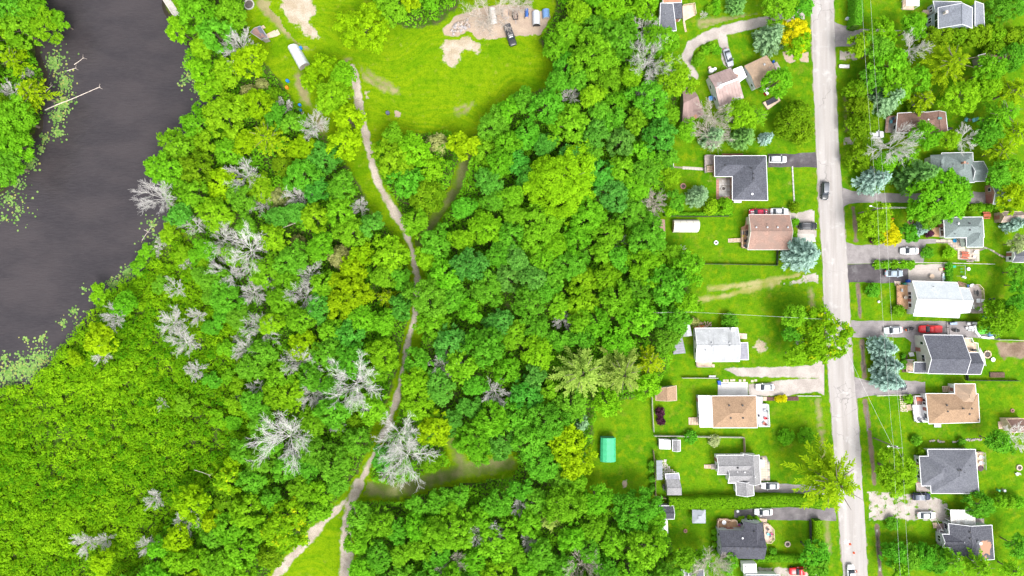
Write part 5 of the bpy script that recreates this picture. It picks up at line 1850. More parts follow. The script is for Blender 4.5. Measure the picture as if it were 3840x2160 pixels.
def windows(root, wq, he, spec, frame=WHITE, base=0.0):
    """spec: (side, fraction, width, height, sill); sides N E S W."""
    idx = {'N': 0, 'E': 1, 'S': 2, 'W': 3}
    c = sum((Vector(p) for p in wq), Vector()) / 4
    for s, fr, w, h, sill in spec:
        a, b = Vector(wq[idx[s]]), Vector(wq[(idx[s] + 1) % 4])
        u = (b - a)
        u.z = 0
        u.normalize()
        n = Vector((-u.y, u.x, 0))
        p = a.lerp(b, fr)
        if (p - c).dot(n) < 0:
            n = -n
        p.z = base + sill
        ang = math.atan2(u.y, u.x)
        pc = p + n * 0.02
        door = sill < 0.2
        o = MB().box(pc, w, 0.09, h, ang).build('door' if door else 'window', frame if not door else M('door_paint', (0.30, 0.12, 0.10), 0.6, 0.1), root)
        if door:
            MB().box(p + n * 0.08 + u * (w * 0.35) + Vector((0, 0, 1.0)), 0.06, 0.06, 0.14, ang).build('handle', STEEL, o)
        else:
            k = 2 if w > 1.3 else 1
            for i in range(k):
                off = (i - (k - 1) / 2) * (w / k)
                MB().box(p + n * 0.04 + u * off + Vector((0, 0, 0.09)), w / k - 0.16, 0.10, h - 0.18, ang).build('pane', GLASS, o)


def vent(root, t, x, y, kind='box', s=0.34, mat=None):
    p = roof_point(root, t, x, y)
    mb = MB()
    if kind == 'box':
        mb.box((p.x, p.y, p.z - 0.15), s, s, 0.32)
        mb.box((p.x, p.y, p.z + 0.17), s * 1.25, s * 1.25, 0.06)
    elif kind == 'pipe':
        mb.lathe([(0.06, -0.15), (0.06, 0.35), (0.09, 0.36), (0.09, 0.42)], p, 8)
    elif kind == 'cap':
        mb.lathe([(s * 0.6, -0.15), (s * 0.6, 0.12), (s, 0.14), (s * 0.9, 0.26), (s * 0.3, 0.34)], p, 10)
    elif kind == 'chimney':
        mb.box((p.x, p.y, p.z - 0.4), s, s, 1.3)
        mb.box((p.x, p.y, p.z + 0.9), s * 1.25, s * 1.25, 0.12)
    elif kind == 'skylight':
        mb.box((p.x, p.y, p.z - 0.2), s * 1.6, s, 0.32)
    mb.build({'box': 'roof_vent', 'pipe': 'vent_pipe', 'cap': 'vent_cap', 'chimney': 'chimney', 'skylight': 'skylight'}[kind], mat or DARK, root)


def deck(root, t, pts, h, mat, rail=(), railmat=None, name='deck', railh=0.95, boards=True):
    q = WL(t, pts, h)
    MB().prism(q, max(0.02, h - 0.16), h).build(name, mat, root)
    if h > 0.35:
        mb = MB()
        for p in inset(q, 0.2):
            mb.box((p.x, p.y, -0.05), 0.12, 0.12, h - 0.08)
        mb.build('deck_post', GREYWOOD, root)
    if rail:
        qi = inset(q, 0.07)
        n = len(q)
        for i in rail:
            mb = MB()
            a, b = qi[i], qi[(i + 1) % n]
            mb.bar(up(a, railh), up(b, railh), 0.11, 0.06)
            mb.bar(up(a, railh * 0.5), up(b, railh * 0.5), 0.05, 0.05)
            mb.bar(up(a, 0.12), up(b, 0.12), 0.05, 0.05)
            L = (b - a).length
            k = max(1, int(L / 1.4))
            for j in range(k + 1):
                p = a.lerp(b, j / k)
                mb.box((p.x, p.y, h - 0.02), 0.09, 0.09, railh)
            mb.build('railing', railmat or mat, root)


def steps(root, t, a, b, width, n, h0, h1, mat):
    """Treads from pixel a (height h0) down to pixel b (height h1)."""
    A, B = W(t, a[0], a[1], h0), W(t, b[0], b[1], h1)
    d = (B - A)
    ang = math.atan2(d.y, d.x)
    L = math.hypot(d.x, d.y)
    for i in range(n):
        p = A.lerp(B, (i + 0.5) / n)
        z = h0 + (h1 - h0) * (i + 0.5) / n
        MB().box((p.x, p.y, z - 0.05), L / n * 0.82, width, 0.05, ang).build('step', mat, root)
    mb = MB()
    s = Vector((-math.sin(ang), math.cos(ang), 0)) * (width / 2 - 0.05)
    for sg in (-1, 1):
        mb.bar(A + s * sg + Vector((0, 0, -0.15)), B + s * sg + Vector((0, 0, 0.02)), 0.06, 0.16)
    mb.build('stringer', mat, root)


def building(name, label, cat, t, x, y):
    p = W(t, x, y, 0)
    return thing(name, label, cat, (p.x, p.y, 0))


R_CHAR = shingle('roof_charcoal', (0.104, 0.108, 0.128), 0.24)
R_DARK = shingle('roof_dark', (0.082, 0.083, 0.100), 0.25)
R_SLATE = shingle('roof_slate', (0.145, 0.150, 0.172), 0.2)
R_GREY = shingle('roof_grey', (0.275, 0.270, 0.275), 0.18)
R_BLUE = shingle('roof_bluegrey', (0.225, 0.240, 0.275), 0.18)
R_GREEN = shingle('roof_greengrey', (0.205, 0.245, 0.240), 0.16)
R_TAN = shingle('roof_tan', (0.40, 0.285, 0.20), 0.16, (0.31, 0.235, 0.175))
R_TAN2 = shingle('roof_tan_warm', (0.335, 0.225, 0.145), 0.14)
R_PINK = shingle('roof_pinkbrown', (0.32, 0.205, 0.165), 0.16, (0.26, 0.185, 0.155))
R_BROWN = shingle('roof_brown', (0.225, 0.140, 0.115), 0.16)
R_WHITE = shingle('roof_white', (0.47, 0.50, 0.52), 0.12, (0.41, 0.44, 0.46))
R_PALE = shingle('roof_pale', (0.44, 0.45, 0.465), 0.14, (0.33, 0.34, 0.35), streak=0.55)
MET_BR = M('metal_brown', (0.34, 0.245, 0.230), 0.55, 0.16, 0.5, col2=(0.40, 0.36, 0.36), metallic=0.15)
MET_RUST = M('metal_rust', (0.285, 0.195, 0.180), 0.6, 0.16, 0.45, col2=(0.42, 0.19, 0.08), thr=(0.56, 0.64), metallic=0.1)
MET_GREY = M('metal_grey', (0.235, 0.235, 0.275), 0.5, 0.12, metallic=0.2)
MET_WHITE = M('metal_white', (0.62, 0.61, 0.58), 0.55, 0.1, 1.5, col2=(0.42, 0.39, 0.36))
SIDE_W = M('siding_white', (0.72, 0.72, 0.73), 0.7, 0.06, 0.8)
SIDE_G = M('siding_grey', (0.42, 0.44, 0.46), 0.7, 0.08, 0.8)
SIDE_T = M('siding_taupe', (0.50, 0.475, 0.44), 0.7, 0.08, 0.8)
SIDE_B = M('siding_blue', (0.30, 0.35, 0.42), 0.7, 0.08, 0.8)
BRICK = M('brick_wall', (0.36, 0.20, 0.14), 0.9, 0.2, 2.5)
LOG = M('log_wall', (0.38, 0.29, 0.22), 0.85, 0.2, 2.0)
STONE = M('patio_stone', (0.42, 0.40, 0.38), 0.9, 0.15, 1.2)
REDST = M('red_stone', (0.42, 0.22, 0.18), 0.9, 0.2, 1.2)
BEIGE = M('beige_slab', (0.55, 0.45, 0.37), 0.9, 0.12, 1.2)


def slabs(name, t, pts, size, mat, z=0.03, label=None, border=None, seed=1, gap=0.035, holes=()):
    """A patio of separate slabs; each slab an object of its own."""
    q = WL(t, pts)
    root = bpy.data.objects.new(name, None)
    COL.objects.link(root)
    c = sum(q, Vector()) / len(q)
    root.location = (c.x, c.y, 0)
    ORG[root.name] = Vector((c.x, c.y, 0))
    tag(root, kind='structure')
    MB().prism(inset(q, 0.06), 0.0, z * 0.6).build('bedding', M('patio_bed', (0.22, 0.19, 0.16), 0.95, 0.2), root)
    d = (q[1] - q[0]).normalized()
    ang = math.atan2(d.y, d.x)
    u, v = Vector((math.cos(ang), math.sin(ang), 0)), Vector((-math.sin(ang), math.cos(ang), 0))
    us = [(p - q[0]).dot(u) for p in q]
    vs = [(p - q[0]).dot(v) for p in q]
    rr = random.Random(seed)
    h = size / 2 - gap / 2
    meshes = []
    for k in range(4):
        mb = MB().box((0, 0, 0), 2 * h, 2 * h, 0.04)
        me = bpy.data.meshes.new('slab')
        me.from_pydata([tuple(p) for p in mb.v], [], mb.f)
        me.materials.append(None)
        meshes.append(me)
    hq = [WL(t, hh) for hh in holes]
    i = min(us) + size / 2
    while i < max(us):
        j = min(vs) + size / 2
        while j < max(vs):
            p = q[0] + u * i + v * j
            s = float(sdpoly(q, np.array([p.x]), np.array([p.y]))[0])
            ok = s > size * 0.35 and all(float(sdpoly(hh, np.array([p.x]), np.array([p.y]))[0]) < 0 for hh in hq)
            if ok:
                o = bpy.data.objects.new('slab', meshes[rr.randrange(4)])
                COL.objects.link(o)
                o.parent = root
                o.location = (p.x - c.x, p.y - c.y, z - 0.03 + rr.uniform(-0.006, 0.006))
                o.rotation_euler = (0, 0, ang)
                o.material_slots[0].link = 'OBJECT'
                o.material_slots[0].material = (border if border and s < size * 1.0 else (mat if rr.random() < 0.75 else M(mat.name + '_worn', (0.34, 0.31, 0.28), 0.9, 0.2, 1.0)))
            j += size
        i += size
    return root


# ---------- cottage at the top, west of the loop
b = building('cottage', 'long grey flat-roofed cottage at the head of the gravel loop', 'house', 'A', 270, 180)
k = block(b, 'A', [(205, 38), (330, 35), (364, 306), (195, 322)], 3.0, 'shed', 0.35, 'W', R_SLATE, SIDE_W, over=0.25)
windows(b, k['wq'], 3, [('S', 0.5, 1.4, 1.1, 1.0), ('E', 0.7, 1.2, 1.0, 1.1), ('W', 0.3, 1.2, 1.0, 1.1)])
k = block(b, 'A', [(334, 32), (420, 26), (427, 182), (353, 187)], 2.7, 'flat', 0, 'EW', R_CHAR, SIDE_W, over=0.2, trim=DARK)
windows(b, k['wq'], 2.7, [('S', 0.5, 0.9, 2.0, 0.05)])
block(b, 'A', [(230, -40), (410, -40), (416, 22), (233, 28)], 3.0, 'shed', 0.4, 'N', shingle('roof_orange', (0.42, 0.22, 0.14), 0.15), SIDE_W, over=0.2)
vent(b, 'A', 250, 140, 'pipe', mat=STEEL)
deck(b, 'A', [(427, 60), (545, 42), (560, 150), (435, 215)], 0.4, PALEWOOD, (0, 1), PALEWOOD)
for a0, b0 in (((440, 205), (462, 322)),):
    steps(b, 'A', a0, b0, 0.5, 6, 0.1, 0.06, PALEWOOD)

# ---------- tan-roofed house
b = building('bungalow', 'square tan-roofed house with pale wall beside the brown metal roof', 'house', 'A', 1220, 730)
k = block(b, 'A', [(1048, 662), (1275, 555), (1392, 786), (1165, 893)], 3.2, 'gable', 0.9, 'EW', R_TAN, M('siding_pale_blue', (0.60, 0.62, 0.66), 0.7, 0.08), over=0.3, trim=None, ridge=False)
windows(b, k['wq'], 3, [('W', 0.18, 0.8, 0.9, 1.2), ('S', 0.35, 1.3, 1.1, 1.0), ('N', 0.6, 0.9, 2.0, 0.05), ('E', 0.5, 1.4, 1.1, 1.0), ('W', 0.7, 0.9, 0.9, 1.2)])
vent(b, 'A', 1250, 650, 'cap', 0.3, STEEL)
vent(b, 'A', 1298, 680, 'pipe', mat=STEEL)
deck(b, 'A', [(1340, 640), (1378, 620), (1418, 690), (1400, 720), (1380, 715)], 0.5, GREYWOOD)
# ---------- brown metal-roofed house
b = building('metal_roof_house', 'house with brown metal roof panels and a white ridge strip', 'house', 'A', 870, 880)
k = block(b, 'A', [(685, 765), (912, 680), (1046, 985), (800, 1075)], 3.0, 'gable', 1.7, 'EW', MET_BR, SIDE_W, over=0.25, panels=8, trim=None, f=0.44)
windows(b, k['wq'], 3, [('W', 0.3, 1.0, 1.0, 1.1), ('W', 0.7, 1.0, 1.0, 1.1), ('S', 0.5, 1.4, 1.1, 1.0), ('N', 0.4, 0.9, 2.0, 0.05)])
s_, rg_ = slopes_of([W('A', x, y, 3.0) for x, y in ((685, 765), (912, 680), (1046, 985), (800, 1075))], 'gable', 1.7, 'EW', 0.44)
MB().bar(up(rg_[0].lerp(rg_[1], 0.2), 0.05), up(rg_[1], 0.05), 0.5, 0.06).build('ridge_flashing', WHITE, b)
k = block(b, 'A', [(940, 700), (1022, 668), (1070, 772), (990, 830)], 2.6, 'flat', 0, 'EW', M('flat_white_roof', (0.72, 0.70, 0.69), 0.7, 0.06, 0.9, col2=(0.30, 0.18, 0.14), thr=(0.52, 0.56)), SIDE_W, over=0.15)
# ---------- rusty shed
b = building('rusty_shed', 'long shed with rust-stained metal roof panels under the trees', 'shed', 'A', 500, 1060)
k = block(b, 'A', [(428, 898), (515, 858), (645, 1150), (420, 1270)], 2.8, 'gable', 1.3, 'EW', MET_RUST, GREYWOOD, over=0.2, panels=5, trim=None, f=0.42)
# ---------- blue-grey house
b = building('two_storey_house', 'blue-grey roofed two-storey house with white trim at the top right', 'house', 'B', 1250, 170)
k = block(b, 'B', [(1070, 78), (1412, 80), (1410, 282), (1072, 284)], 5.4, 'gable', 2.6, 'NS', R_BLUE, SIDE_B, over=0.35)
windows(b, k['wq'], 5.4, [('W', 0.2, 1.2, 1.3, 3.4), ('W', 0.5, 1.8, 1.3, 3.4), ('W', 0.8, 1.2, 1.3, 3.4), ('W', 0.3, 1.4, 1.3, 0.9), ('W', 0.7, 1.4, 1.3, 0.9), ('S', 0.4, 1.3, 1.2, 3.4), ('S', 0.6, 1.3, 1.2, 0.9), ('E', 0.5, 1.3, 1.2, 3.4)])
vent(b, 'B', 1130, 135, 'chimney', 0.5, M('chimney_stone', (0.5, 0.44, 0.4), 0.9, 0.15))
vent(b, 'B', 1345, 120, 'box')
k = block(b, 'B', [(1414, 30), (1524, 42), (1534, 274), (1413, 282)], 3.2, 'shed', 1.0, 'W', R_BLUE, SIDE_B, over=0.3)
k = block(b, 'B', [(1020, 12), (1300, 20), (1300, 60), (1030, 130)], 3.0, 'shed', 0.6, 'S', R_BLUE, SIDE_B, over=0.3)
deck(b, 'B', [(1028, 108), (1088, 100), (1075, 262), (1020, 262)], 2.9, GREYWOOD, (0, 2, 3), WHITE)
windows(b, k['wq'], 3, [('W', 0.5, 1.4, 1.2, 0.9)])
# ---------- brown-roofed house
b = building('brown_roof_house', 'brown shingled house half hidden by trees beside the pale blue chairs', 'house', 'B', 900, 1230)
k = block(b, 'B', [(662, 1140), (1080, 1120), (1090, 1330), (645, 1330)], 3.0, 'hip', 1.5, 'EW', R_BROWN, SIDE_T, over=0.35)
windows(b, k['wq'], 3, [('W', 0.3, 1.2, 1.1, 1.0), ('W', 0.7, 0.9, 2.0, 0.05), ('S', 0.3, 1.5, 1.2, 0.9), ('S', 0.7, 1.5, 1.2, 0.9)])
k = block(b, 'B', [(930, 1135), (1142, 1130), (1168, 1352), (950, 1352)], 3.05, 'gable', 1.55, 'NS', R_BROWN, SIDE_T, over=0.3)
windows(b, k['wq'], 3, [('E', 0.3, 1.4, 1.1, 1.0), ('E', 0.7, 1.4, 1.1, 1.0), ('S', 0.5, 1.5, 1.2, 0.9)])
vent(b, 'B', 1085, 1190, 'skylight', 0.55, M('skylight_glass', (0.10, 0.25, 0.25), 0.2, 0.1))
vent(b, 'B', 965, 1205, 'cap', 0.22, WHITE)
vent(b, 'B', 990, 1250, 'pipe', mat=WHITE)
deck(b, 'B', [(545, 1180), (655, 1165), (645, 1330), (530, 1335)], 0.5, GREYWOOD, (0, 3), M('rail_red', (0.35, 0.16, 0.12), 0.7, 0.15))
# hidden brown roof among the trees
b = building('woodland_cabin', 'low brown-roofed cabin almost hidden by the northern trees', 'shed', 'B', 1600, 590)
k = block(b, 'B', [(1470, 560), (1700, 500), (1740, 600), (1500, 660)], 2.8, 'gable', 1.0, 'EW', R_BROWN, GREYWOOD, over=0.25)
# ---------- green-grey roof
b = building('green_roof_house', 'house with green-grey roof of several gables among trees', 'house', 'D', 1270, 240)
k = block(b, 'D', [(990, 112), (1135, 102), (1135, 380), (1000, 372)], 3.0, 'hip', 1.5, 'NS', R_GREEN, SIDE_W, over=0.35, trim=None)
windows(b, k['wq'], 3, [('W', 0.3, 1.4, 1.1, 1.0), ('W', 0.7, 1.4, 1.1, 1.0)])
k = block(b, 'D', [(1105, 92), (1415, 86), (1432, 385), (1110, 388)], 3.0, 'hip', 2.4, 'NS', R_GREEN, SIDE_W, over=0.35, hipk=0.8)
windows(b, k['wq'], 3, [('S', 0.3, 1.4, 1.1, 1.0), ('S', 0.75, 0.9, 2.0, 0.05), ('E', 0.2, 1.2, 1.1, 1.0)])
k = block(b, 'D', [(1390, 182), (1522, 176), (1538, 372), (1420, 376)], 3.0, 'gable', 1.4, 'EW', R_GREEN, SIDE_W, over=0.3)
windows(b, k['wq'], 3, [('S', 0.6, 1.2, 1.1, 1.0), ('E', 0.5, 1.4, 1.1, 1.0)])
for x, y in ((1340, 105), (1370, 148), (1215, 205), (1100, 205)):
    vent(b, 'D', x, y, 'pipe')
vent(b, 'D', 1310, 192, 'chimney', 0.45, BRICK)
vent(b, 'D', 1360, 195, 'cap', 0.2, REDST)
# ---------- driveway garage
b = building('garage', 'grey-roofed brick garage with white front at the end of the long driveway', 'garage', 'D', 1710, 500)
k = block(b, 'D', [(1606, 392), (1800, 405), (1800, 600), (1622, 602)], 2.9, 'gable', 1.1, 'EW', R_GREEN, BRICK, over=0.3)
windows(b, k['wq'], 3, [('W', 0.25, 2.3, 2.1, 0.05), ('W', 0.75, 1.0, 1.0, 1.1)])
deck(b, 'D', [(1575, 492), (1625, 480), (1622, 590), (1572, 590)], 0.12, STONE, name='ramp')
# ---------- grey L-shaped house with patio
b = building('l_shaped_house', 'grey-roofed L-shaped house with white windows and slab patio', 'house', 'D', 1330, 870)
k = block(b, 'D', [(1125, 740), (1516, 736), (1530, 940), (1137, 944)], 2.9, 'hip', 1.7, 'EW', R_GREEN, SIDE_W, over=0.35)
windows(b, k['wq'], 3, [('W', 0.15, 1.0, 1.2, 0.9), ('W', 0.4, 1.5, 1.3, 0.8), ('W', 0.65, 0.9, 2.0, 0.05), ('W', 0.87, 1.0, 1.2, 0.9), ('E', 0.5, 1.4, 1.1, 1.0), ('N', 0.4, 1.4, 1.1, 1.0), ('S', 0.8, 1.4, 1.2, 0.9)])
k = block(b, 'D', [(1353, 850), (1522, 850), (1521, 1036), (1356, 1037)], 2.86, 'hip', 1.5, 'NS', R_GREEN, SIDE_W, over=0.35)
windows(b, k['wq'], 3, [('S', 0.5, 1.6, 1.2, 0.9), ('W', 0.25, 0.9, 2.0, 0.05), ('E', 0.6, 1.4, 1.1, 1.0)])
for x, y, kd in ((1270, 800, 'cap'), (1382, 798, 'box'), (1385, 865, 'box'), (1482, 835, 'pipe'), (1230, 905, 'pipe')):
    vent(b, 'D', x, y, kd, 0.28, WHITE if kd == 'cap' else DARK)
deck(b, 'D', [(995, 840), (1100, 838), (1105, 935), (1020, 930)], 0.25, WOOD)
slabs('patio', 'D', [(1046, 957), (1345, 957), (1345, 1046), (1528, 1046), (1540, 1060), (1480, 1082), (1480, 1180), (1266, 1166), (1266, 1078), (1226, 1064), (1160, 1001), (1046, 1000)], 0.62, BEIGE, seed=4)
slabs('garden_path', 'D', [(1535, 1030), (1590, 1052), (1640, 1078), (1700, 1112), (1765, 1135), (1752, 1150), (1690, 1130), (1620, 1090), (1570, 1058), (1525, 1050)], 0.42, BEIGE, seed=5)
# log shed
b = building('log_shed', 'log-sided shed with a wood shingle roof beside the blue spruce', 'shed', 'D', 1790, 735)
k = block(b, 'D', [(1700, 680), (1912, 682), (1925, 765), (1705, 786)], 2.6, 'gable', 1.2, 'EW', shingle('roof_cedar', (0.36, 0.29, 0.25), 0.2), LOG, over=0.1, trim=PALEWOOD)
windows(b, k['wq'], 3, [('W', 0.5, 1.0, 1.9, 0.05)])
deck(b, 'D', [(1640, 712), (1702, 682), (1705, 786), (1655, 795)], 0.3, GREYWOOD, (0, 2, 3), LOG)
# far shed
b = building('garden_shed', 'grey-roofed garden shed with a white bay at the end of the curved slab path', 'shed', 'D', 1880, 1130)
k = block(b, 'D', [(1822, 1070), (1960, 1075), (1962, 1190), (1815, 1188)], 2.5, 'gable', 0.9, 'EW', R_SLATE, SIDE_W, over=0.2)
windows(b, k['wq'], 3, [('W', 0.3, 0.8, 1.0, 1.0), ('W', 0.7, 0.9, 1.8, 0.05)])
deck(b, 'D', [(1765, 1090), (1822, 1080), (1822, 1135), (1768, 1135)], 0.2, SIDE_W, (0, 3), WHITE)
# ---------- white-roofed house
b = building('white_roof_house', 'long white-roofed house with decks at both ends', 'house', 'R', 1050, 690)
k = block(b, 'R', [(588, 358), (1395, 385), (1428, 1020), (608, 985)], 3.4, 'gable', 1.9, 'EW', R_WHITE, SIDE_W, over=0.35, ridgemat=R_PALE)
windows(b, k['wq'], 3.4, [('W', 0.28, 1.1, 1.4, 0.9), ('W', 0.45, 0.9, 2.0, 0.05), ('W', 0.60, 1.8, 1.4, 0.9), ('N', 0.4, 1.4, 1.1, 1.0), ('S', 0.3, 1.4, 1.1, 1.0), ('S', 0.7, 1.4, 1.1, 1.0)])
k = block(b, 'R', [(1380, 472), (1605, 492), (1622, 925), (1400, 942)], 3.36, 'gable', 1.5, 'EW', R_WHITE, SIDE_W, over=0.3)
windows(b, k['wq'], 3.4, [('E', 0.3, 1.6, 2.0, 0.05), ('E', 0.75, 1.4, 1.1, 1.0)])
vent(b, 'R', 955, 455, 'pipe')
deck(b, 'R', [(300, 430), (520, 425), (530, 862), (310, 858)], 0.7, WOOD, (0, 2, 3), M('rail_brown', (0.36, 0.20, 0.13), 0.75, 0.15))
deck(b, 'R', [(1610, 470), (1700, 415), (1765, 420), (1835, 500), (1865, 940), (1625, 940)], 0.8, GREYWOOD, (1, 2, 3, 4), PALEWOOD)
steps(b, 'R', (1560, 440), (1400, 395), 1.1, 7, 0.8, 0.1, M('step_brown', (0.33, 0.2, 0.15), 0.8, 0.15))
steps(b, 'R', (345, 430), (285, 445), 0.9, 3, 0.6, 0.1, WOOD)
# ---------- dark grey gabled house
b = building('gabled_house', 'dark grey gabled house with taupe siding in front of the canoe', 'house', 'U', 620, 820)
k = block(b, 'U', [(208, 465), (910, 472), (985, 1172), (290, 1160)], 4.6, 'gable', 2.2, 'EW', R_CHAR, SIDE_T, over=0.35, f=0.60)
windows(b, k['wq'], 4.6, [('W', 0.80, 0.9, 1.3, 2.3), ('W', 0.42, 0.9, 1.3, 2.3), ('W', 0.33, 0.9, 1.3, 2.3), ('N', 0.4, 1.4, 1.1, 2.2), ('S', 0.5, 1.4, 1.1, 1.0), ('W', 0.6, 1.0, 2.0, 0.05)])
k = block(b, 'U', [(22, 955), (300, 958), (308, 1152), (35, 1148)], 3.2, 'shed', 0.5, 'N', R_CHAR, SIDE_T, over=0.3, wallon=False)
mb = MB()
for x, y in ((40, 965), (50, 1135)):
    p = W('U', x, y, 3.0)
    mb.box((p.x, p.y, 0), 0.14, 0.14, 3.1)
mb.build('porch_post', WHITE, b)
k = block(b, 'U', [(960, 790), (1205, 787), (1240, 1174), (975, 1174)], 3.4, 'gable', 1.6, 'EW', R_CHAR, SIDE_T, over=0.3, f=0.48)
windows(b, k['wq'], 3.4, [('E', 0.5, 1.4, 1.2, 0.9)])
vent(b, 'U', 670, 508, 'pipe')
deck(b, 'U', [(920, 512), (1045, 512), (1075, 590), (1150, 600), (1172, 782), (960, 782)], 0.9, PALEWOOD, (0, 1, 2, 3), WHITE)
deck(b, 'U', [(-110, 905), (15, 905), (20, 1140), (-105, 1140)], 0.5, PALEWOOD, (0, 2), WHITE, name='porch')
steps(b, 'U', (5, 850), (-20, 780), 1.2, 4, 0.5, 0.08, WHITE)
# ---------- tan hip house
b = building('tan_hip_house', 'tan hip-roofed house with white front deck east of the road', 'house', 'F', 1220, 1200)
k = block(b, 'F', [(945, 1064), (1470, 1066), (1485, 1350), (975, 1366)], 3.0, 'hip', 1.9, 'EW', R_TAN2, SIDE_W, over=0.35)
windows(b, k['wq'], 3, [('W', 0.2, 1.3, 1.2, 0.9), ('W', 0.45, 0.9, 2.0, 0.05), ('W', 0.72, 1.6, 1.3, 0.8), ('S', 0.3, 1.4, 1.1, 1.0), ('S', 0.7, 1.4, 1.1, 1.0), ('E', 0.5, 1.4, 1.1, 1.0)])
k = block(b, 'F', [(1232, 966), (1440, 966), (1462, 1200), (1245, 1200)], 3.04, 'hip', 1.6, 'NS', R_TAN, SIDE_W, over=0.3)
windows(b, k['wq'], 3, [('W', 0.75, 0.9, 2.0, 0.05), ('N', 0.5, 1.4, 1.1, 1.0)])
for x, y in ((1155, 1178), (1163, 1240), (1318, 1212), (1405, 1212), (1382, 1268), (1470, 1322)):
    vent(b, 'F', x, y, 'box', 0.3)
deck(b, 'F', [(805, 1175), (960, 1175), (968, 1345), (830, 1345)], 0.6, M('deck_white', (0.66, 0.64, 0.64), 0.7, 0.06), (2, 3), WHITE)
deck(b, 'F', [(812, 1080), (945, 1080), (955, 1172), (825, 1172)], 0.5, M('deck_red', (0.32, 0.20, 0.17), 0.75, 0.12), (0, 3), WHITE)
steps(b, 'F', (800, 1200), (755, 1205), 1.5, 4, 0.55, 0.08, PALEWOOD)
steps(b, 'F', (1190, 1015), (1110, 1018), 1.5, 5, 0.9, 0.1, PALEWOOD)
deck(b, 'F', [(1190, 980), (1235, 980), (1240, 1050), (1190, 1050)], 0.9, WHITE, (0, 2), WHITE, name='landing')
deck(b, 'F', [(1030, 1366), (1098, 1366), (1098, 1402), (1028, 1402)], 0.35, STEEL, name='cooling_unit')
# stepping flags
fl = bpy.data.objects.new('flagstone_path', None)
COL.objects.link(fl)
pf = W('F', 715, 1160)
fl.location = (pf.x, pf.y, 0)
ORG[fl.name] = Vector((pf.x, pf.y, 0))
tag(fl, kind='structure')
rr = random.Random(8)
for x in range(692, 760, 19):
    for y in range(1085, 1245, 19):
        c = W('F', x + rr.uniform(-3, 3) + (y - 1160) * 0.05, y + rr.uniform(-3, 3))
        n = rr.choice((5, 6))
        MB().prism([(c.x + 0.24 * rr.uniform(0.75, 1.1) * math.cos(a * 6.283 / n), c.y + 0.24 * rr.uniform(0.75, 1.1) * math.sin(a * 6.283 / n)) for a in range(n)], 0.005, 0.04 + rr.uniform(0, 0.012)).build('flagstone', BEIGE, fl)
# corner shed bottom right
b = building('barn_shed', 'brown barn-shaped shed with tan front at the right edge', 'shed', 'F', 1830, 1390)
k = block(b, 'F', [(1755, 1320), (1960, 1316), (1970, 1450), (1790, 1452)], 2.6, 'gable', 1.2, 'EW', R_BROWN, PALEWOOD, over=0.12, trim=PALEWOOD)
deck(b, 'F', [(1672, 1345), (1730, 1342), (1735, 1415), (1678, 1418)], 0.15, PALEWOOD, name='ramp')
# ---------- grey hip-roofed house lower right
b = building('hip_roof_house', 'grey hip-roofed house with a wooden porch beside the gravel drive', 'house', 'I', 1220, 400)
k = block(b, 'I', [(965, 176), (1442, 176), (1478, 618), (1000, 616)], 3.1, 'hip', 2.5, 'NS', R_SLATE, SIDE_G, over=0.4, hipk=0.85)
windows(b, k['wq'], 3, [('N', 0.4, 1.4, 1.1, 1.0), ('E', 0.3, 1.6, 2.0, 0.05), ('E', 0.7, 1.4, 1.1, 1.0), ('S', 0.3, 1.4, 1.1, 1.0), ('S', 0.7, 1.4, 1.1, 1.0), ('W', 0.1, 1.0, 1.1, 1.0)])
k = block(b, 'I', [(880, 246), (1180, 244), (1185, 542), (902, 541)], 3.06, 'hip', 2.1, 'EW', R_SLATE, SIDE_G, over=0.4)
windows(b, k['wq'], 3, [('W', 0.3, 1.8, 1.3, 0.8), ('W', 0.65, 0.9, 2.0, 0.05), ('W', 0.85, 1.0, 1.1, 1.0)])
for x, y, kd in ((1270, 385, 'box'), (1328, 405, 'pipe'), (1385, 338, 'pipe'), (1295, 383, 'box')):
    vent(b, 'I', x, y, kd, 0.3)
deck(b, 'I', [(828, 256), (900, 256), (905, 540), (990, 545), (990, 600), (852, 600)], 0.35, GREYWOOD)
deck(b, 'I', [(1450, 196), (1520, 200), (1528, 375), (1462, 378)], 0.5, PALEWOOD, (0, 1), GREYWOOD)
# ---------- patched dark roof, bottom right
b = building('patched_roof_house', 'dark-roofed house with a bare brown patch on its shingles', 'house', 'I', 1390, 1090)
R_PATCH = NT('roof_patched')
tc = R_PATCH.n('ShaderNodeTexCoord').outputs['Object']
g1 = R_PATCH.noise(tc, 3.2, 2, 0.7)
cb = R_PATCH.mix(R_PATCH.ramp(g1, 0.36, 0.64), (0.055, 0.057, 0.07), (0.10, 0.102, 0.12))
sx = R_PATCH.n('ShaderNodeVectorMath', operation='DISTANCE')
pc = roof0 = W('I', 1525, 1165, 3.4)
R_PATCH.l(tc, sx.inputs[0])
sx.inputs[1].default_value = (pc.x - ORG[b.name].x, pc.y - ORG[b.name].y, 3.6)
dd = R_PATCH.math('ADD', sx.outputs['Value'], R_PATCH.math('MULTIPLY', R_PATCH.math('SUBTRACT', R_PATCH.noise(tc, 0.55, 3), 0.5), 5.0))
cb = R_PATCH.mix(R_PATCH.ramp(dd, 1.7, 1.95), (0.36, 0.21, 0.14), cb)
R_PATCH.principled(cb, 0.92, 0, 0.2, g1, 0.5, 0.03)
k = block(b, 'I', [(1176, 922), (1608, 938), (1632, 1280), (1196, 1262)], 3.2, 'gable', 1.5, 'NS', R_PATCH.m, SIDE_G, over=0.35, f=0.42)
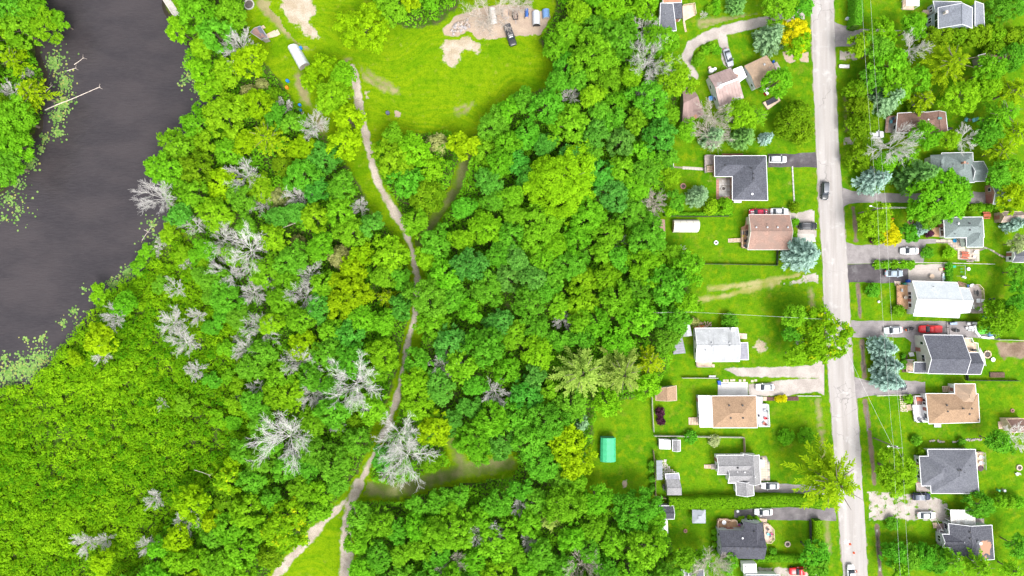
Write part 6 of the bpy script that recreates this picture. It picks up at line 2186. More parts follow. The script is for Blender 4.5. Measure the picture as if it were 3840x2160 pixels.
windows(b, k['wq'], 3, [('W', 0.85, 1.0, 1.2, 0.9), ('W', 0.93, 1.0, 1.2, 0.9), ('E', 0.3, 1.4, 1.1, 1.0), ('E', 0.7, 1.4, 1.1, 1.0), ('N', 0.6, 0.9, 2.0, 0.05)])
k = block(b, 'I', [(1110, 1030), (1300, 1032), (1305, 1162), (1115, 1159)], 3.16, 'gable', 1.1, 'EW', R_DARK, SIDE_G, over=0.3)
windows(b, k['wq'], 3, [('W', 0.5, 1.5, 1.2, 0.9)])
for x, y, kd in ((1385, 1008, 'box'), (1388, 1072, 'box'), (1395, 1178, 'box')):
    vent(b, 'I', x, y, kd, 0.3)
vent(b, 'I', 1470, 1108, 'chimney', 0.5, WHITE)
deck(b, 'I', [(1060, 925), (1125, 922), (1120, 1025), (1056, 1000)], 0.6, M('porch_brown', (0.22, 0.16, 0.15), 0.8, 0.1), (), WHITE, name='porch')
deck(b, 'I', [(1056, 970), (1100, 972), (1110, 1135), (1060, 1128)], 0.5, GREYWOOD, (0, 2, 3), WHITE)
steps(b, 'I', (1060, 940), (1015, 940), 1.4, 4, 0.55, 0.08, PALEWOOD)
# white carport
b = building('carport', 'flat white corrugated carport roof beside the patched dark roof', 'carport', 'I', 1315, 855)
k = block(b, 'I', [(1182, 778), (1432, 782), (1448, 938), (1196, 918)], 2.7, 'shed', 0.25, 'N', MET_WHITE, SIDE_G, over=0.1, panels=11, trim=None, wallon=False)
mb = MB()
for p in inset(k['q'], 0.3):
    mb.box((p.x, p.y, 0), 0.12, 0.12, 2.72)
mb.build('post', WHITE, b)
deck(b, 'I', [(1450, 870), (1530, 872), (1530, 935), (1450, 938)], 0.15, GREYWOOD, name='stoop')
# ---------- charcoal L house, west of road
b = building('charcoal_house', 'charcoal hip-roofed L-shaped house beside the black driveway', 'house', 'C', 1040, 320)
k = block(b, 'C', [(750, 121), (1262, 123), (1267, 326), (755, 326)], 3.0, 'hip', 1.55, 'EW', R_CHAR, M('brick_pale', (0.45, 0.30, 0.24), 0.9, 0.15, 2.0), over=0.4)
windows(b, k['wq'], 3, [('N', 0.3, 1.4, 1.1, 1.0), ('N', 0.7, 1.4, 1.1, 1.0), ('W', 0.5, 0.9, 2.0, 0.05), ('S', 0.8, 1.6, 1.2, 0.9)])
k = block(b, 'C', [(930, 119), (1268, 119), (1284, 566), (932, 563)], 3.03, 'hip', 2.55, 'NS', R_CHAR, MATS['brick_pale'], over=0.4)
windows(b, k['wq'], 3, [('E', 0.3, 1.8, 1.3, 0.8), ('E', 0.6, 0.9, 2.0, 0.05), ('E', 0.8, 1.4, 1.1, 1.0), ('S', 0.3, 1.4, 1.1, 1.0), ('W', 0.2, 1.6, 1.2, 0.9)])
for x, y, kd in ((852, 213, 'box'), (1118, 243, 'box'), (1240, 252, 'pipe'), (1138, 298, 'box'), (1140, 345, 'box')):
    vent(b, 'C', x, y, kd, 0.28)
vent(b, 'C', 1128, 503, 'cap', 0.3, WHITE)
deck(b, 'C', [(646, 116), (750, 116), (750, 205), (668, 210), (668, 290), (650, 290)], 0.5, GREYWOOD, (0, 5), GREYWOOD, name='porch')
steps(b, 'C', (708, 215), (708, 285), 1.7, 4, 0.45, 0.08, PALEWOOD)
slabs('patio', 'C', [(766, 338), (922, 338), (922, 556), (768, 556)], 0.72, STONE, border=REDST, seed=3)
slabs('garden_path', 'C', [(340, 222), (655, 242), (655, 268), (340, 242)], 0.75, M('path_concrete', (0.46, 0.41, 0.37), 0.9, 0.12), seed=6)
sheet('flower_bed', 'C', [(822, 96), (1035, 95), (1040, 117), (822, 117)], 0.02, M('mulch_red', (0.22, 0.10, 0.07), 0.95, 0.2), 0.03)
b = building('garden_shed', 'dark grey shed roof showing beyond the trees at the end of the concrete path', 'shed', 'C', 270, 160)
k = block(b, 'C', [(190, 76), (331, 71), (336, 238), (200, 245)], 2.6, 'gable', 1.0, 'NS', R_CHAR, SIDE_G, over=0.25)
# ---------- pinkish-brown gable
b = building('pink_roof_house', 'house with pinkish-brown gable roof and a furnished back deck', 'house', 'C', 1310, 890)
k = block(b, 'C', [(1097, 712), (1506, 711), (1506, 1062), (1085, 1062)], 3.1, 'gable', 1.9, 'EW', R_PINK, M('siding_cream', (0.60, 0.52, 0.44), 0.75, 0.08), over=0.35, trim=M('trim_cream', (0.6, 0.55, 0.5), 0.6, 0.05))
windows(b, k['wq'], 3, [('W', 0.3, 1.0, 1.1, 1.0), ('W', 0.65, 1.7, 2.0, 0.05), ('N', 0.4, 1.4, 1.1, 1.0), ('E', 0.3, 1.6, 1.2, 0.9), ('E', 0.7, 1.6, 1.2, 0.9), ('S', 0.5, 1.4, 1.1, 1.0)])
for x in (1168, 1280, 1384, 1486):
    vent(b, 'C', x, 838, 'cap', 0.26, STEEL)
vent(b, 'C', 1272, 806, 'pipe')
deck(b, 'C', [(1065, 770), (1100, 760), (1105, 862), (1060, 862), (1022, 905), (1018, 840), (1058, 820)], 0.4, WOOD, name='side_deck')
deck(b, 'C', [(1015, 866), (1112, 866), (1112, 1050), (1018, 1045)], 0.8, WOOD, (0, 2, 3), PALEWOOD)
steps(b, 'C', (1015, 967), (886, 972), 1.0, 9, 0.8, 0.05, PALEWOOD)
b = building('garden_shed', 'reddish-brown garden shed at the wood edge beside the white fabric shelter', 'shed', 'C', 200, 860)
k = block(b, 'C', [(122, 764), (250, 760), (256, 955), (150, 962)], 2.5, 'gable', 1.0, 'NS', R_PINK, M('siding_redbrown', (0.26, 0.14, 0.10), 0.8, 0.1), over=0.15, trim=None)
# ---------- pale-roofed house E
b = building('pale_roof_house', 'house with weathered pale grey roof beside the wood pile', 'house', 'E', 780, 570)
k = block(b, 'E', [(556, 405), (983, 403), (998, 738), (565, 740)], 3.1, 'gable', 1.4, 'EW', R_PALE, SIDE_W, over=0.35)
windows(b, k['wq'], 3, [('W', 0.3, 1.2, 1.1, 1.0), ('W', 0.7, 1.2, 1.1, 1.0), ('E', 0.4, 0.9, 2.0, 0.05), ('E', 0.7, 1.4, 1.1, 1.0), ('S', 0.3, 0.9, 2.0, 0.05), ('S', 0.7, 1.4, 1.1, 1.0), ('N', 0.3, 1.2, 1.1, 1.0)])
for x, y in ((722, 552), (900, 552), (725, 585), (902, 584)):
    vent(b, 'E', x, y, 'cap', 0.24, STEEL)
vent(b, 'E', 658, 623, 'pipe')
vent(b, 'E', 925, 412, 'chimney', 0.7, WHITE)
k = block(b, 'E', [(1002, 553), (1082, 551), (1091, 720), (998, 718)], 2.7, 'shed', 0.3, 'W', MET_GREY, SIDE_W, over=0.15, panels=9, trim=WHITE, wallon=False)
mb = MB()
for x, y in ((1075, 558), (1084, 712)):
    p = W('E', x, y, 2.7)
    mb.box((p.x, p.y, 0), 0.12, 0.12, 2.7)
mb.build('porch_post', WHITE, b)
deck(b, 'E', [(566, 741), (725, 741), (725, 794), (566, 794)], 0.4, PALEWOOD, (2, 3), GREYWOOD)
deck(b, 'E', [(726, 768), (750, 768), (750, 798), (726, 798)], 0.2, PALEWOOD, name='step')
b = building('metal_shed', 'small shed with bright metal roof next to the pale-roofed house', 'shed', 'E', 455, 420)
k = block(b, 'E', [(395, 352), (497, 343), (525, 480), (424, 492)], 2.6, 'gable', 0.7, 'NS', M('metal_pale', (0.48, 0.49, 0.51), 0.45, 0.1, metallic=0.3), SIDE_G, over=0.15, panels=5, trim=None)
b = building('lean_to', 'dark grey ribbed metal lean-to roof under the trees', 'shed', 'E', 395, 560)
k = block(b, 'E', [(365, 415), (405, 410), (456, 655), (335, 668)], 2.3, 'shed', 0.3, 'E', MET_GREY, GREYWOOD, over=0.15, panels=10, trim=None)
b = building('garden_shed', 'tan-roofed garden shed at the fence beside the plumed trees', 'shed', 'E', 265, 1060)
k = block(b, 'E', [(162, 1012), (364, 985), (368, 1130), (162, 1130)], 2.6, 'gable', 1.0, 'NS', R_TAN2, SIDE_T, over=0.2, trim=PALEWOOD)
# ---------- tan house with white flat section
b = building('tan_roof_house', 'tan hip-roofed house with a white flat-roofed addition', 'house', 'E', 900, 1245)
k = block(b, 'E', [(722, 1088), (1168, 1086), (1180, 1405), (736, 1405)], 3.1, 'hip', 1.7, 'EW', R_TAN2, SIDE_W, over=0.35)
windows(b, k['wq'], 3, [('E', 0.25, 0.9, 2.0, 0.05), ('E', 0.6, 1.8, 1.3, 0.8), ('N', 0.3, 1.4, 1.1, 1.0), ('N', 0.7, 1.4, 1.1, 1.0), ('S', 0.3, 1.4, 1.1, 1.0), ('S', 0.7, 1.4, 1.1, 1.0)])
for x, y in ((895, 1180), (1030, 1180), (912, 1307), (1036, 1307)):
    vent(b, 'E', x, y, 'box', 0.32)
k = block(b, 'E', [(588, 1086), (722, 1088), (737, 1398), (606, 1398)], 2.9, 'flat', 0, 'EW', M('membrane_white', (0.74, 0.74, 0.77), 0.7, 0.04, 0.5), SIDE_G, over=0.2)
windows(b, k['wq'], 3, [('W', 0.3, 1.6, 1.2, 0.9), ('W', 0.85, 0.9, 2.0, 0.05)])
steps(b, 'E', (600, 1340), (488, 1340), 1.9, 7, 0.7, 0.08, PALEWOOD)
DECKG = M('deck_grey_white', (0.52, 0.51, 0.54), 0.7, 0.12, 1.5)
deck(b, 'E', [(1172, 1092), (1235, 1095), (1235, 1165), (1282, 1165), (1295, 1390), (1182, 1390)], 0.6, DECKG, (2, 3, 4), WHITE)
steps(b, 'E', (1240, 1115), (1275, 1115), 1.0, 3, 0.5, 0.1, PALEWOOD)
# ---------- grey complex house G
b = building('grey_complex_house', 'grey house with three stepped roofs above the long hedge', 'house', 'G', 990, 420)
k = block(b, 'G', [(772, 236), (1105, 234), (1118, 425), (782, 427)], 3.0, 'gable', 1.3, 'EW', R_GREY, SIDE_W, over=0.3)
windows(b, k['wq'], 3, [('W', 0.3, 1.2, 1.1, 1.0), ('W', 0.7, 0.9, 2.0, 0.05), ('N', 0.4, 1.4, 1.1, 1.0), ('S', 0.2, 1.2, 1.1, 1.0)])
k = block(b, 'G', [(886, 345), (1140, 345), (1150, 513), (888, 513)], 3.04, 'gable', 1.25, 'EW', R_GREY, SIDE_W, over=0.3)
windows(b, k['wq'], 3, [('W', 0.5, 0.9, 2.0, 0.05), ('S', 0.15, 0.9, 1.1, 1.0)])
k = block(b, 'G', [(1040, 222), (1197, 232), (1214, 520), (1060, 518)], 3.08, 'gable', 1.5, 'NS', R_GREY, SIDE_W, over=0.3)
windows(b, k['wq'], 3, [('E', 0.3, 1.8, 2.0, 0.05), ('E', 0.75, 1.4, 1.1, 1.0)])
k = block(b, 'G', [(965, 500), (1138, 505), (1147, 636), (972, 634)], 3.0, 'gable', 1.2, 'NS', R_GREY, SIDE_W, over=0.3)
windows(b, k['wq'], 3, [('W', 0.5, 1.2, 1.1, 1.0), ('E', 0.5, 2.4, 2.1, 0.05)])
vent(b, 'G', 981, 358, 'cap', 0.28, DARK)
vent(b, 'G', 978, 398, 'pipe', mat=WHITE)
vent(b, 'G', 1053, 404, 'cap', 0.2, WHITE)
vent(b, 'G', 1155, 453, 'pipe', mat=WHITE)
deck(b, 'G', [(715, 325), (770, 322), (772, 375), (718, 375)], 0.5, GREYWOOD, name='landing')
steps(b, 'G', (715, 348), (645, 348), 1.0, 5, 0.45, 0.06, PALEWOOD)
slabs('patio', 'G', [(1207, 240), (1272, 238), (1308, 325), (1308, 488), (1216, 488)], 0.6, BEIGE, seed=9)
b = building('garden_shed', 'small grey-roofed shed beside the white canopy on the fenced lawn', 'shed', 'G', 367, 135)
k = block(b, 'G', [(330, 82), (404, 82), (405, 190), (330, 190)], 2.3, 'gable', 0.7, 'NS', R_GREY, SIDE_W, over=0.12)
b = building('garden_shed', 'pale grey shed with a dark porch roof beside the stone patio', 'shed', 'G', 340, 550)
k = block(b, 'G', [(262, 476), (398, 474), (420, 636), (272, 636)], 2.5, 'gable', 0.9, 'EW', R_GREY, SIDE_T, over=0.2, trim=None)
k = block(b, 'G', [(258, 424), (388, 416), (396, 474), (262, 476)], 2.3, 'shed', 0.2, 'S', MET_GREY, SIDE_T, over=0.1, panels=5, trim=WHITE, wallon=False)
mb = MB()
for p in inset(k['q'], 0.15)[:2]:
    mb.box((p.x, p.y, 0), 0.1, 0.1, 2.3)
mb.build('porch_post', WHITE, b)
b = building('metal_pergola', 'narrow blue-grey metal pergola roof along the fence', 'pergola', 'G', 195, 380)
k = block(b, 'G', [(162, 284), (226, 284), (226, 480), (166, 482)], 2.3, 'shed', 0.25, 'W', M('metal_bluegrey', (0.20, 0.22, 0.25), 0.5, 0.1), SIDE_G, over=0.1, panels=4, trim=None, wallon=False)
mb = MB()
for p in inset(k['q'], 0.15):
    mb.box((p.x, p.y, 0), 0.1, 0.1, 2.3)
mb.build('post', GREYWOOD, b)
rr = random.Random(15)
sp = bpy.data.objects.new('stone_patio', None)
COL.objects.link(sp)
pf = W('G', 280, 380)
sp.location = (pf.x, pf.y, 0)
ORG[sp.name] = Vector((pf.x, pf.y, 0))
tag(sp, kind='structure')
pq = WL('G', [(226, 278), (262, 280), (285, 340), (330, 380), (360, 410), (262, 440), (226, 470)])
for i in range(226, 365, 17):
    for j in range(280, 475, 17):
        c = W('G', i + rr.uniform(-3, 3), j + rr.uniform(-3, 3))
        if float(sdpoly(pq, np.array([c.x]), np.array([c.y]))[0]) < 0:
            continue
        n = rr.choice((5, 6, 7))
        MB().prism([(c.x + 0.22 * rr.uniform(0.75, 1.15) * math.cos(a * 6.283 / n), c.y + 0.22 * rr.uniform(0.75, 1.15) * math.sin(a * 6.283 / n)) for a in range(n)], 0.005, 0.045).build('flagstone', M('pale_flag', (0.55, 0.49, 0.44), 0.9, 0.15), sp)
b = building('garden_shed', 'dark grey shed roof at the west end of the long hedge', 'shed', 'G', 270, 810)
k = block(b, 'G', [(190, 745), (335, 745), (342, 875), (228, 875)], 2.5, 'gable', 0.9, 'EW', R_DARK, SIDE_G, over=0.15)
# gazebo
b = building('gazebo', 'square grey fabric gazebo standing on the lawn', 'gazebo', 'G', 593, 850)
q = WL('G', [(527, 783), (659, 784), (661, 918), (528, 917)], 2.4)
ap = sum(q, Vector()) / 4 + Vector((0, 0, 1.0))
mb = MB()
for i in range(4):
    mb.slab([q[i], q[(i + 1) % 4], ap], 0.03)
mb.build('canopy', M('canopy_grey', (0.33, 0.35, 0.39), 0.8, 0.06), b)
MB().box((ap.x, ap.y, ap.z - 0.28), 0.9, 0.9, 0.2).build('vent_cap', MATS['canopy_grey'], b)
for p in inset(q, 0.08):
    MB().box((p.x, p.y, 0), 0.08, 0.08, 2.4).build('leg', DARK, b)
mb = MB()
for i in range(4):
    mb.bar(up(q[i], -0.1), up(q[(i + 1) % 4], -0.1), 0.05, 0.2)
mb.build('valance', MATS['canopy_grey'], b)
# ---------- dark house with two decks
b = building('two_deck_house', 'dark-roofed house with a square back deck and an octagonal front deck', 'house', 'V', 860, 800)
k = block(b, 'V', [(335, 533), (1345, 542), (1368, 1195), (357, 1163)], 3.9, 'gable', 1.9, 'EW', R_DARK, SIDE_G, over=0.35, trim=None)
windows(b, k['wq'], 3.9, [('W', 0.82, 0.8, 1.2, 2.2), ('W', 0.3, 0.8, 1.2, 2.2), ('S', 0.3, 1.4, 1.1, 1.0), ('S', 0.7, 1.4, 1.1, 1.0), ('E', 0.4, 0.9, 2.0, 0.4), ('N', 0.3, 1.8, 2.0, 0.05)])
k = block(b, 'V', [(898, 333), (1332, 346), (1345, 800), (898, 800)], 3.86, 'gable', 1.6, 'NS', R_DARK, SIDE_G, over=0.35, f=0.56, trim=None)
windows(b, k['wq'], 3.9, [('N', 0.5, 1.6, 1.2, 1.0), ('W', 0.8, 0.9, 2.0, 0.7)])
for x in (553, 697, 846, 985, 1126, 1268):
    vent(b, 'V', x, 940, 'box', 0.24)
vent(b, 'V', 870, 708, 'cap', 0.26, WHITE)
vent(b, 'V', 668, 652, 'pipe')
vent(b, 'V', 1130, 560, 'cap', 0.2)
deck(b, 'V', [(325, 266), (545, 266), (590, 290), (720, 282), (745, 385), (880, 385), (880, 524), (295, 520), (293, 300)], 0.7, WOOD, (0, 1, 2, 3, 7, 8), PALEWOOD)
deck(b, 'V', [(1345, 378), (1460, 378), (1562, 490), (1575, 720), (1495, 805), (1385, 800)], 0.7, M('deck_pink', (0.60, 0.44, 0.36), 0.75, 0.12), (0, 1, 2, 3, 4), PALEWOOD)
deck(b, 'V', [(1225, 268), (1425, 280), (1430, 376), (1345, 376), (1320, 345)], 0.35, PALEWOOD, name='side_deck')
# ---------- bottom edge roofs
b = building('edge_house', 'grey roof cut by the bottom edge beside the pale dead tree', 'house', 'G', 560, 1450)
k = block(b, 'G', [(490, 1376), (640, 1380), (650, 1540), (495, 1540)], 3.0, 'gable', 1.0, 'NS', R_SLATE, SIDE_W, over=0.25)
b = building('edge_cottage', 'white-eaved roof cut by the bottom edge below the camper', 'house', 'G', 1270, 1500)
k = block(b, 'G', [(1070, 1434), (1400, 1440), (1480, 1590), (1080, 1590)], 3.0, 'gable', 1.4, 'EW', R_PALE, SIDE_W, over=0.25)
# ---------- green shed in the clearing
b = building('green_shed', 'bright green barrel-roofed shed alone in the grass clearing', 'shed', 'P', 2280, 1686)
TEAL = M('roof_teal', (0.05, 0.40, 0.19), 0.5, 0.08, 1.0)
he = 2.2
q = [W('P', 2253, 1641, he), W('P', 2308, 1641, he), W('P', 2309, 1731, he), W('P', 2251, 1731, he)]
MB().prism(inset(q, 0.12), -0.05, he).build('wall', M('wall_teal', (0.10, 0.36, 0.26), 0.7, 0.08), b)
prof = [(0.0, 0.0), (0.14, 0.55), (0.38, 0.85), (0.62, 0.85), (0.86, 0.55), (1.0, 0.0)]
for (f0, z0), (f1, z1) in zip(prof[:-1], prof[1:]):
    for i in range(4):
        a0, a1 = i / 4 + 0.002, (i + 1) / 4 - 0.002
        A0, A1 = lerp(q[0], q[1], f0), lerp(q[0], q[1], f1)
        B0, B1 = lerp(q[3], q[2], f0), lerp(q[3], q[2], f1)
        MB().slab([up(lerp(A0, B0, a0), z0), up(lerp(A1, B1, a0), z1), up(lerp(A1, B1, a1), z1), up(lerp(A0, B0, a1), z0)], 0.05).build('roof_panel', TEAL, b)
mb = MB()
for e0, e1, off in ((q[0], q[1], 0.15), (q[3], q[2], -0.15)):
    d = Vector((0, -1, 0)) * off
    n = len(prof)
    pts = [up(lerp(e0, e1, f), z - 0.06) + d for f, z in prof]
    mb.add(pts + [p + d * 0.3 for p in pts], [tuple(range(n)), tuple(range(2 * n - 1, n - 1, -1))])
mb.build('gable_end', MATS['wall_teal'], b)
windows(b, inset(q, 0.12), 2.2, [('S', 0.5, 1.6, 1.9, 0.05), ('E', 0.5, 0.8, 0.8, 1.1)])
# ---------- hut by the river
b = building('river_hut', 'small hut with half brown half dark roof near the river', 'shed', 'L2', 420, 300)
k = block(b, 'L2', [(338, 292), (425, 238), (495, 345), (440, 360)], 2.5, 'gable', 0.7, 'NS', M('hut_roof', (0.26, 0.16, 0.14), 0.8, 0.1, 0.6, col2=(0.12, 0.12, 0.16), thr=(0.5, 0.52)), GREYWOOD, over=0.15, trim=STEEL)
deck(b, 'L2', [(480, 310), (555, 272), (580, 325), (500, 345)], 0.3, PALEWOOD)
deck(b, 'L2', [(555, 285), (580, 264), (605, 308), (580, 322)], 0.2, PALEWOOD, name='ramp')
deck(b, 'L2', [(425, 240), (455, 228), (472, 250), (440, 265)], 0.2, PALEWOOD, name='stoop')

# ================================================================== VEHICLES
TYRE = M('tyre', (0.02, 0.02, 0.02), 0.8, 0.2)
RIM = M('rim', (0.45, 0.45, 0.47), 0.35, 0.1, metallic=0.6)
LAMPW = M('headlamp', (0.75, 0.76, 0.78), 0.2, 0.03)
LAMPR = M('tail_lamp', (0.45, 0.02, 0.02), 0.3, 0.1)
CGLASS = M('car_glass', (0.035, 0.045, 0.06), 0.08, 0.1, spec=0.7)


def paint(key, col):
    return M('paint_' + key, col, 0.28, 0.03, 0.5, spec=0.5, fine=0.8)


def loft(secs, n=10, p=3.5):
    """Sections along x: (x, half width, z0, z1) with rounded-square profile."""
    mb = MB()
    V, F = [], []
    for x, w, z0, z1 in secs:
        zc, zh = (z0 + z1) / 2, (z1 - z0) / 2
        for k in range(n):
            a = 2 * math.pi * (k + 0.5) / n
            c, s = math.cos(a), math.sin(a)
            y = math.copysign(abs(c) ** (2 / p), c) * w
            z = zc + math.copysign(abs(s) ** (2 / p), s) * zh
            V.append((x, y, z))
    m = len(secs)
    for i in range(m - 1):
        for k in range(n):
            F.append((i * n + k, (i + 1) * n + k, (i + 1) * n + (k + 1) % n, i * n + (k + 1) % n))
    F.append(tuple(range(n)))
    F.append(tuple((m - 1) * n + k for k in range(n - 1, -1, -1)))
    return mb.add(V, F)


def car(label, t, x, y, head, kind, key, col, roofcol=None, stripe=None, length=None):
    """head: direction the bonnet points, degrees counter-clockwise from east."""
    pz = W(t, x, y, 0.8)
    o = thing('pickup_truck' if kind == 'pickup' else 'parked_car', label, 'pickup' if kind == 'pickup' else 'car', (0, 0, 0))
    pm = paint(key, col)
    L = {'sedan': 4.65, 'suv': 4.6, 'pickup': 5.6, 'hatch': 4.2}[kind]
    h = L / 2
    wd = {'sedan': 0.89, 'suv': 0.92, 'pickup': 0.98, 'hatch': 0.87}[kind]
    hood = {'sedan': 0.90, 'suv': 1.05, 'pickup': 1.15, 'hatch': 0.95}[kind]
    if kind == 'pickup':
        body = [(-h, wd * 0.9, 0.42, 1.10), (-h + 0.08, wd * 0.97, 0.36, 1.14), (-0.5, wd, 0.34, 1.16), (0.9, wd, 0.34, 1.16), (h - 0.7, wd * 0.97, 0.36, 1.12), (h - 0.2, wd * 0.9, 0.40, 1.02), (h, wd * 0.74, 0.46, 0.88)]
        cab = [(-0.75, wd * 0.80, 1.05, 1.20), (-0.62, wd * 0.80, 1.05, 1.72), (0.65, wd * 0.80, 1.05, 1.76), (1.25, wd * 0.86, 1.05, 1.18)]
        rf = [(-0.62, wd * 0.76, 1.70, 1.78), (0.0, wd * 0.78, 1.72, 1.82), (0.62, wd * 0.74, 1.70, 1.80)]
    elif kind == 'sedan':
        body = [(-h, wd * 0.74, 0.42, 0.86), (-h + 0.18, wd * 0.90, 0.34, 0.98), (-h + 0.7, wd * 0.98, 0.28, 1.02), (-0.4, wd, 0.26, 0.98), (0.9, wd, 0.26, 0.95), (h - 0.7, wd * 0.97, 0.28, 0.88), (h - 0.2, wd * 0.86, 0.32, 0.76), (h, wd * 0.62, 0.40, 0.66)]
        cab = [(-h + 0.62, wd * 0.78, 0.90, 1.00), (-h + 1.25, wd * 0.74, 0.90, 1.38), (-0.2, wd * 0.76, 0.90, 1.43), (0.35, wd * 0.75, 0.90, 1.40), (1.15, wd * 0.84, 0.85, 0.96)]
        rf = [(-h + 1.22, wd * 0.66, 1.33, 1.40), (-0.5, wd * 0.70, 1.38, 1.46), (0.0, wd * 0.70, 1.38, 1.46), (0.38, wd * 0.66, 1.34, 1.42)]
    else:
        q = 0.25 if kind == 'suv' else 0
        body = [(-h, wd * 0.86, 0.44, 0.98 + q), (-h + 0.12, wd * 0.95, 0.36, 1.06 + q * 0.6), (-0.4, wd, 0.32, 1.05 + q * 0.3), (0.9, wd, 0.32, 1.0 + q * 0.3), (h - 0.7, wd * 0.97, 0.34, 0.95 + q * 0.4), (h - 0.2, wd * 0.88, 0.38, 0.85 + q * 0.4), (h, wd * 0.66, 0.44, 0.72 + q * 0.4)]
        cab = [(-h + 0.16, wd * 0.80, 0.98, 1.12 + q), (-h + 0.5, wd * 0.76, 0.95, 1.42 + q), (-0.2, wd * 0.77, 0.95, 1.46 + q), (0.4, wd * 0.75, 0.95, 1.42 + q), (1.15, wd * 0.84, 0.9, 1.05 + q * 0.4)]
        rf = [(-h + 0.38, wd * 0.70, 1.38 + q, 1.45 + q), (-0.6, wd * 0.72, 1.42 + q, 1.50 + q), (0.1, wd * 0.72, 1.42 + q, 1.50 + q), (0.45, wd * 0.68, 1.38 + q, 1.45 + q)]
    bo = loft(body, 14, 4.5).build('body', pm, o, smooth=True)
    loft(cab, 12, 4.0).build('windows', CGLASS, o, smooth=True)
    loft(rf, 10, 4.0).build('roof', paint(key + '_roof', roofcol) if roofcol else pm, o, smooth=True)
    if kind == 'pickup':
        MB().box((-h / 2 - 0.62, 0, 1.135), h - 1.0, wd * 1.72, 0.05).build('bed_cover', paint(key + '_bed', mul(col, 1.15)), o)
    if kind in ('suv',):
        mb = MB()
        for s in (-1, 1):
            mb.bar((-h + 0.7, s * wd * 0.66, 1.77), (0.3, s * wd * 0.66, 1.77), 0.05)
        mb.build('roof_rail', STEEL, o)
    if stripe:
        for s in (-0.22, 0.22):
            MB().bar((1.1, s, 0.985), (h - 0.35, s, 0.855), 0.22, 0.03).build('stripe', WHITE, o)
            MB().bar((-h + 0.5, s, 1.02), (-h + 0.15, s, 0.98), 0.22, 0.03).build('stripe', WHITE, o)
    for s in (-1, 1):
        for xw in (-h + 0.85, h - 0.85):
            w = MB()
            r = 0.33 if kind != 'pickup' else 0.38
            w.tube([(xw, s * (wd - 0.2), r), (xw, s * (wd + 0.01), r)], r, 14)
            wo_ = w.build('wheel', TYRE, o)
            MB().tube([(xw, s * (wd - 0.02), r), (xw, s * (wd + 0.02), r)], r * 0.6, 10).build('rim', RIM, wo_)
        MB().box((h - 0.18, s * wd * 0.60, 0.58 + (0.15 if kind != 'sedan' else 0)), 0.22, 0.32, 0.14, s * -0.25).build('headlight', LAMPW, o)
        MB().box((-h + 0.06, s * wd * 0.66, 0.74 + (0.12 if kind != 'sedan' else 0)), 0.14, 0.28, 0.16).build('tail_light', LAMPR, o)
        MB().box((0.78, s * (wd + 0.08), 0.95 + (0.15 if kind != 'sedan' else 0)), 0.16, 0.22, 0.13).build('mirror', pm, o)
    o.location = (pz.x, pz.y, 0.03)
    o.rotation_euler = (0, 0, math.radians(head))
    return o


SILVER, WHITEC, GREYC, BLK = (0.42, 0.44, 0.48), (0.76, 0.77, 0.80), (0.17, 0.18, 0.20), (0.022, 0.023, 0.028)
car('silver sedan parked on the short arm of the gravel loop', 'A', 890, 577, -72, 'sedan', 'silver', (0.34, 0.36, 0.41))
car('white van-like car parked under the olive cedars', 'B', 430, 1357, 3, 'suv', 'white', WHITEC)
car('pale silver wagon parked on the black driveway', 'C', 1385, 155, 0, 'suv', 'pale_silver', (0.55, 0.56, 0.60))
car('black and grey four-wheel drive driving along the road', 'C', 1862, 472, -92, 'suv', 'road_grey', (0.045, 0.05, 0.055), (0.16, 0.17, 0.19))
car('red sports car with white stripes beside the pinkish-brown roof', 'C', 1190, 688, 180, 'sedan', 'sport_red', (0.48, 0.015, 0.06), stripe=True)
car('white sedan parked behind the striped red sports car', 'C', 1402, 680, 0, 'sedan', 'white', WHITEC)
car('black car parked on gravel between the concrete pad and the road', 'C', 1688, 825, 0, 'suv', 'black', BLK, (0.06, 0.06, 0.065))
car('white sedan on the wide grey driveway beside the slab patio', 'D', 780, 1075, 180, 'sedan', 'white', WHITEC)
car('blue-grey sedan on the dark driveway by the concrete yard', 'D', 625, 1302, 0, 'sedan', 'bluegrey', (0.30, 0.36, 0.42))
car('white-silver sedan on the paved driveway behind the covered motorcycle', 'F', 617, 425, 183, 'sedan', 'silverwhite', (0.62, 0.64, 0.68))
car('red pickup truck with covered bed on the paved driveway', 'F', 985, 413, 180, 'pickup', 'red', (0.55, 0.012, 0.018))
car('dark car half hidden under the blue spruce', 'F', 660, 992, 0, 'suv', 'dark', (0.05, 0.055, 0.06))
car('white sedan parked at the end of the white concrete pad', 'E', 1258, 998, 180, 'sedan', 'white', WHITEC)
car('silver sedan parked by the grey house with three roofs', 'G', 1310, 543, 180, 'sedan', 'silver2', (0.50, 0.51, 0.55))
car('white sedan parked on the drive along the long hedge', 'G', 1243, 804, 180, 'sedan', 'white', WHITEC)
car('red pickup truck at the bottom edge beside the roadside trees', 'G', 1612, 1396, 183, 'pickup', 'red2', (0.58, 0.01, 0.02))
car('navy blue car parked on the grassy gravel drive by the porch', 'I', 898, 650, 0, 'suv', 'navy', (0.02, 0.028, 0.07), (0.15, 0.17, 0.22))
car('white sedan parked before the white carport', 'I', 952, 838, 0, 'sedan', 'white', WHITEC)
car('white car on the road at the bottom edge', 'I', 190, 1425, 92, 'suv', 'white', WHITEC)
car('black pickup truck parked half on the grass by the sand yard', 'L3', 832, 267, -72, 'pickup', 'blacktruck', (0.03, 0.032, 0.037), (0.06, 0.06, 0.065))


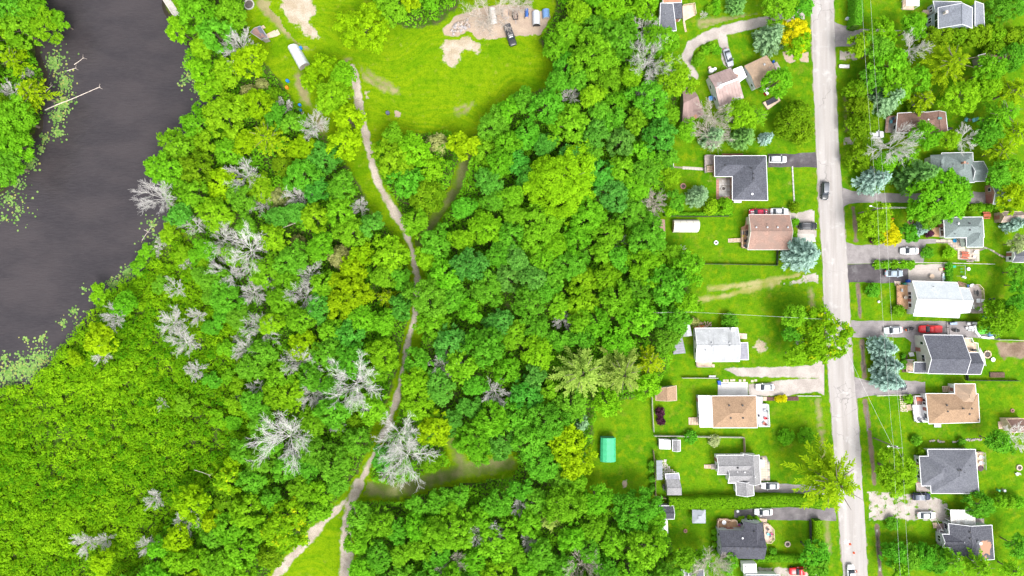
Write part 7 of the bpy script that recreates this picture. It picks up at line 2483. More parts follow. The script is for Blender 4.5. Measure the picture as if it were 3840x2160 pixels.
def motorcycle(label, t, x, y, head, s=1.0, front=(0.45, 0.08, 0.02)):
    p = W(t, x, y, 0.5)
    o = thing('covered_motorcycle', label, 'motorcycle', (0, 0, 0))
    loft([(-1.05 * s, 0.16, 0.5, 0.8), (-0.8 * s, 0.36, 0.2, 1.0), (-0.3 * s, 0.42, 0.12, 1.05), (0.1 * s, 0.30, 0.15, 0.95), (0.5 * s, 0.42, 0.15, 1.15), (0.8 * s, 0.30, 0.2, 0.95), (0.95 * s, 0.12, 0.4, 0.7)], 12, 2.6).build('cover', DARK, o, smooth=True)
    for xx in (-0.75 * s, 0.85 * s):
        MB().tube([(xx, -0.07, 0.3), (xx, 0.07, 0.3)], 0.3, 12).build('wheel', TYRE, o)
    MB().box((1.0 * s, 0, 0.4), 0.3, 0.5, 0.35).build('front_fairing', M('fairing' + str(front[0]), front, 0.4, 0.1), o)
    MB().bar((0.65 * s, -0.45, 1.08), (0.65 * s, 0.45, 1.08), 0.05).build('handlebar', STEEL, o)
    o.location = (p.x, p.y, 0.03)
    o.rotation_euler = (0, 0, math.radians(head))


motorcycle('black covered motorcycle with orange nose between the white sedan and red pickup', 'F', 778, 412, 195)
motorcycle('small black scooter standing on the paved driveway beyond the gate', 'F', 1250, 428, 180, 0.7, (0.03, 0.03, 0.03))


def quonset(name, label, cat, t, pts, h, mat, endmat, ribs=5, base=0.0, wheels=False):
    """Barrel-vaulted shelter; pts: four ground-plan corners, the first edge is one open end."""
    q = [W(t, x, y, h * 0.55) for x, y in pts]
    c = sum(q, Vector()) / 4
    o = thing(name, label, cat, (c.x, c.y, 0))
    seg = 8
    a0, a1, b1, b0 = q          # end A: a0-a1, end B: b0-b1

    def arc(e0, e1, f, inx=0.0):
        ang = math.pi * f
        p = lerp(e0, e1, 0.5 - 0.5 * math.cos(ang) * (1 - inx))
        return Vector((p.x, p.y, base + (h - base) * math.sin(ang) ** 0.75 * (1 - inx)))
    for r in range(ribs):
        mb = MB()
        g0, g1 = r / ribs + 0.004, (r + 1) / ribs - 0.004
        for k in range(seg):
            f0, f1 = k / seg, (k + 1) / seg
            mb.slab([arc(lerp(a0, b0, g0), lerp(a1, b1, g0), f0), arc(lerp(a0, b0, g0), lerp(a1, b1, g0), f1), arc(lerp(a0, b0, g1), lerp(a1, b1, g1), f1), arc(lerp(a0, b0, g1), lerp(a1, b1, g1), f0)], 0.03)
        mb.build('roof_panel', mat, o)
    for nm, e0, e1, sgn in (('end_wall', a0, a1, 1), ('end_wall', b0, b1, -1)):
        d = (lerp(b0, b1, 0.5) - lerp(a0, a1, 0.5)).normalized() * 0.12 * sgn
        pts3 = [arc(e0, e1, k / seg, 0.02) + Vector((d.x, d.y, 0)) for k in range(seg + 1)]
        MB().add(pts3 + [p + Vector((d.x, d.y, 0)) * 0.4 for p in pts3], [tuple(range(seg + 1)), tuple(range(2 * seg + 1, seg, -1))]).build(nm, endmat, o)
    if wheels:
        for e in (lerp(a0, b0, 0.45), lerp(a1, b1, 0.45)):
            u = (lerp(a1, b1, 0.5) - lerp(a0, b0, 0.5)).normalized() * 0.1
            MB().tube([Vector((e.x, e.y, 0.3)) - u, Vector((e.x, e.y, 0.3)) + u], 0.3, 12).build('wheel', TYRE, o)
    return o


FABRIC = M('white_fabric', (0.72, 0.67, 0.60), 0.7, 0.05, 0.6)
quonset('fabric_shelter', 'white fabric tunnel shelter on the lawn behind the deck', 'shelter', 'C', [(335, 757), (335, 886), (590, 886), (595, 757)], 2.4, FABRIC, M('fabric_tan', (0.60, 0.45, 0.33), 0.8, 0.08), 4)
quonset('rounded_trailer', 'white rounded trailer standing between the meadow and the river trees', 'trailer', 'L2', [(668, 432), (760, 400), (862, 572), (775, 628)], 2.6, M('trailer_white', (0.60, 0.62, 0.66), 0.5, 0.05), M('trailer_end', (0.42, 0.36, 0.36), 0.7, 0.12), 6)
quonset('metal_shelter', 'small white arched shelter on the sand yard', 'shelter', 'L3', [(997, 88), (1057, 88), (1060, 188), (1002, 190)], 2.2, M('trailer_white', (0.60, 0.62, 0.66)), DARK, 5)
quonset('tarped_trailer', 'narrow bright blue tarp-covered trailer on the sand yard', 'trailer', 'L3', [(942, 68), (970, 68), (970, 134), (942, 136)], 1.7, M('tarp_blue', (0.05, 0.13, 0.42), 0.6, 0.1), PALEWOOD, 3, 0.3, True)
quonset('tarped_boat', 'wide pale blue tarp-covered boat at the edge of the sand yard', 'boat', 'L3', [(1072, 74), (1128, 70), (1130, 134), (1078, 138)], 1.6, M('tarp_paleblue', (0.13, 0.24, 0.45), 0.6, 0.1), SIDE_G, 3, 0.3)
quonset('camper', 'small pale camper parked under the wide tan bare tree', 'camper', 'L3', [(668, 66), (722, 62), (735, 170), (682, 178)], 2.2, M('camper_cream', (0.60, 0.57, 0.54), 0.5, 0.06), SIDE_W, 4, 0.35, True)


def flatbed(name, label, cat, t, pts, h, mat, load, loadmat):
    q = WL(t, pts, h)
    c = sum(q, Vector()) / 4
    o = thing(name, label, cat, (c.x, c.y, 0))
    MB().prism(q, h - 0.15, h).build('bed', mat, o)
    i = inset(q, 0.2)
    MB().prism(i, h, h + load).prism(inset(q, 0.42), h + load, h + load + 0.12).build('load', loadmat, o)
    for a, b_ in ((q[0], q[3]), (q[1], q[2])):
        e = lerp(a, b_, 0.5)
        u = (q[1] - q[0]).normalized() * 0.1
        MB().tube([Vector((e.x, e.y, 0.3)) - u, Vector((e.x, e.y, 0.3)) + u], 0.3, 12).build('wheel', TYRE, o)
    m = lerp(q[2], q[3], 0.5)
    d = (m - lerp(q[0], q[1], 0.5)).normalized()
    MB().bar((m.x, m.y, h - 0.1), (m.x + d.x * 1.1, m.y + d.y * 1.1, h - 0.15), 0.08).build('drawbar', STEEL, o)
    return o


flatbed('utility_trailer', 'tan loaded utility trailer under the tan bare tree', 'trailer', 'L3', [(768, 68), (818, 66), (822, 135), (774, 138)], 0.7, GREYWOOD, 0.6, M('load_tan', (0.45, 0.33, 0.25), 0.9, 0.15))
flatbed('utility_trailer', 'dark brown utility trailer beside the blue tarp trailer', 'trailer', 'L3', [(848, 84), (886, 80), (892, 146), (854, 150)], 0.7, DARK, 0.5, M('load_brown', (0.22, 0.15, 0.12), 0.9, 0.2))


def trailer_box(name, label, cat, t, pts, h, mat, roofbits=(), base=0.5):
    q = WL(t, pts, h)
    c = sum(q, Vector()) / 4
    o = thing(name, label, cat, (c.x, c.y, 0))
    i = inset(q, 0.06)
    MB().prism(q, base, h - 0.08).prism(i, h - 0.08, h).build('body', mat, o)
    for k, (x, y, s) in enumerate(roofbits):
        p = W(t, x, y, h)
        MB().box((p.x, p.y, h - 0.01), s, s * 0.8, 0.18).build('roof_unit', DARK if k else SIDE_G, o)
    for a, b_ in ((q[0], q[3]), (q[1], q[2])):
        for f in (0.4, 0.6):
            e = lerp(a, b_, f)
            u = (q[1] - q[0]).normalized() * 0.11
            MB().tube([Vector((e.x, e.y, 0.33)) - u, Vector((e.x, e.y, 0.33)) + u], 0.33, 12).build('wheel', TYRE, o)
    a, b_ = q[3], q[2]
    e = lerp(a, b_, 0.5)
    n = (b_ - a).normalized()
    ang = math.atan2(n.y, n.x)
    MB().box((e.x, e.y, base + 0.5), (b_ - a).length * 0.5, 0.08, 0.7, ang).build('window', GLASS, o)
    return o


WTR = M('trailer_gloss', (0.74, 0.74, 0.75), 0.4, 0.04)
trailer_box('camper_trailer', 'white camper trailer with a dark roof hatch at the bottom edge', 'camper', 'G', [(1038, 1328), (1172, 1325), (1180, 1425), (1044, 1425)], 2.6, WTR, [(1155, 1345, 0.5), (1060, 1350, 0.3)])
trailer_box('cargo_trailer', 'white cargo trailer below the dark shed at the wood edge', 'trailer', 'G', [(187, 890), (278, 890), (284, 1030), (190, 1034)], 2.2, WTR, [(205, 1000, 0.3)], 0.4)
trailer_box('camper_trailer', 'white camper at the end of the grey cottage', 'camper', 'A', [(208, 322), (343, 312), (352, 385), (215, 392)], 2.4, WTR, [(255, 352, 0.6)])
trailer_box('canopy_trailer', 'white canopy trailer on the fenced lawn beside the small grey shed', 'trailer', 'G', [(195, 74), (307, 82), (308, 176), (197, 172)], 2.0, WTR, [], 0.4)
trailer_box('utility_trailer', 'dark and white trailer at the bottom edge beside the grey roof', 'trailer', 'G', [(412, 1378), (488, 1376), (490, 1460), (416, 1462)], 1.6, SIDE_G, [(440, 1390, 0.9)], 0.4)


# ================================================================== POLES, WIRES, FENCES
POLE = M('pole_wood', (0.20, 0.17, 0.15), 0.9, 0.2, 3.0)
WIRE = M('wire', (0.62, 0.62, 0.60), 0.5, 0.05)


def pole(label, base, h, arm=None, lamp=None, tank=False):
    p = W('P', base[0], base[1], 0)
    o = thing('utility_pole', label, 'utility pole', (p.x, p.y, 0))
    MB().tube([(p.x, p.y, -0.1), (p.x, p.y, h * 0.5), (p.x, p.y, h)], [0.17, 0.15, 0.11], 8).build('pole', POLE, o)
    MB().bar((p.x - 1.15, p.y, h - 0.5), (p.x + 1.15, p.y, h - 0.5), 0.12, 0.14).build('crossarm', POLE, o)
    for s in (-1.05, 0.0, 1.05):
        MB().lathe([(0.05, 0), (0.09, 0.06), (0.05, 0.12), (0.08, 0.18), (0.03, 0.24)], (p.x + s, p.y, h - 0.43 if s else h - 0.02), 8).build('insulator', WHITE, o)
    if lamp:
        e = Vector((p.x + lamp[0], p.y + lamp[1], h - 1.2))
        a = MB().tube([(p.x, p.y, h - 1.8), lerp((p.x, p.y, h - 1.3), e, 0.6), e], 0.04, 6).build('lamp_arm', STEEL, o)
        MB().lathe([(0.08, 0), (0.22, 0.05), (0.2, 0.14), (0.06, 0.2)], e, 10, 1.6, 0.8).build('lamp_head', WHITE, a)
    if tank:
        MB().lathe([(0.24, 0), (0.28, 0.05), (0.28, 0.75), (0.2, 0.85)], (p.x + 0.42, p.y - 0.1, h - 2.2), 12).build('transformer', M('transformer_grey', (0.55, 0.56, 0.58), 0.5, 0.06), o)
    return Vector((p.x, p.y, h))


P1 = pole('utility pole with a street lamp arm beside the tree-covered driveway', (3219, 799), 11.0, lamp=(-2.2, 0.6))
P2 = pole('utility pole with a transformer on the lawn by the ditch', (3276, 1642), 11.0, lamp=(-1.8, 0.2), tank=True)
P3 = pole('utility pole at the verge west of the road beside the green and yellow tree', (3035, 1190), 10.5)
P4 = pole('utility pole at the wood edge beside the small metal-roofed shed', (2560, 1166), 8.0)
P5 = pole('utility pole standing among the eastern forest trees', (2440, 1168), 8.5)


def wire(label, a, b, sag, r=0.016, group=None, n=16):
    a, b = Vector(a), Vector(b)
    pts = [a.lerp(b, i / n) - Vector((0, 0, sag * 4 * (i / n) * (1 - i / n))) for i in range(n + 1)]
    o = MB().tube(pts, r, 4).build('overhead_wire', WIRE, origin=a)
    tag(o, label, 'wire', group)


north = P1 + (P1 - P2).normalized() * 66
north.z = 11
south = P2 + (P2 - P1).normalized() * 66
south.z = 11
for i, s in enumerate((-1.05, 1.05)):
    off = Vector((s, 0, -0.2))
    nm = ('western', 'eastern')[i]
    wire(f'overhead wire along the road running north from the lamp pole, {nm} strand', P1 + off, north + off, 0.9)
    wire(f'overhead wire along the road between the two roadside poles, {nm} strand', P1 + off, P2 + off, 0.9)
    wire(f'overhead wire along the road running south from the transformer pole, {nm} strand', P2 + off, south + off, 0.9)
wire('overhead wire crossing the lawn from the verge pole to the metal shed pole', P3 + Vector((-1.05, 0, -0.2)), P4 + Vector((0, 0, 0.15)), 0.7, 0.018)
wire('overhead wire running from the metal shed pole into the trees', P4 + Vector((0, 0, 0.15)), P5 + Vector((0, 0, 0.15)), 0.4, 0.018)
wire('overhead wire crossing the road from the verge pole to the transformer pole', P3 + Vector((1.05, 0, -0.2)), P2 + Vector((-1.05, 0, -0.3)), 0.7, 0.02)
wire('service wire from the transformer pole to the patched dark roof', P2 + Vector((0, 0, -0.8)), W('I', 1120, 1000, 3.6), 0.5, 0.015)
wire('service wire from the lamp pole down the tree-covered driveway', P1 + Vector((0, 0, -0.8)), W('D', 820, 640, 5.0), 0.3, 0.02)


def fence(label, t, pts, h, mat, every=2.4, rails=2, w=0.09, panel=None):
    q = WL(t, pts, h)
    o = thing('fence', label, 'fence', (q[0].x, q[0].y, 0))
    for a, b in zip(q[:-1], q[1:]):
        L = (b - a).length
        k = max(1, round(L / every))
        for j in range(k + (1 if b is q[-1] else 0)):
            p = a.lerp(b, j / k)
            MB().box((p.x, p.y, -0.05), w, w, h + 0.05).build('post', mat, o)
        for i in range(rails):
            z = h - 0.05 - i * (h - 0.25) / max(1, rails - 1 or 1)
            MB().bar((a.x, a.y, z), (b.x, b.y, z), w * 0.75, w).build('rail', mat, o)
        if panel:
            u = (b - a).normalized()
            MB().bar((a.x, a.y, h / 2), (b.x, b.y, h / 2), 0.025, h - 0.12).build('mesh_panel', panel, o)
    return o


WFEN = M('fence_pale', (0.62, 0.58, 0.54), 0.7, 0.1)
BFEN = M('fence_brown', (0.30, 0.22, 0.17), 0.85, 0.15)
DFEN = M('fence_dark', (0.05, 0.05, 0.05), 0.6, 0.2)
fence('dark wire fence along the lawn behind the white fabric shelter', 'C', [(250, 722), (560, 728), (900, 724)], 1.2, DFEN, panel=DFEN)
fence('dark wire fence between the long lawn and the two-track', 'C', [(530, 1205), (900, 1210), (1388, 1220), (1392, 1072)], 1.2, DFEN, panel=DFEN)
fence('pale fence between the pale-roofed house and the tan-roofed garden shed', 'E', [(430, 908), (600, 908), (788, 910)], 1.2, WFEN, panel=WFEN)
fence('pale fence behind the mulch bed at the gravel drive', 'E', [(1590, 1088), (1820, 1090)], 0.9, WFEN, 2.0)
fence('weathered board fence along the green shed clearing', 'E', [(124, 1060), (130, 1250), (143, 1449)], 1.4, WFEN, panel=WFEN)
fence('pale board fence around the lawn of the three-roofed grey house', 'G', [(150, 44), (440, 48), (620, 52), (1055, 60)], 1.5, WFEN, panel=WFEN)
fence('brown fence joining the three-roofed grey house', 'G', [(1055, 60), (1063, 212)], 1.5, BFEN, panel=BFEN)
fence('brown fence behind the metal pergola', 'G', [(138, 190), (150, 300), (158, 470), (162, 655), (265, 672)], 1.5, BFEN, panel=BFEN)
fence('white pipe fence between the slab patio and the swing lawn', 'D', [(420, 1190), (800, 1192), (1130, 1196), (1640, 1208)], 1.2, WFEN, panel=None)
fence('dark fence between the raised bed lawn and the tan hip roof', 'F', [(1375, 878), (1375, 932), (1900, 936)], 1.2, DFEN, panel=DFEN)
fence('pale fence above the tan hip-roofed house deck', 'F', [(460, 1088), (680, 1080), (800, 1076)], 1.0, WFEN)
fence('white fence beside the far end of the paved driveway', 'F', [(1680, 524), (1800, 524), (1932, 530)], 1.4, WFEN, panel=WFEN)
fence('dark gate across the paved driveway', 'F', [(1178, 340), (1180, 400), (1184, 468)], 1.2, DFEN)
fence('pale fence beyond the tree-covered driveway', 'D', [(560, 632), (700, 636), (830, 642)], 1.1, WFEN)
fence('dark fence north of the tarpaulin on the paved driveway', 'F', [(1240, 336), (1400, 338), (1530, 342)], 1.3, DFEN, panel=DFEN)
fence('dark hedge-side fence on the western edge of the octagonal deck lawn', 'G', [(1722, 895), (1728, 1120), (1690, 1235)], 1.2, DFEN, panel=DFEN)

EDG = M('kerb_concrete', (0.45, 0.43, 0.41), 0.9, 0.15, 1.5)
q = WL('C', [(1530, 222), (1540, 420), (1550, 598)])
o = thing('concrete_edging', 'low concrete edging across the front lawn of the charcoal house', 'edging', (q[0].x, q[0].y, 0))
for a, b in zip(q[:-1], q[1:]):
    for j in range(5):
        MB().bar(up(a.lerp(b, j / 5 + 0.008), 0.1), up(a.lerp(b, (j + 1) / 5 - 0.008), 0.1), 0.32, 0.24).build('kerb_stone', EDG, o)
# sea wall
q = WL('L1', [(1180, -120), (1242, 0), (1300, 90), (1362, 182)])
o = thing('sea_wall', 'pale concrete sea wall with a walkway at the top of the river', 'wall', (q[0].x, q[0].y, 0))
for a, b in zip(q[:-1], q[1:]):
    u = (b - a).normalized()
    n = Vector((-u.y, u.x, 0))
    for j in range(4):
        p0, p1 = a.lerp(b, j / 4 + 0.004), a.lerp(b, (j + 1) / 4 - 0.004)
        MB().prism([p0, p1, p1 + n * 1.4, p0 + n * 1.4] if n.x > 0 else [p0, p1, p1 - n * 1.4, p0 - n * 1.4], -1.5, 0.12).build('walkway_slab', CONC, o)
        MB().prism([p0, p1, p1 + n * -0.35, p0 + n * -0.35] if n.x > 0 else [p0, p1, p1 + n * 0.35, p0 + n * 0.35], -1.5, 0.3).build('cap_stone', WHITE if False else CONC, o)


# ================================================================== GARDEN THINGS
def put(name, label, cat, t, x, y, rz=0.0, z=0.0, group=None):
    p = W(t, x, y, z)
    return thing(name, label, cat, (p.x, p.y, z), 0.0, group), p


def firepit(label, t, x, y, r=0.75, n=10, mat=None, sides=None, name='fire_pit'):
    o, p = put(name, label, 'fire pit', t, x, y)
    m = mat or REDST
    for k in range(n):
        a = 2 * math.pi * k / n
        MB().box((p.x + r * math.cos(a), p.y + r * math.sin(a), 0), 2 * r * math.sin(math.pi / n) * 0.94, 0.26, 0.3, a + math.pi / 2).build('stone', m, o)
    MB().lathe([(r * 0.9, 0.0), (r * 0.9, 0.06), (r * 0.3, 0.1)], (p.x, p.y, 0.0), 10).build('ash_bed', M('ash', (0.10, 0.085, 0.08), 0.95, 0.2), o)


firepit('hexagonal stone fire pit on the lawn near the charcoal house', 'C', 432, 425, 0.6, 6)
firepit('small square white fire pit in the middle of the long lawn', 'C', 763, 993, 0.4, 4, WHITE)
firepit('round red stone fire pit beside the golden round tree', 'D', 785, 780, 0.62, 10)
firepit('hexagonal white-rimmed fire pit beside the canoe', 'U', 1357, 815, 0.85, 6, PALEWOOD)
firepit('round stone ring on the lawn with the octagonal deck', 'G', 1482, 1126, 0.62, 10, BEIGE)
firepit('small stone ring on the gazebo lawn', 'G', 455, 993, 0.36, 8)
firepit('pale stone ring at the right edge of the hip-roofed house lawn', 'I', 1880, 357, 0.62, 10, BEIGE)
firepit('little brick ring on the lawn above the barn-shaped shed', 'F', 1810, 1232, 0.36, 8)
firepit('wide round fire ring in the yard near the river', 'L2', 325, 42, 1.2, 14, STONE)
firepit('small stone planter ring inside the slab patio', 'C', 838, 450, 0.55, 8, STONE)


def table_round(label, t, x, y, r, mat, h=0.72, z=0.0, name='round_table'):
    o, p = put(name, label, 'table', t, x, y, z=z + h)
    b = z
    ORG[o.name] = Vector((p.x, p.y, b))
    o.location.z = b
    MB().lathe([(r * 0.96, h - 0.05), (r, h - 0.03), (r, h), (r * 0.9, h + 0.01)], (p.x, p.y, b), 16).build('table_top', mat, o)
    MB().lathe([(0.3, 0), (0.06, 0.06), (0.05, h - 0.05)], (p.x, p.y, b), 10).build('pedestal', DARK, o)


def chair(label, t, x, y, rz, mat, z=0.0, s=1.0, group=None, name='garden_chair'):
    p = W(t, x, y, z + 0.4)
    o = thing(name, label, 'chair', (0, 0, 0), group=group)
    MB().box((0, 0, 0.36), 0.52 * s, 0.52 * s, 0.06).build('seat', mat, o)
    MB().slab([Vector((-0.26, -0.24, 0.42)) * s, Vector((-0.26, 0.24, 0.42)) * s, Vector((-0.42, 0.24, 0.95)) * s, Vector((-0.42, -0.24, 0.95)) * s], 0.06).build('backrest', mat, o)
    for sy in (-1, 1):
        MB().box((0.0, sy * 0.28 * s, 0.56), 0.5 * s, 0.08, 0.04).build('armrest', mat, o)
        for sx_ in (-1, 1):
            MB().box((sx_ * 0.22 * s, sy * 0.24 * s, 0), 0.05, 0.05, 0.58 if sx_ > 0 else 0.4).build('leg', mat, o)
    o.location = (p.x, p.y, z)
    o.rotation_euler = (0, 0, math.radians(rz))


def picnic(label, t, x, y, rz, mat):
    p = W(t, x, y, 0.7)
    o = thing('picnic_table', label, 'picnic table', (0, 0, 0))
    for k in range(5):
        MB().box((0, (k - 2) * 0.165, 0.72), 1.9, 0.15, 0.05).build('top_plank', mat, o)
    for s in (-1, 1):
        MB().box((0, s * 0.75, 0.42), 1.9, 0.27, 0.05).build('bench_seat', mat, o)
        MB().bar((s * 0.65, -0.72, 0.02), (s * 0.65, -0.25, 0.72), 0.08).bar((s * 0.65, 0.72, 0.02), (s * 0.65, 0.25, 0.72), 0.08).bar((s * 0.65, -0.85, 0.39), (s * 0.65, 0.85, 0.39), 0.08).build('leg_frame', mat, o)
    o.location = (p.x, p.y, 0.0)
    o.rotation_euler = (0, 0, math.radians(rz))


REDW = M('red_stain', (0.42, 0.105, 0.06), 0.7, 0.12, 1.5)
picnic('red picnic table on the lawn behind the grey L-shaped roof', 'D', 1562, 716, 0, REDW)
picnic('red picnic table on the slab patio', 'D', 1345, 1118, -3, REDW)
picnic('reddish-brown picnic table on the upper front deck', 'F', 868, 1130, 5, REDW) if False else None


def bbq(label, t, x, y, rz, z=0.0, mat=DARK):
    p = W(t, x, y, z + 0.9)
    o = thing('barbecue', label, 'barbecue', (0, 0, 0))
    loft([(-0.45, 0.22, 0.75, 1.0), (-0.40, 0.28, 0.7, 1.15), (0.40, 0.28, 0.7, 1.15), (0.45, 0.22, 0.75, 1.0)], 10, 3).build('hood', mat, o)
    MB().box((0, 0, 0.1), 0.7, 0.45, 0.62).build('cabinet', STEEL, o)
    for s in (-1, 1):
        MB().box((s * 0.62, 0, 0.82), 0.32, 0.42, 0.04).build('side_shelf', mat, o)
        MB().tube([(s * 0.3, -0.25, 0.09), (s * 0.3, 0.25, 0.09)], 0.09, 8).build('wheel', TYRE, o)
    o.location = (p.x, p.y, z)
    o.rotation_euler = (0, 0, math.radians(rz))


bbq('black barbecue on the back deck of the white-roofed house', 'R', 1770, 570, 90, 0.8)
bbq('black barbecue on the curved back deck of the dark grey gabled house', 'U', 1125, 740, 0, 0.9)
bbq('black barbecue on the deck of the pinkish-brown roof', 'C', 1080, 893, 90, 0.8)
bbq('black smoker beside the brown porch of the pale shed', 'G', 240, 555, 90)
bbq('dark grill standing by the brown-roofed house', 'B', 1187, 1292, 0, 0)
bbq('black grill on the lawn behind the white-roofed house', 'F', 1615, 115, 20)


def barrel(label, t, x, y, mat, r=0.3, h=0.9, group=None, name='barrel'):
    o, p = put(name, label, 'barrel', t, x, y, z=0.0)
    MB().lathe([(r * 0.92, 0), (r, 0.06), (r * 1.03, h * 0.33), (r, h * 0.4), (r * 1.03, h * 0.66), (r, h - 0.05), (r * 0.94, h)], p, 14).build('drum', mat, o)
    MB().lathe([(r * 0.85, h - 0.02), (r * 0.85, h + 0.02), (r * 0.3, h + 0.03)], p, 14).build('lid', mat, o)


BLUE = M('plastic_blue', (0.02, 0.20, 0.60), 0.4, 0.1)
barrel('blue barrel at the edge of the river trees, above the orange one', 'L2', 678, 738, BLUE, 0.4)
barrel('orange and blue barrel at the edge of the river trees', 'L2', 672, 798, M('plastic_orange', (0.75, 0.22, 0.02), 0.4, 0.1), 0.42)
barrel('blue barrel by the worn path, upper of a pair', 'L2', 788, 955, BLUE, 0.36)
barrel('blue barrel by the worn path, lower of a pair', 'L2', 793, 1000, BLUE, 0.36)
barrel('blue barrel beside the white rounded trailer', 'L2', 798, 440, BLUE, 0.36)
barrel('blue barrel at the deck of the tan-roofed square house', 'A', 1332, 628, M('plastic_deepblue', (0.01, 0.07, 0.42), 0.4, 0.1), 0.3)
barrel('blue barrel beside the fence of the white-roofed house', 'F', 1523, 290, BLUE, 0.28)
barrel('white round water tank beside the brown metal roof, largest', 'Q', 502, 330, WHITE, 0.62, 1.0, name='water_tank')
barrel('white round water tank beside the brown metal roof, middle size', 'Q', 570, 300, WHITE, 0.42, 0.9, name='water_tank')
barrel('pale round drum beside the white water tanks', 'Q', 480, 275, PALEWOOD, 0.4, 0.6)
barrel('dark round drum on the meadow beside the bare square of soil', 'L2', 1582, 1027, M('drum_slate', (0.10, 0.11, 0.17), 0.5, 0.1), 0.5, 0.8)
barrel('green barrel on the lawn behind the grey hip roof', 'I', 1660, 580, M('plastic_green', (0.10, 0.45, 0.20), 0.4, 0.1), 0.3)
barrel('grey bin on the lawn behind the grey hip roof', 'I', 1715, 582, STEEL, 0.36)
barrel('blue bin at the corner of the black driveway by the concrete yard', 'R', 487, 360, M('plastic_deepblue', (0.01, 0.07, 0.42)), 0.45, 1.0, name='rubbish_bin')
barrel('green bin beside the front deck of the white-roofed house', 'R', 420, 412, M('plastic_teal', (0.05, 0.25, 0.20), 0.4, 0.1), 0.34, 1.0, name='rubbish_bin')
barrel('white round drum beside the long hedge driveway', 'V', 745, 85, WHITE, 0.36, 0.8)
barrel('small black bin on the lawn by the stone ring', 'G', 1617, 1102, DARK, 0.22, 0.5)
barrel('white bucket on the roadside lawn before the white-roofed house', 'F', 465, 138, WHITE, 0.3, 0.4, name='bucket')


def box_item(name, label, cat, t, pts, h, mat, lid=None, z=0.0):
    q = WL(t, pts, z + h)
    c = sum(q, Vector()) / len(q)
    o = thing(name, label, cat, (c.x, c.y, z))
    MB().prism(inset(q, 0.04), z, z + h - 0.06).build('body', mat, o)
    MB().prism(q, z + h - 0.06, z + h - 0.02).prism(inset(q, 0.08), z + h - 0.02, z + h).build('lid', lid or mat, o)
    return o


box_item('storage_box', 'red box with white lid below the tan-roofed square house', 'box', 'A', [(1240, 905), (1300, 868), (1325, 925), (1280, 958)], 1.2, M('box_red', (0.45, 0.02, 0.03), 0.5, 0.08), WHITE)
o = box_item('wooden_platform', 'low wooden platform with a black cover on the lawn', 'platform', 'A', [(1236, 1032), (1385, 958), (1416, 1012), (1288, 1103)], 0.6, GREYWOOD, PALEWOOD)
q = WL('A', [(1262, 1022), (1368, 968), (1390, 1010), (1282, 1066)], 0.6)
MB().prism(q, 0.59, 0.66).build('cover', M('cover_black', (0.035, 0.035, 0.05), 0.6, 0.25, 2.0), o)
box_item('tarped_stack', 'blue tarp over a stack beside the brown metal roof', 'tarp', 'Q', [(470, 780), (545, 765), (550, 850), (480, 865)], 0.8, PALEWOOD, M('tarp_bright', (0.10, 0.28, 0.62), 0.6, 0.15))
box_item('hot_tub', 'white hot tub on the slab patio of the three-roofed grey house', 'hot tub', 'G', [(1205, 280), (1250, 280), (1252, 352), (1208, 354)], 0.9, SIDE_G, WHITE)
box_item('raised_bed', 'raised garden bed with dark soil behind the dark grey gabled house', 'garden bed', 'U', [(1420, 1142), (1680, 1142), (1682, 1235), (1422, 1235)], 0.45, M('bed_slate', (0.15, 0.17, 0.20), 0.8, 0.1), M('soil_dark', (0.12, 0.075, 0.055), 0.95, 0.3, 3.0))
box_item('mulch_bed', 'dark mulch bed with yellow shrubs by the tan roof drive', 'garden bed', 'E', [(1278, 1094), (1595, 1094), (1598, 1134), (1278, 1134)], 0.25, PALEWOOD, M('mulch_dark', (0.11, 0.055, 0.05), 0.95, 0.3, 3.0))
box_item('porch_bed', 'dark soil bed before the porch of the dark grey gabled house', 'garden bed', 'F', [(706, 674), (762, 672), (745, 850), (706, 848)], 0.15, M('soil_dark', (0.12, 0.075, 0.055)))
box_item('storage_chest', 'blue chest and silver ladder rack on the white concrete pad', 'chest', 'E', [(782, 935), (815, 935), (818, 975), (790, 978)], 0.9, M('plastic_deepblue', (0.01, 0.07, 0.42)))
box_item('metal_rack', 'long grey metal rack lying on the white concrete pad', 'rack', 'E', [(815, 965), (905, 965), (905, 995), (815, 990)], 0.3, STEEL)
box_item('white_bench', 'white bench on the fence line above the parking pad', 'bench', 'E', [(695, 882), (762, 882), (762, 902), (695, 902)], 0.5, WHITE)
box_item('stone_step', 'stone slab pile at the porch of the pale-roofed house', 'stone', 'E', [(998, 455), (1076, 460), (1076, 515), (998, 510)], 0.18, BEIGE)
box_item('mailbox_shelf', 'pale wooden bench by the verge east of the road', 'bench', 'B', [(75, 648), (175, 650), (175, 684), (75, 680)], 0.6, PALEWOOD, SIDE_W)
box_item('lawn_table', 'wooden stand on the lawn beside the blue-grey house', 'stand', 'B', [(918, 100), (978, 98), (980, 142), (918, 142)], 0.6, PALEWOOD)
box_item('cedar_pallet', 'wooden pergola deck with pale slats on the northern lawn', 'pergola', 'B', [(712, -20), (830, -20), (826, 98), (712, 94)], 0.4, PALEWOOD)
o = thing('slatted_pergola', 'white slatted pergola on the northern lawn', 'pergola', tuple(W('B', 810, 30, 0)))
for k in range(9):
    a, c = W('B', 745, -25 + k * 10, 2.3), W('B', 880, -22 + k * 10, 2.3)
    MB().bar(a, c, 0.14, 0.1).build('slat', WHITE, o)
for x, y in ((750, -20), (875, -18), (750, 52), (875, 55)):
    p = W('B', x, y, 2.2)
    MB().box((p.x, p.y, 0), 0.12, 0.12, 2.25).build('post', WHITE, o)
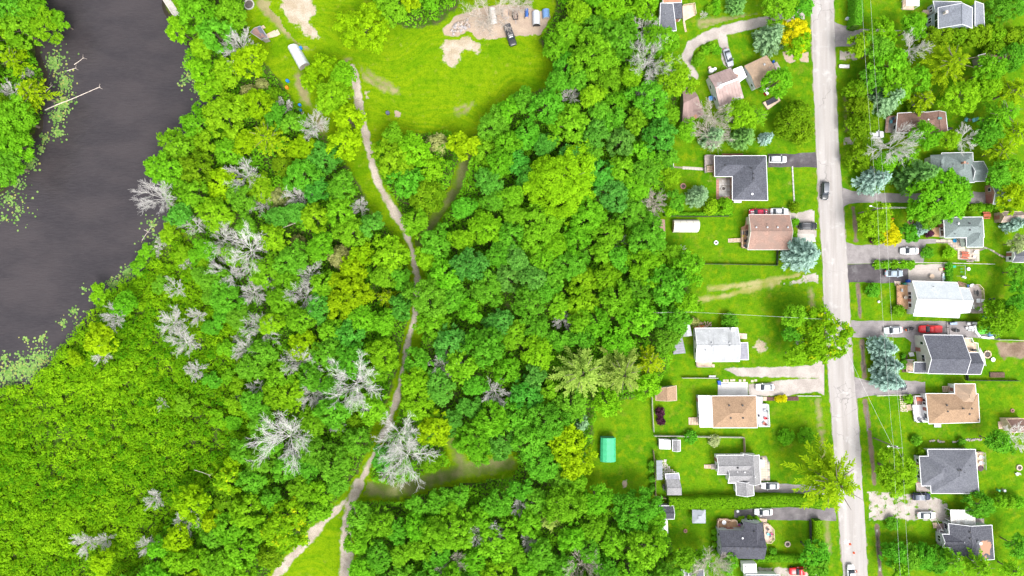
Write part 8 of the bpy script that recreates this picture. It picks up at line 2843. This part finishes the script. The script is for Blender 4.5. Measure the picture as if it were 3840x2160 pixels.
box_item('road_sign', 'white and blue sign panel lying on the verge by the tall hedge', 'sign', 'B', [(150, 168), (205, 172), (190, 200), (145, 188)], 0.9, WHITE, M('sign_blue', (0.45, 0.5, 0.62), 0.5, 0.1))
box_item('leaning_door', 'white side table at the south wall of the charcoal house', 'table', 'C', [(946, 566), (1022, 566), (1020, 590), (946, 588)], 0.8, WHITE)
box_item('cooler', 'green cooler on the swing lawn', 'cooler', 'N', [(642, 1040), (702, 1040), (700, 1080), (642, 1080)], 0.4, M('plastic_teal2', (0.02, 0.36, 0.22), 0.4, 0.1))
box_item('pallet_stack', 'wooden pallet leaning on the concrete yard', 'pallet', 'N', [(395, 1090), (465, 1080), (470, 1130), (405, 1140)], 0.3, PALEWOOD)
box_item('red_crate', 'red crate on the concrete yard by the bushes', 'crate', 'N', [(475, 1085), (510, 1085), (510, 1125), (475, 1125)], 0.45, M('box_red', (0.45, 0.02, 0.03)))
box_item('concrete_block', 'concrete slab step beside the front deck of the white-roofed house', 'slab', 'R', [(260, 358), (372, 362), (372, 425), (270, 438)], 0.12, BEIGE)
box_item('work_table', 'blue and pale work table on the paved driveway', 'table', 'U', [(690, 245), (820, 230), (825, 275), (700, 280)], 0.8, M('cloth_navy', (0.03, 0.08, 0.25), 0.7, 0.3, 3.0), M('cloth_paleblue', (0.35, 0.45, 0.6), 0.7, 0.2, 2.0))
for k, (x, y, w, h_, m) in enumerate([(1035, 262, 55, 50, WHITE), (1135, 250, 80, 40, SIDE_G), (1000, 340, 40, 40, WHITE), (1080, 330, 75, 50, WHITE), (1050, 375, 70, 30, STEEL), (1105, 378, 35, 35, WHITE)]):
    nm = ('white tub', 'grey counter', 'small white box', 'long white box', 'grey metal tray', 'square white box')[k]
    box_item('stored_box', f'{nm} in the jumble beside the green tarpaulin', 'box', 'U', [(x - w / 2, y - h_ / 2), (x + w / 2, y - h_ / 2), (x + w / 2, y + h_ / 2), (x - w / 2, y + h_ / 2)], 0.45 + 0.1 * (k % 3), m)


# green and blue tarpaulin over a pool
def tarp():
    p = W('U', 1345, 370, 0.6)
    o = thing('covered_pool', 'collapsed green and blue tarpaulin over a white-rimmed pool', 'pool', (p.x, p.y, 0))
    r = np.random.default_rng(4)
    for nm, cx, cy, rx, ry, mat, sd in (('green_sheet', 1305, 360, 125, 105, M('tarp_green', (0.10, 0.52, 0.03), 0.45, 0.2, 1.5), 1), ('blue_sheet', 1440, 400, 75, 95, M('tarp_skyblue', (0.14, 0.30, 0.55), 0.45, 0.2, 1.5), 2)):
        n = 22
        V, F = [], []
        for i in range(n + 1):
            for j in range(28):
                a = 2 * math.pi * j / 28
                f = i / n
                x, y = cx + rx * f * math.cos(a) * (1 + 0.12 * math.sin(3 * a + sd)), cy + ry * f * math.sin(a) * (1 + 0.1 * math.cos(2 * a))
                q = W('U', x, y, 0.6)
                z = 0.72 * (1 - f ** 6) + 0.22 * float(vnoise(q.x, q.y, 1.8, sd)) + 0.16 * float(vnoise(q.x, q.y, 4.0, sd + 4)) * (1 if f < 0.98 else 0)
                V.append((q.x, q.y, max(0.03, z * (1 if f < 0.99 else 0.1))))
        for i in range(n):
            for j in range(28):
                F.append((i * 28 + j, (i + 1) * 28 + j, (i + 1) * 28 + (j + 1) % 28, i * 28 + (j + 1) % 28))
        MB().add(V, F).build(nm, mat, o)
    for a, b in (((1130, 290), (1150, 400)), ((1150, 400), (1225, 495)), ((1250, 500), (1380, 520)), ((1380, 520), (1500, 500))):
        MB().bar(W('U', a[0], a[1], 0.35), W('U', b[0], b[1], 0.35), 0.5, 0.5).build('pool_rim', WHITE, o)


tarp()
# canoe
p = W('U', 1258, 860, 0.5)
o = thing('canoe', 'white upturned canoe against the end of the dark grey gabled house', 'canoe', (0, 0, 0))
loft([(-2.45, 0.03, 0.05, 0.35), (-1.9, 0.24, 0.05, 0.5), (-0.9, 0.42, 0.05, 0.62), (0, 0.46, 0.05, 0.65), (0.9, 0.42, 0.05, 0.62), (1.9, 0.24, 0.05, 0.5), (2.45, 0.03, 0.05, 0.35)], 12, 2.2).build('hull', WHITE, o, smooth=True)
MB().bar((-2.4, 0, 0.42), (2.4, 0, 0.42), 0.06, 0.5).build('keel', SIDE_W, o)
o.location = (p.x + 0.35, p.y, 0.0)
o.rotation_euler = (0, 0, math.radians(-72))
# small boat on the concrete yard
p = W('N', 480, 1260, 0.3)
o = thing('small_dinghy', 'white and pale blue small dinghy on the concrete yard', 'boat', (0, 0, 0))
loft([(-1.15, 0.25, 0.05, 0.3), (-1.0, 0.42, 0.0, 0.45), (0.2, 0.46, 0.0, 0.48), (0.9, 0.3, 0.05, 0.5), (1.2, 0.05, 0.2, 0.52)], 12, 2.6).build('hull', WHITE, o, smooth=True)
MB().lathe([(0.30, 0.44), (0.34, 0.50), (0.05, 0.51)], (-0.2, 0, 0), 14, 2.2, 0.9).build('cockpit', M('pale_aqua', (0.35, 0.58, 0.66), 0.5, 0.08), o)
MB().box((-0.3, 0, 0.495), 0.2, 0.7, 0.05).build('thwart', WHITE, o)
o.location = (p.x, p.y, 0.02)
o.rotation_euler = (0, 0, math.radians(97))
table_round('round brown table on the concrete yard', 'N', 268, 1240, 0.62, PALEWOOD)
table_round('white round table on the deck of the dark-roofed house', 'V', 455, 360, 0.55, WHITE, z=0.7)
table_round('white round table on the lawn beside the hexagonal fire pit', 'U', 1472, 912, 0.55, WHITE)
table_round('glass round table on the front deck of the white-roofed house', 'R', 470, 655, 0.5, M('table_glass', (0.42, 0.36, 0.3), 0.2, 0.2), z=0.7)
table_round('white round trampoline-like table on the swing lawn', 'N', 930, 1105, 0.45, WHITE, 0.4)
table_round('bright blue round paddling pool by the wall of the grey L-shaped house', 'D', 1238, 972, 0.5, M('pool_blue', (0.02, 0.35, 0.70), 0.3, 0.08), 0.3, name='paddling_pool')
table_round('white round table with red centre on the back deck corner', 'R', 1815, 870, 0.36, WHITE, z=0.8)
PB = M('chair_aqua', (0.18, 0.52, 0.62), 0.5, 0.08)
chair('pale blue garden chair on the shaded lawn, western of a pair', 'B', 1350, 1205, -20, PB, s=1.5)
chair('pale blue garden chair on the shaded lawn, eastern of a pair', 'B', 1428, 1208, 200, PB, s=1.5)
box_item('side_table', 'small dark table between the pale blue chairs', 'table', 'B', [(1378, 1195), (1402, 1195), (1402, 1218), (1378, 1218)], 0.45, BFEN)
CR = M('chair_red', (0.55, 0.03, 0.04), 0.5, 0.08)
chair('red garden chair on the lawn beside the lime tree, northern of two', 'D', 580, 715, 300, CR, s=1.2)
chair('red garden chair on the lawn beside the lime tree, southern of two', 'D', 600, 765, 250, CR, s=1.1)
chair('red chair on the grey deck of the tan-roofed house, northern', 'E', 1258, 1310, 180, CR, 0.6)
chair('reddish chair on the grey deck of the tan-roofed house, corner one', 'E', 1250, 1362, 140, M('chair_brick', (0.42, 0.14, 0.10), 0.6, 0.1), 0.6, 1.2)
chair('white chair on the grey deck of the tan-roofed house', 'E', 1258, 1235, 180, SIDE_G, 0.6, 1.2)
chair('dark grey chair by the rail of the tan-roofed house deck', 'E', 1195, 1283, 0, DARK, 0.6, 0.8)
BR = M('chair_brown', (0.28, 0.16, 0.10), 0.7, 0.15)
chair('brown chair on the square back deck, beside the white table', 'V', 365, 345, 0, BR, 0.7)
chair('brown chair on the square back deck, at the corner', 'V', 550, 335, 230, BR, 0.7)
chair('brown lounge chair on the square back deck, southern row west', 'V', 355, 480, 40, BR, 0.7)
chair('brown lounge chair on the square back deck, southern row middle', 'V', 475, 475, 60, BR, 0.7)
chair('tan lounge chair on the square back deck, southern row east', 'V', 550, 475, 90, PALEWOOD, 0.7)
box_item('cushion_box', 'teal and magenta cushion box on the square back deck', 'box', 'V', [(760, 388), (840, 388), (840, 435), (760, 435)], 0.5, M('cushion_teal', (0.05, 0.35, 0.42), 0.8, 0.1), M('cushion_magenta', (0.45, 0.04, 0.22), 0.8, 0.2, 1.5, col2=(0.05, 0.35, 0.42), thr=(0.5, 0.52)), 0.7)
chair('white chair with aqua cushion on the octagonal front deck', 'V', 1450, 625, 180, PB, 0.7, 1.1)
chair('pink chair on the octagonal front deck', 'V', 1530, 620, 180, M('chair_magenta', (0.5, 0.05, 0.2), 0.6, 0.1), 0.7, 0.8)
chair('black chair on the octagonal front deck', 'V', 1440, 515, 220, DARK, 0.7)
chair('tan chair on the octagonal front deck near its southern corner', 'V', 1520, 715, 160, PALEWOOD, 0.7)
chair('white bench seat on the back deck of the white-roofed house', 'R', 1780, 712, 180, WHITE, 0.8, 1.7)
chair('white lounge chair on the back deck by the white wall', 'R', 1675, 820, 0, WHITE, 0.8, 1.6)
chair('purple chair on the back deck corner', 'R', 1770, 870, 0, M('chair_purple', (0.12, 0.06, 0.22), 0.6, 0.1), 0.8)
chair('white chair by the back steps of the white-roofed house', 'R', 1650, 440, 230, WHITE, 0.8, 1.1)
chair('blue chair by the back steps of the white-roofed house', 'R', 1590, 445, 0, M('chair_blue', (0.06, 0.12, 0.35), 0.6, 0.1), 0.8)
chair('grey bench on the front deck of the white-roofed house', 'R', 395, 525, 0, SIDE_G, 0.7, 1.2)
chair('black lounge chair on the deck of the pinkish-brown roof', 'C', 1060, 975, 0, DARK, 0.8)
chair('dark sun lounger on the deck of the pinkish-brown roof', 'C', 1060, 1025, 90, M('lounger_slate', (0.13, 0.14, 0.17), 0.7, 0.1), 0.8, 1.4)
chair('grey sun lounger on the deck of the pinkish-brown roof', 'C', 1032, 893, 90, M('lounger_slate', (0.13, 0.14, 0.17)), 0.8, 1.2)
chair('yellow folding chair on the deck of the pinkish-brown roof', 'C', 1033, 925, 90, M('chair_yellow', (0.75, 0.6, 0.02), 0.6, 0.1), 0.8, 0.8)
chair('black chair by the back wall of the pinkish-brown roof', 'C', 1098, 990, 180, DARK, 0.8, 1.3)
chair('red chair on the porch of the grey hip-roofed house, northern', 'I', 868, 293, 180, CR, 0.35)
chair('red chair on the porch of the grey hip-roofed house, southern', 'I', 862, 495, 180, M('chair_wine', (0.35, 0.02, 0.06), 0.6, 0.1), 0.35)
chair('white chair on the stone patio beside the fire pit bowl', 'N', 1050, 800, 250, WHITE, 0.05)
chair('white chair on the slab patio, south of the other white one', 'N', 1030, 885, 60, WHITE, 0.05)
chair('dark armchair on the white deck of the tan hip roof', 'F', 930, 1312, 180, M('lounger_slate', (0.13, 0.14, 0.17)), 0.6, 1.1)
chair('dark bench on the white deck of the tan hip roof', 'F', 880, 1322, 90, M('lounger_slate', (0.13, 0.14, 0.17)), 0.6, 1.4)
box_item('deck_table', 'reddish table on the upper front deck of the tan hip roof', 'table', 'F', [(852, 1098), (915, 1108), (912, 1142), (850, 1135)], 0.7, REDW, None, 0.5)
chair('white chair on the back deck of the grey hip roof, northern', 'I', 1495, 250, 180, WHITE, 0.5, 1.2)
chair('white chair on the back deck of the grey hip roof, southern', 'I', 1495, 308, 180, WHITE, 0.5, 1.2)
table_round('dark round planter at the back deck of the grey hip roof', 'I', 1495, 365, 0.8, M('planter_plum', (0.10, 0.06, 0.07), 0.8, 0.2), 0.5)
chair('aqua chair on the porch of the brown-roofed house', 'B', 595, 1225, 0, PB, 0.5, 1.3)
chair('blue chair on the porch of the brown-roofed house', 'B', 620, 1195, 0, M('chair_blue', (0.06, 0.12, 0.35)), 0.5)
chair('white lawn chair at the right edge of the hip roof lawn', 'I', 1862, 422, 200, WHITE, 0, 1.2)
box_item('porch_sofa', 'brown sofa on the front deck of the grey L-shaped house', 'sofa', 'D', [(998, 885), (1022, 885), (1022, 930), (1000, 930)], 0.7, GREYWOOD, None, 0.25)
box_item('planter_box', 'pale planter at the edge of the slab patio path', 'planter', 'N', [(415, 560), (495, 560), (495, 582), (420, 582)], 0.4, GREYWOOD)
table_round('green umbrella base table folded by the patio door', 'N', 820, 640, 0.7, M('gazebo_green', (0.16, 0.24, 0.17), 0.7, 0.15), 1.6, name='patio_gazebo') if False else None

# patio umbrella-like screen shelter by the L-shaped house
q = WL('N', [(765, 570), (865, 548), (885, 690), (800, 718)], 2.2)
c = sum(q, Vector()) / 4
o = thing('patio_gazebo', 'grey-green screened gazebo in the corner of the L-shaped house', 'gazebo', (c.x, c.y, 0))
mb = MB()
for i in range(4):
    mb.slab([q[i], q[(i + 1) % 4], c + Vector((0, 0, 0.4))], 0.03)
mb.build('canopy', M('screen_green', (0.17, 0.20, 0.17), 0.8, 0.2, 1.0), o)
for p in inset(q, 0.06):
    MB().box((p.x, p.y, 0), 0.07, 0.07, 2.2).build('leg', WHITE, o)

# swing set
o = thing('swing_set', 'pale metal swing set on the lawn beside the slab patio fence', 'swing set', tuple(W('N', 865, 1140, 0)))
A_, B_ = W('N', 868, 1040, 1.9), W('N', 868, 1230, 1.9)
MB().tube([A_, B_], 0.05, 6).build('top_bar', SIDE_G, o)
for e, dx in ((A_, 0), (B_, 0)):
    for s in (-1, 1):
        MB().tube([e, Vector((e.x + s * 0.95, e.y, 0))], 0.045, 6).build('leg', SIDE_G, o)
for f in (0.3, 0.6):
    p = A_.lerp(B_, f)
    MB().bar((p.x - 0.25, p.y, 0.5), (p.x + 0.25, p.y, 0.5), 0.22, 0.04).build('swing_seat', M('plastic_green2', (0.05, 0.35, 0.12), 0.5, 0.1), o)
    for s in (-0.22, 0.22):
        MB().tube([(p.x + s, p.y, 1.9), (p.x + s, p.y, 0.5)], 0.015, 4).build('chain', STEEL, o)
p = W('N', 850, 1255, 0.5)
MB().box((p.x, p.y, 0.1), 0.95, 0.4, 0.5, -0.35).build('slide', WHITE, o)

# children's helicopter-like orange marks: small red cones on the road
for x, y, lab in ((180, 1128, 'orange road cone lying on the road'), (218, 1215, 'small orange cone standing on the road'), (240, 1400, 'orange cone on the road by the white car')):
    o, p = put('road_cone', lab, 'cone', 'I', x, y)
    MB().lathe([(0.22, 0.10), (0.04, 0.75)], p, 10).build('cone', M('cone_orange', (0.80, 0.12, 0.03), 0.5, 0.08), o)
    MB().box((p.x, p.y, 0.04), 0.5, 0.5, 0.07).build('base', M('cone_orange', (0.80, 0.12, 0.03)), o)
o, p = put('paint_mark', 'white survey cross painted on the road', 'road marking', 'I', 148, 1108)
for a in (0.5, 1.9, 2.9):
    MB().box((p.x, p.y, 0.036 + 0.003 * a), 1.5, 0.14, 0.004, a).build('stroke', WHITE, o)

# wood pile, rocks, logs
rr = random.Random(33)
WP = [M('log_end', (0.55, 0.40, 0.29), 0.9, 0.2, 2.0), M('log_bark', (0.26, 0.18, 0.13), 0.9, 0.2, 2.0)]
for k, (x, y) in enumerate([(rr.uniform(590, 720), rr.uniform(342, 395)) for _ in range(26)]):
    p = W('E', x, y, 0.15)
    a = rr.uniform(0, 3.14)
    o = MB().tube([(p.x - 0.3 * math.cos(a), p.y - 0.3 * math.sin(a), 0.12 + 0.12 * (k % 3)), (p.x + 0.3 * math.cos(a), p.y + 0.3 * math.sin(a), 0.12 + 0.12 * (k % 3))], 0.13, 7).build('firewood_log', WP[k % 4 == 0], origin=(p.x, p.y, 0))
    tag(o, 'split firewood log in the pile beside the pale grey roof', 'log', 'firewood pile')
o = box_item('orange_tarp', 'orange tarp beside the firewood pile', 'tarp', 'E', [(540, 400), (590, 378), (650, 376), (655, 400), (560, 420)], 0.12, M('tarp_orange', (0.72, 0.22, 0.06), 0.6, 0.15))
ROCK = [M('rock_grey', (0.38, 0.35, 0.35), 0.9, 0.2, 2.0), M('rock_tan', (0.42, 0.34, 0.29), 0.9, 0.2, 2.0)]


def rock(t, x, y, s, label, group, z=0.0):
    p = W(t, x, y)
    bm = bmesh.new()
    bmesh.ops.create_icosphere(bm, subdivisions=1, radius=1.0)
    for v in bm.verts:
        v.co *= rr.uniform(0.75, 1.15)
        v.co.x *= s * rr.uniform(0.95, 1.05)
        v.co.y *= s * 0.8
        v.co.z *= s * 0.6
    me = bpy.data.meshes.new('rock')
    bm.to_mesh(me)
    bm.free()
    o = link_mesh('rock', me, rr.choice(ROCK), None, (p.x, p.y, s * 0.35 + z))
    o.rotation_euler = (0, 0, rr.uniform(0, 6.28))
    tag(o, label, 'rock', group)


rp = WL('L3', [(360, 250), (400, 195), (470, 150), (520, 130), (530, 200), (470, 235), (400, 262)])
n = 0
while n < 64:
    x, y = rr.uniform(355, 535), rr.uniform(125, 265)
    p = W('L3', x, y)
    if float(sdpoly(rp, np.array([p.x]), np.array([p.y]))[0]) > 0:
        rock('L3', x, y, rr.uniform(0.28, 0.6), 'grey boulder in the rock pile beside the sand yard', 'rock pile beside the sand yard', rr.uniform(0, 0.35))
        n += 1
for x in list(range(985, 1040, 14)) + list(range(1065, 1130, 14)) + list(range(1215, 1285, 12)) + list(range(1330, 1500, 12)):
    rock('I', x, 92 - (x > 1320) * 15 + rr.uniform(-8, 8), rr.uniform(0.2, 0.42), 'garden stone edging the border north of the grey hip roof', 'garden stones north of the hip roof')
for x in range(900, 1010, 14):
    rock('N', x, 968 + rr.uniform(-14, 14), rr.uniform(0.16, 0.3), 'pale garden stone at the south edge of the slab patio', 'patio edge stones')
for k, (x, y) in enumerate(((848, 932), (880, 932), (920, 930), (945, 928), (1008, 932), (1050, 930), (1130, 937), (1165, 930))):
    box_item('paving_slab', 'loose pale paving slab beside the white concrete pad', 'paving slab', 'E', [(x - 13, y - 11), (x + 13, y - 11), (x + 13, y + 11), (x - 13, y + 11)], 0.08, BEIGE)
for ob in COL.objects:
    if ob.name.startswith('paving_slab'):
        ob['group'] = 'loose paving slabs'

BLEACH = M('bleached_log', (0.58, 0.50, 0.44), 0.85, 0.15, 2.0)
for t, pts, r, lab in (('L1', [(340, 830), (430, 790), (540, 748), (640, 705), (725, 668), (757, 655)], 0.14, 'long bleached trunk fallen from the far bank into the river'),
                       ('L1', [(560, 488), (600, 460), (635, 432)], 0.1, 'short bleached log floating in the river, northern'),
                       ('L1', [(505, 535), (545, 522), (578, 512)], 0.11, 'short bleached log floating in the river, southern'),
                       ('L1', [(325, 705), (360, 675), (395, 640)], 0.14, 'brown log leaning from the far bank over lily pads'),
                       ('L4', [(1072, 365), (1098, 325), (1118, 298)], 0.1, 'bleached log in the shallows by the near bank'),
                       ('L4', [(1088, 285), (1120, 300), (1148, 250)], 0.08, 'thin forked driftwood by the near bank'),
                       ('L5', [(390, 610), (500, 572), (650, 525)], 0.14, 'pale fallen trunk lying across the western woods'),
                       ('L7', [(1465, 648), (1530, 668), (1590, 692)], 0.09, 'pale fallen pole at the edge of the thicket')):
    hgt = -0.45 if t in ('L1', 'L4') else 2.6
    q = WL(t, pts, hgt)
    o = thing('fallen_log', lab, 'log', (q[0].x, q[0].y, hgt - 0.1))
    MB().tube(q, [r * (1 - 0.6 * i / (len(q) - 1)) for i in range(len(q))], 7).build('trunk', BLEACH, o)
    e, d = q[-1], (q[-1] - q[-2]).normalized()
    sdv = Vector((-d.y, d.x, 0.15))
    for s in (-1, 1):
        MB().tube([lerp(q[-2], q[-1], 0.7), e + d * 0.3 + sdv * s * 0.7], [r * 0.35, r * 0.15], 5).build('branch', BLEACH, o)
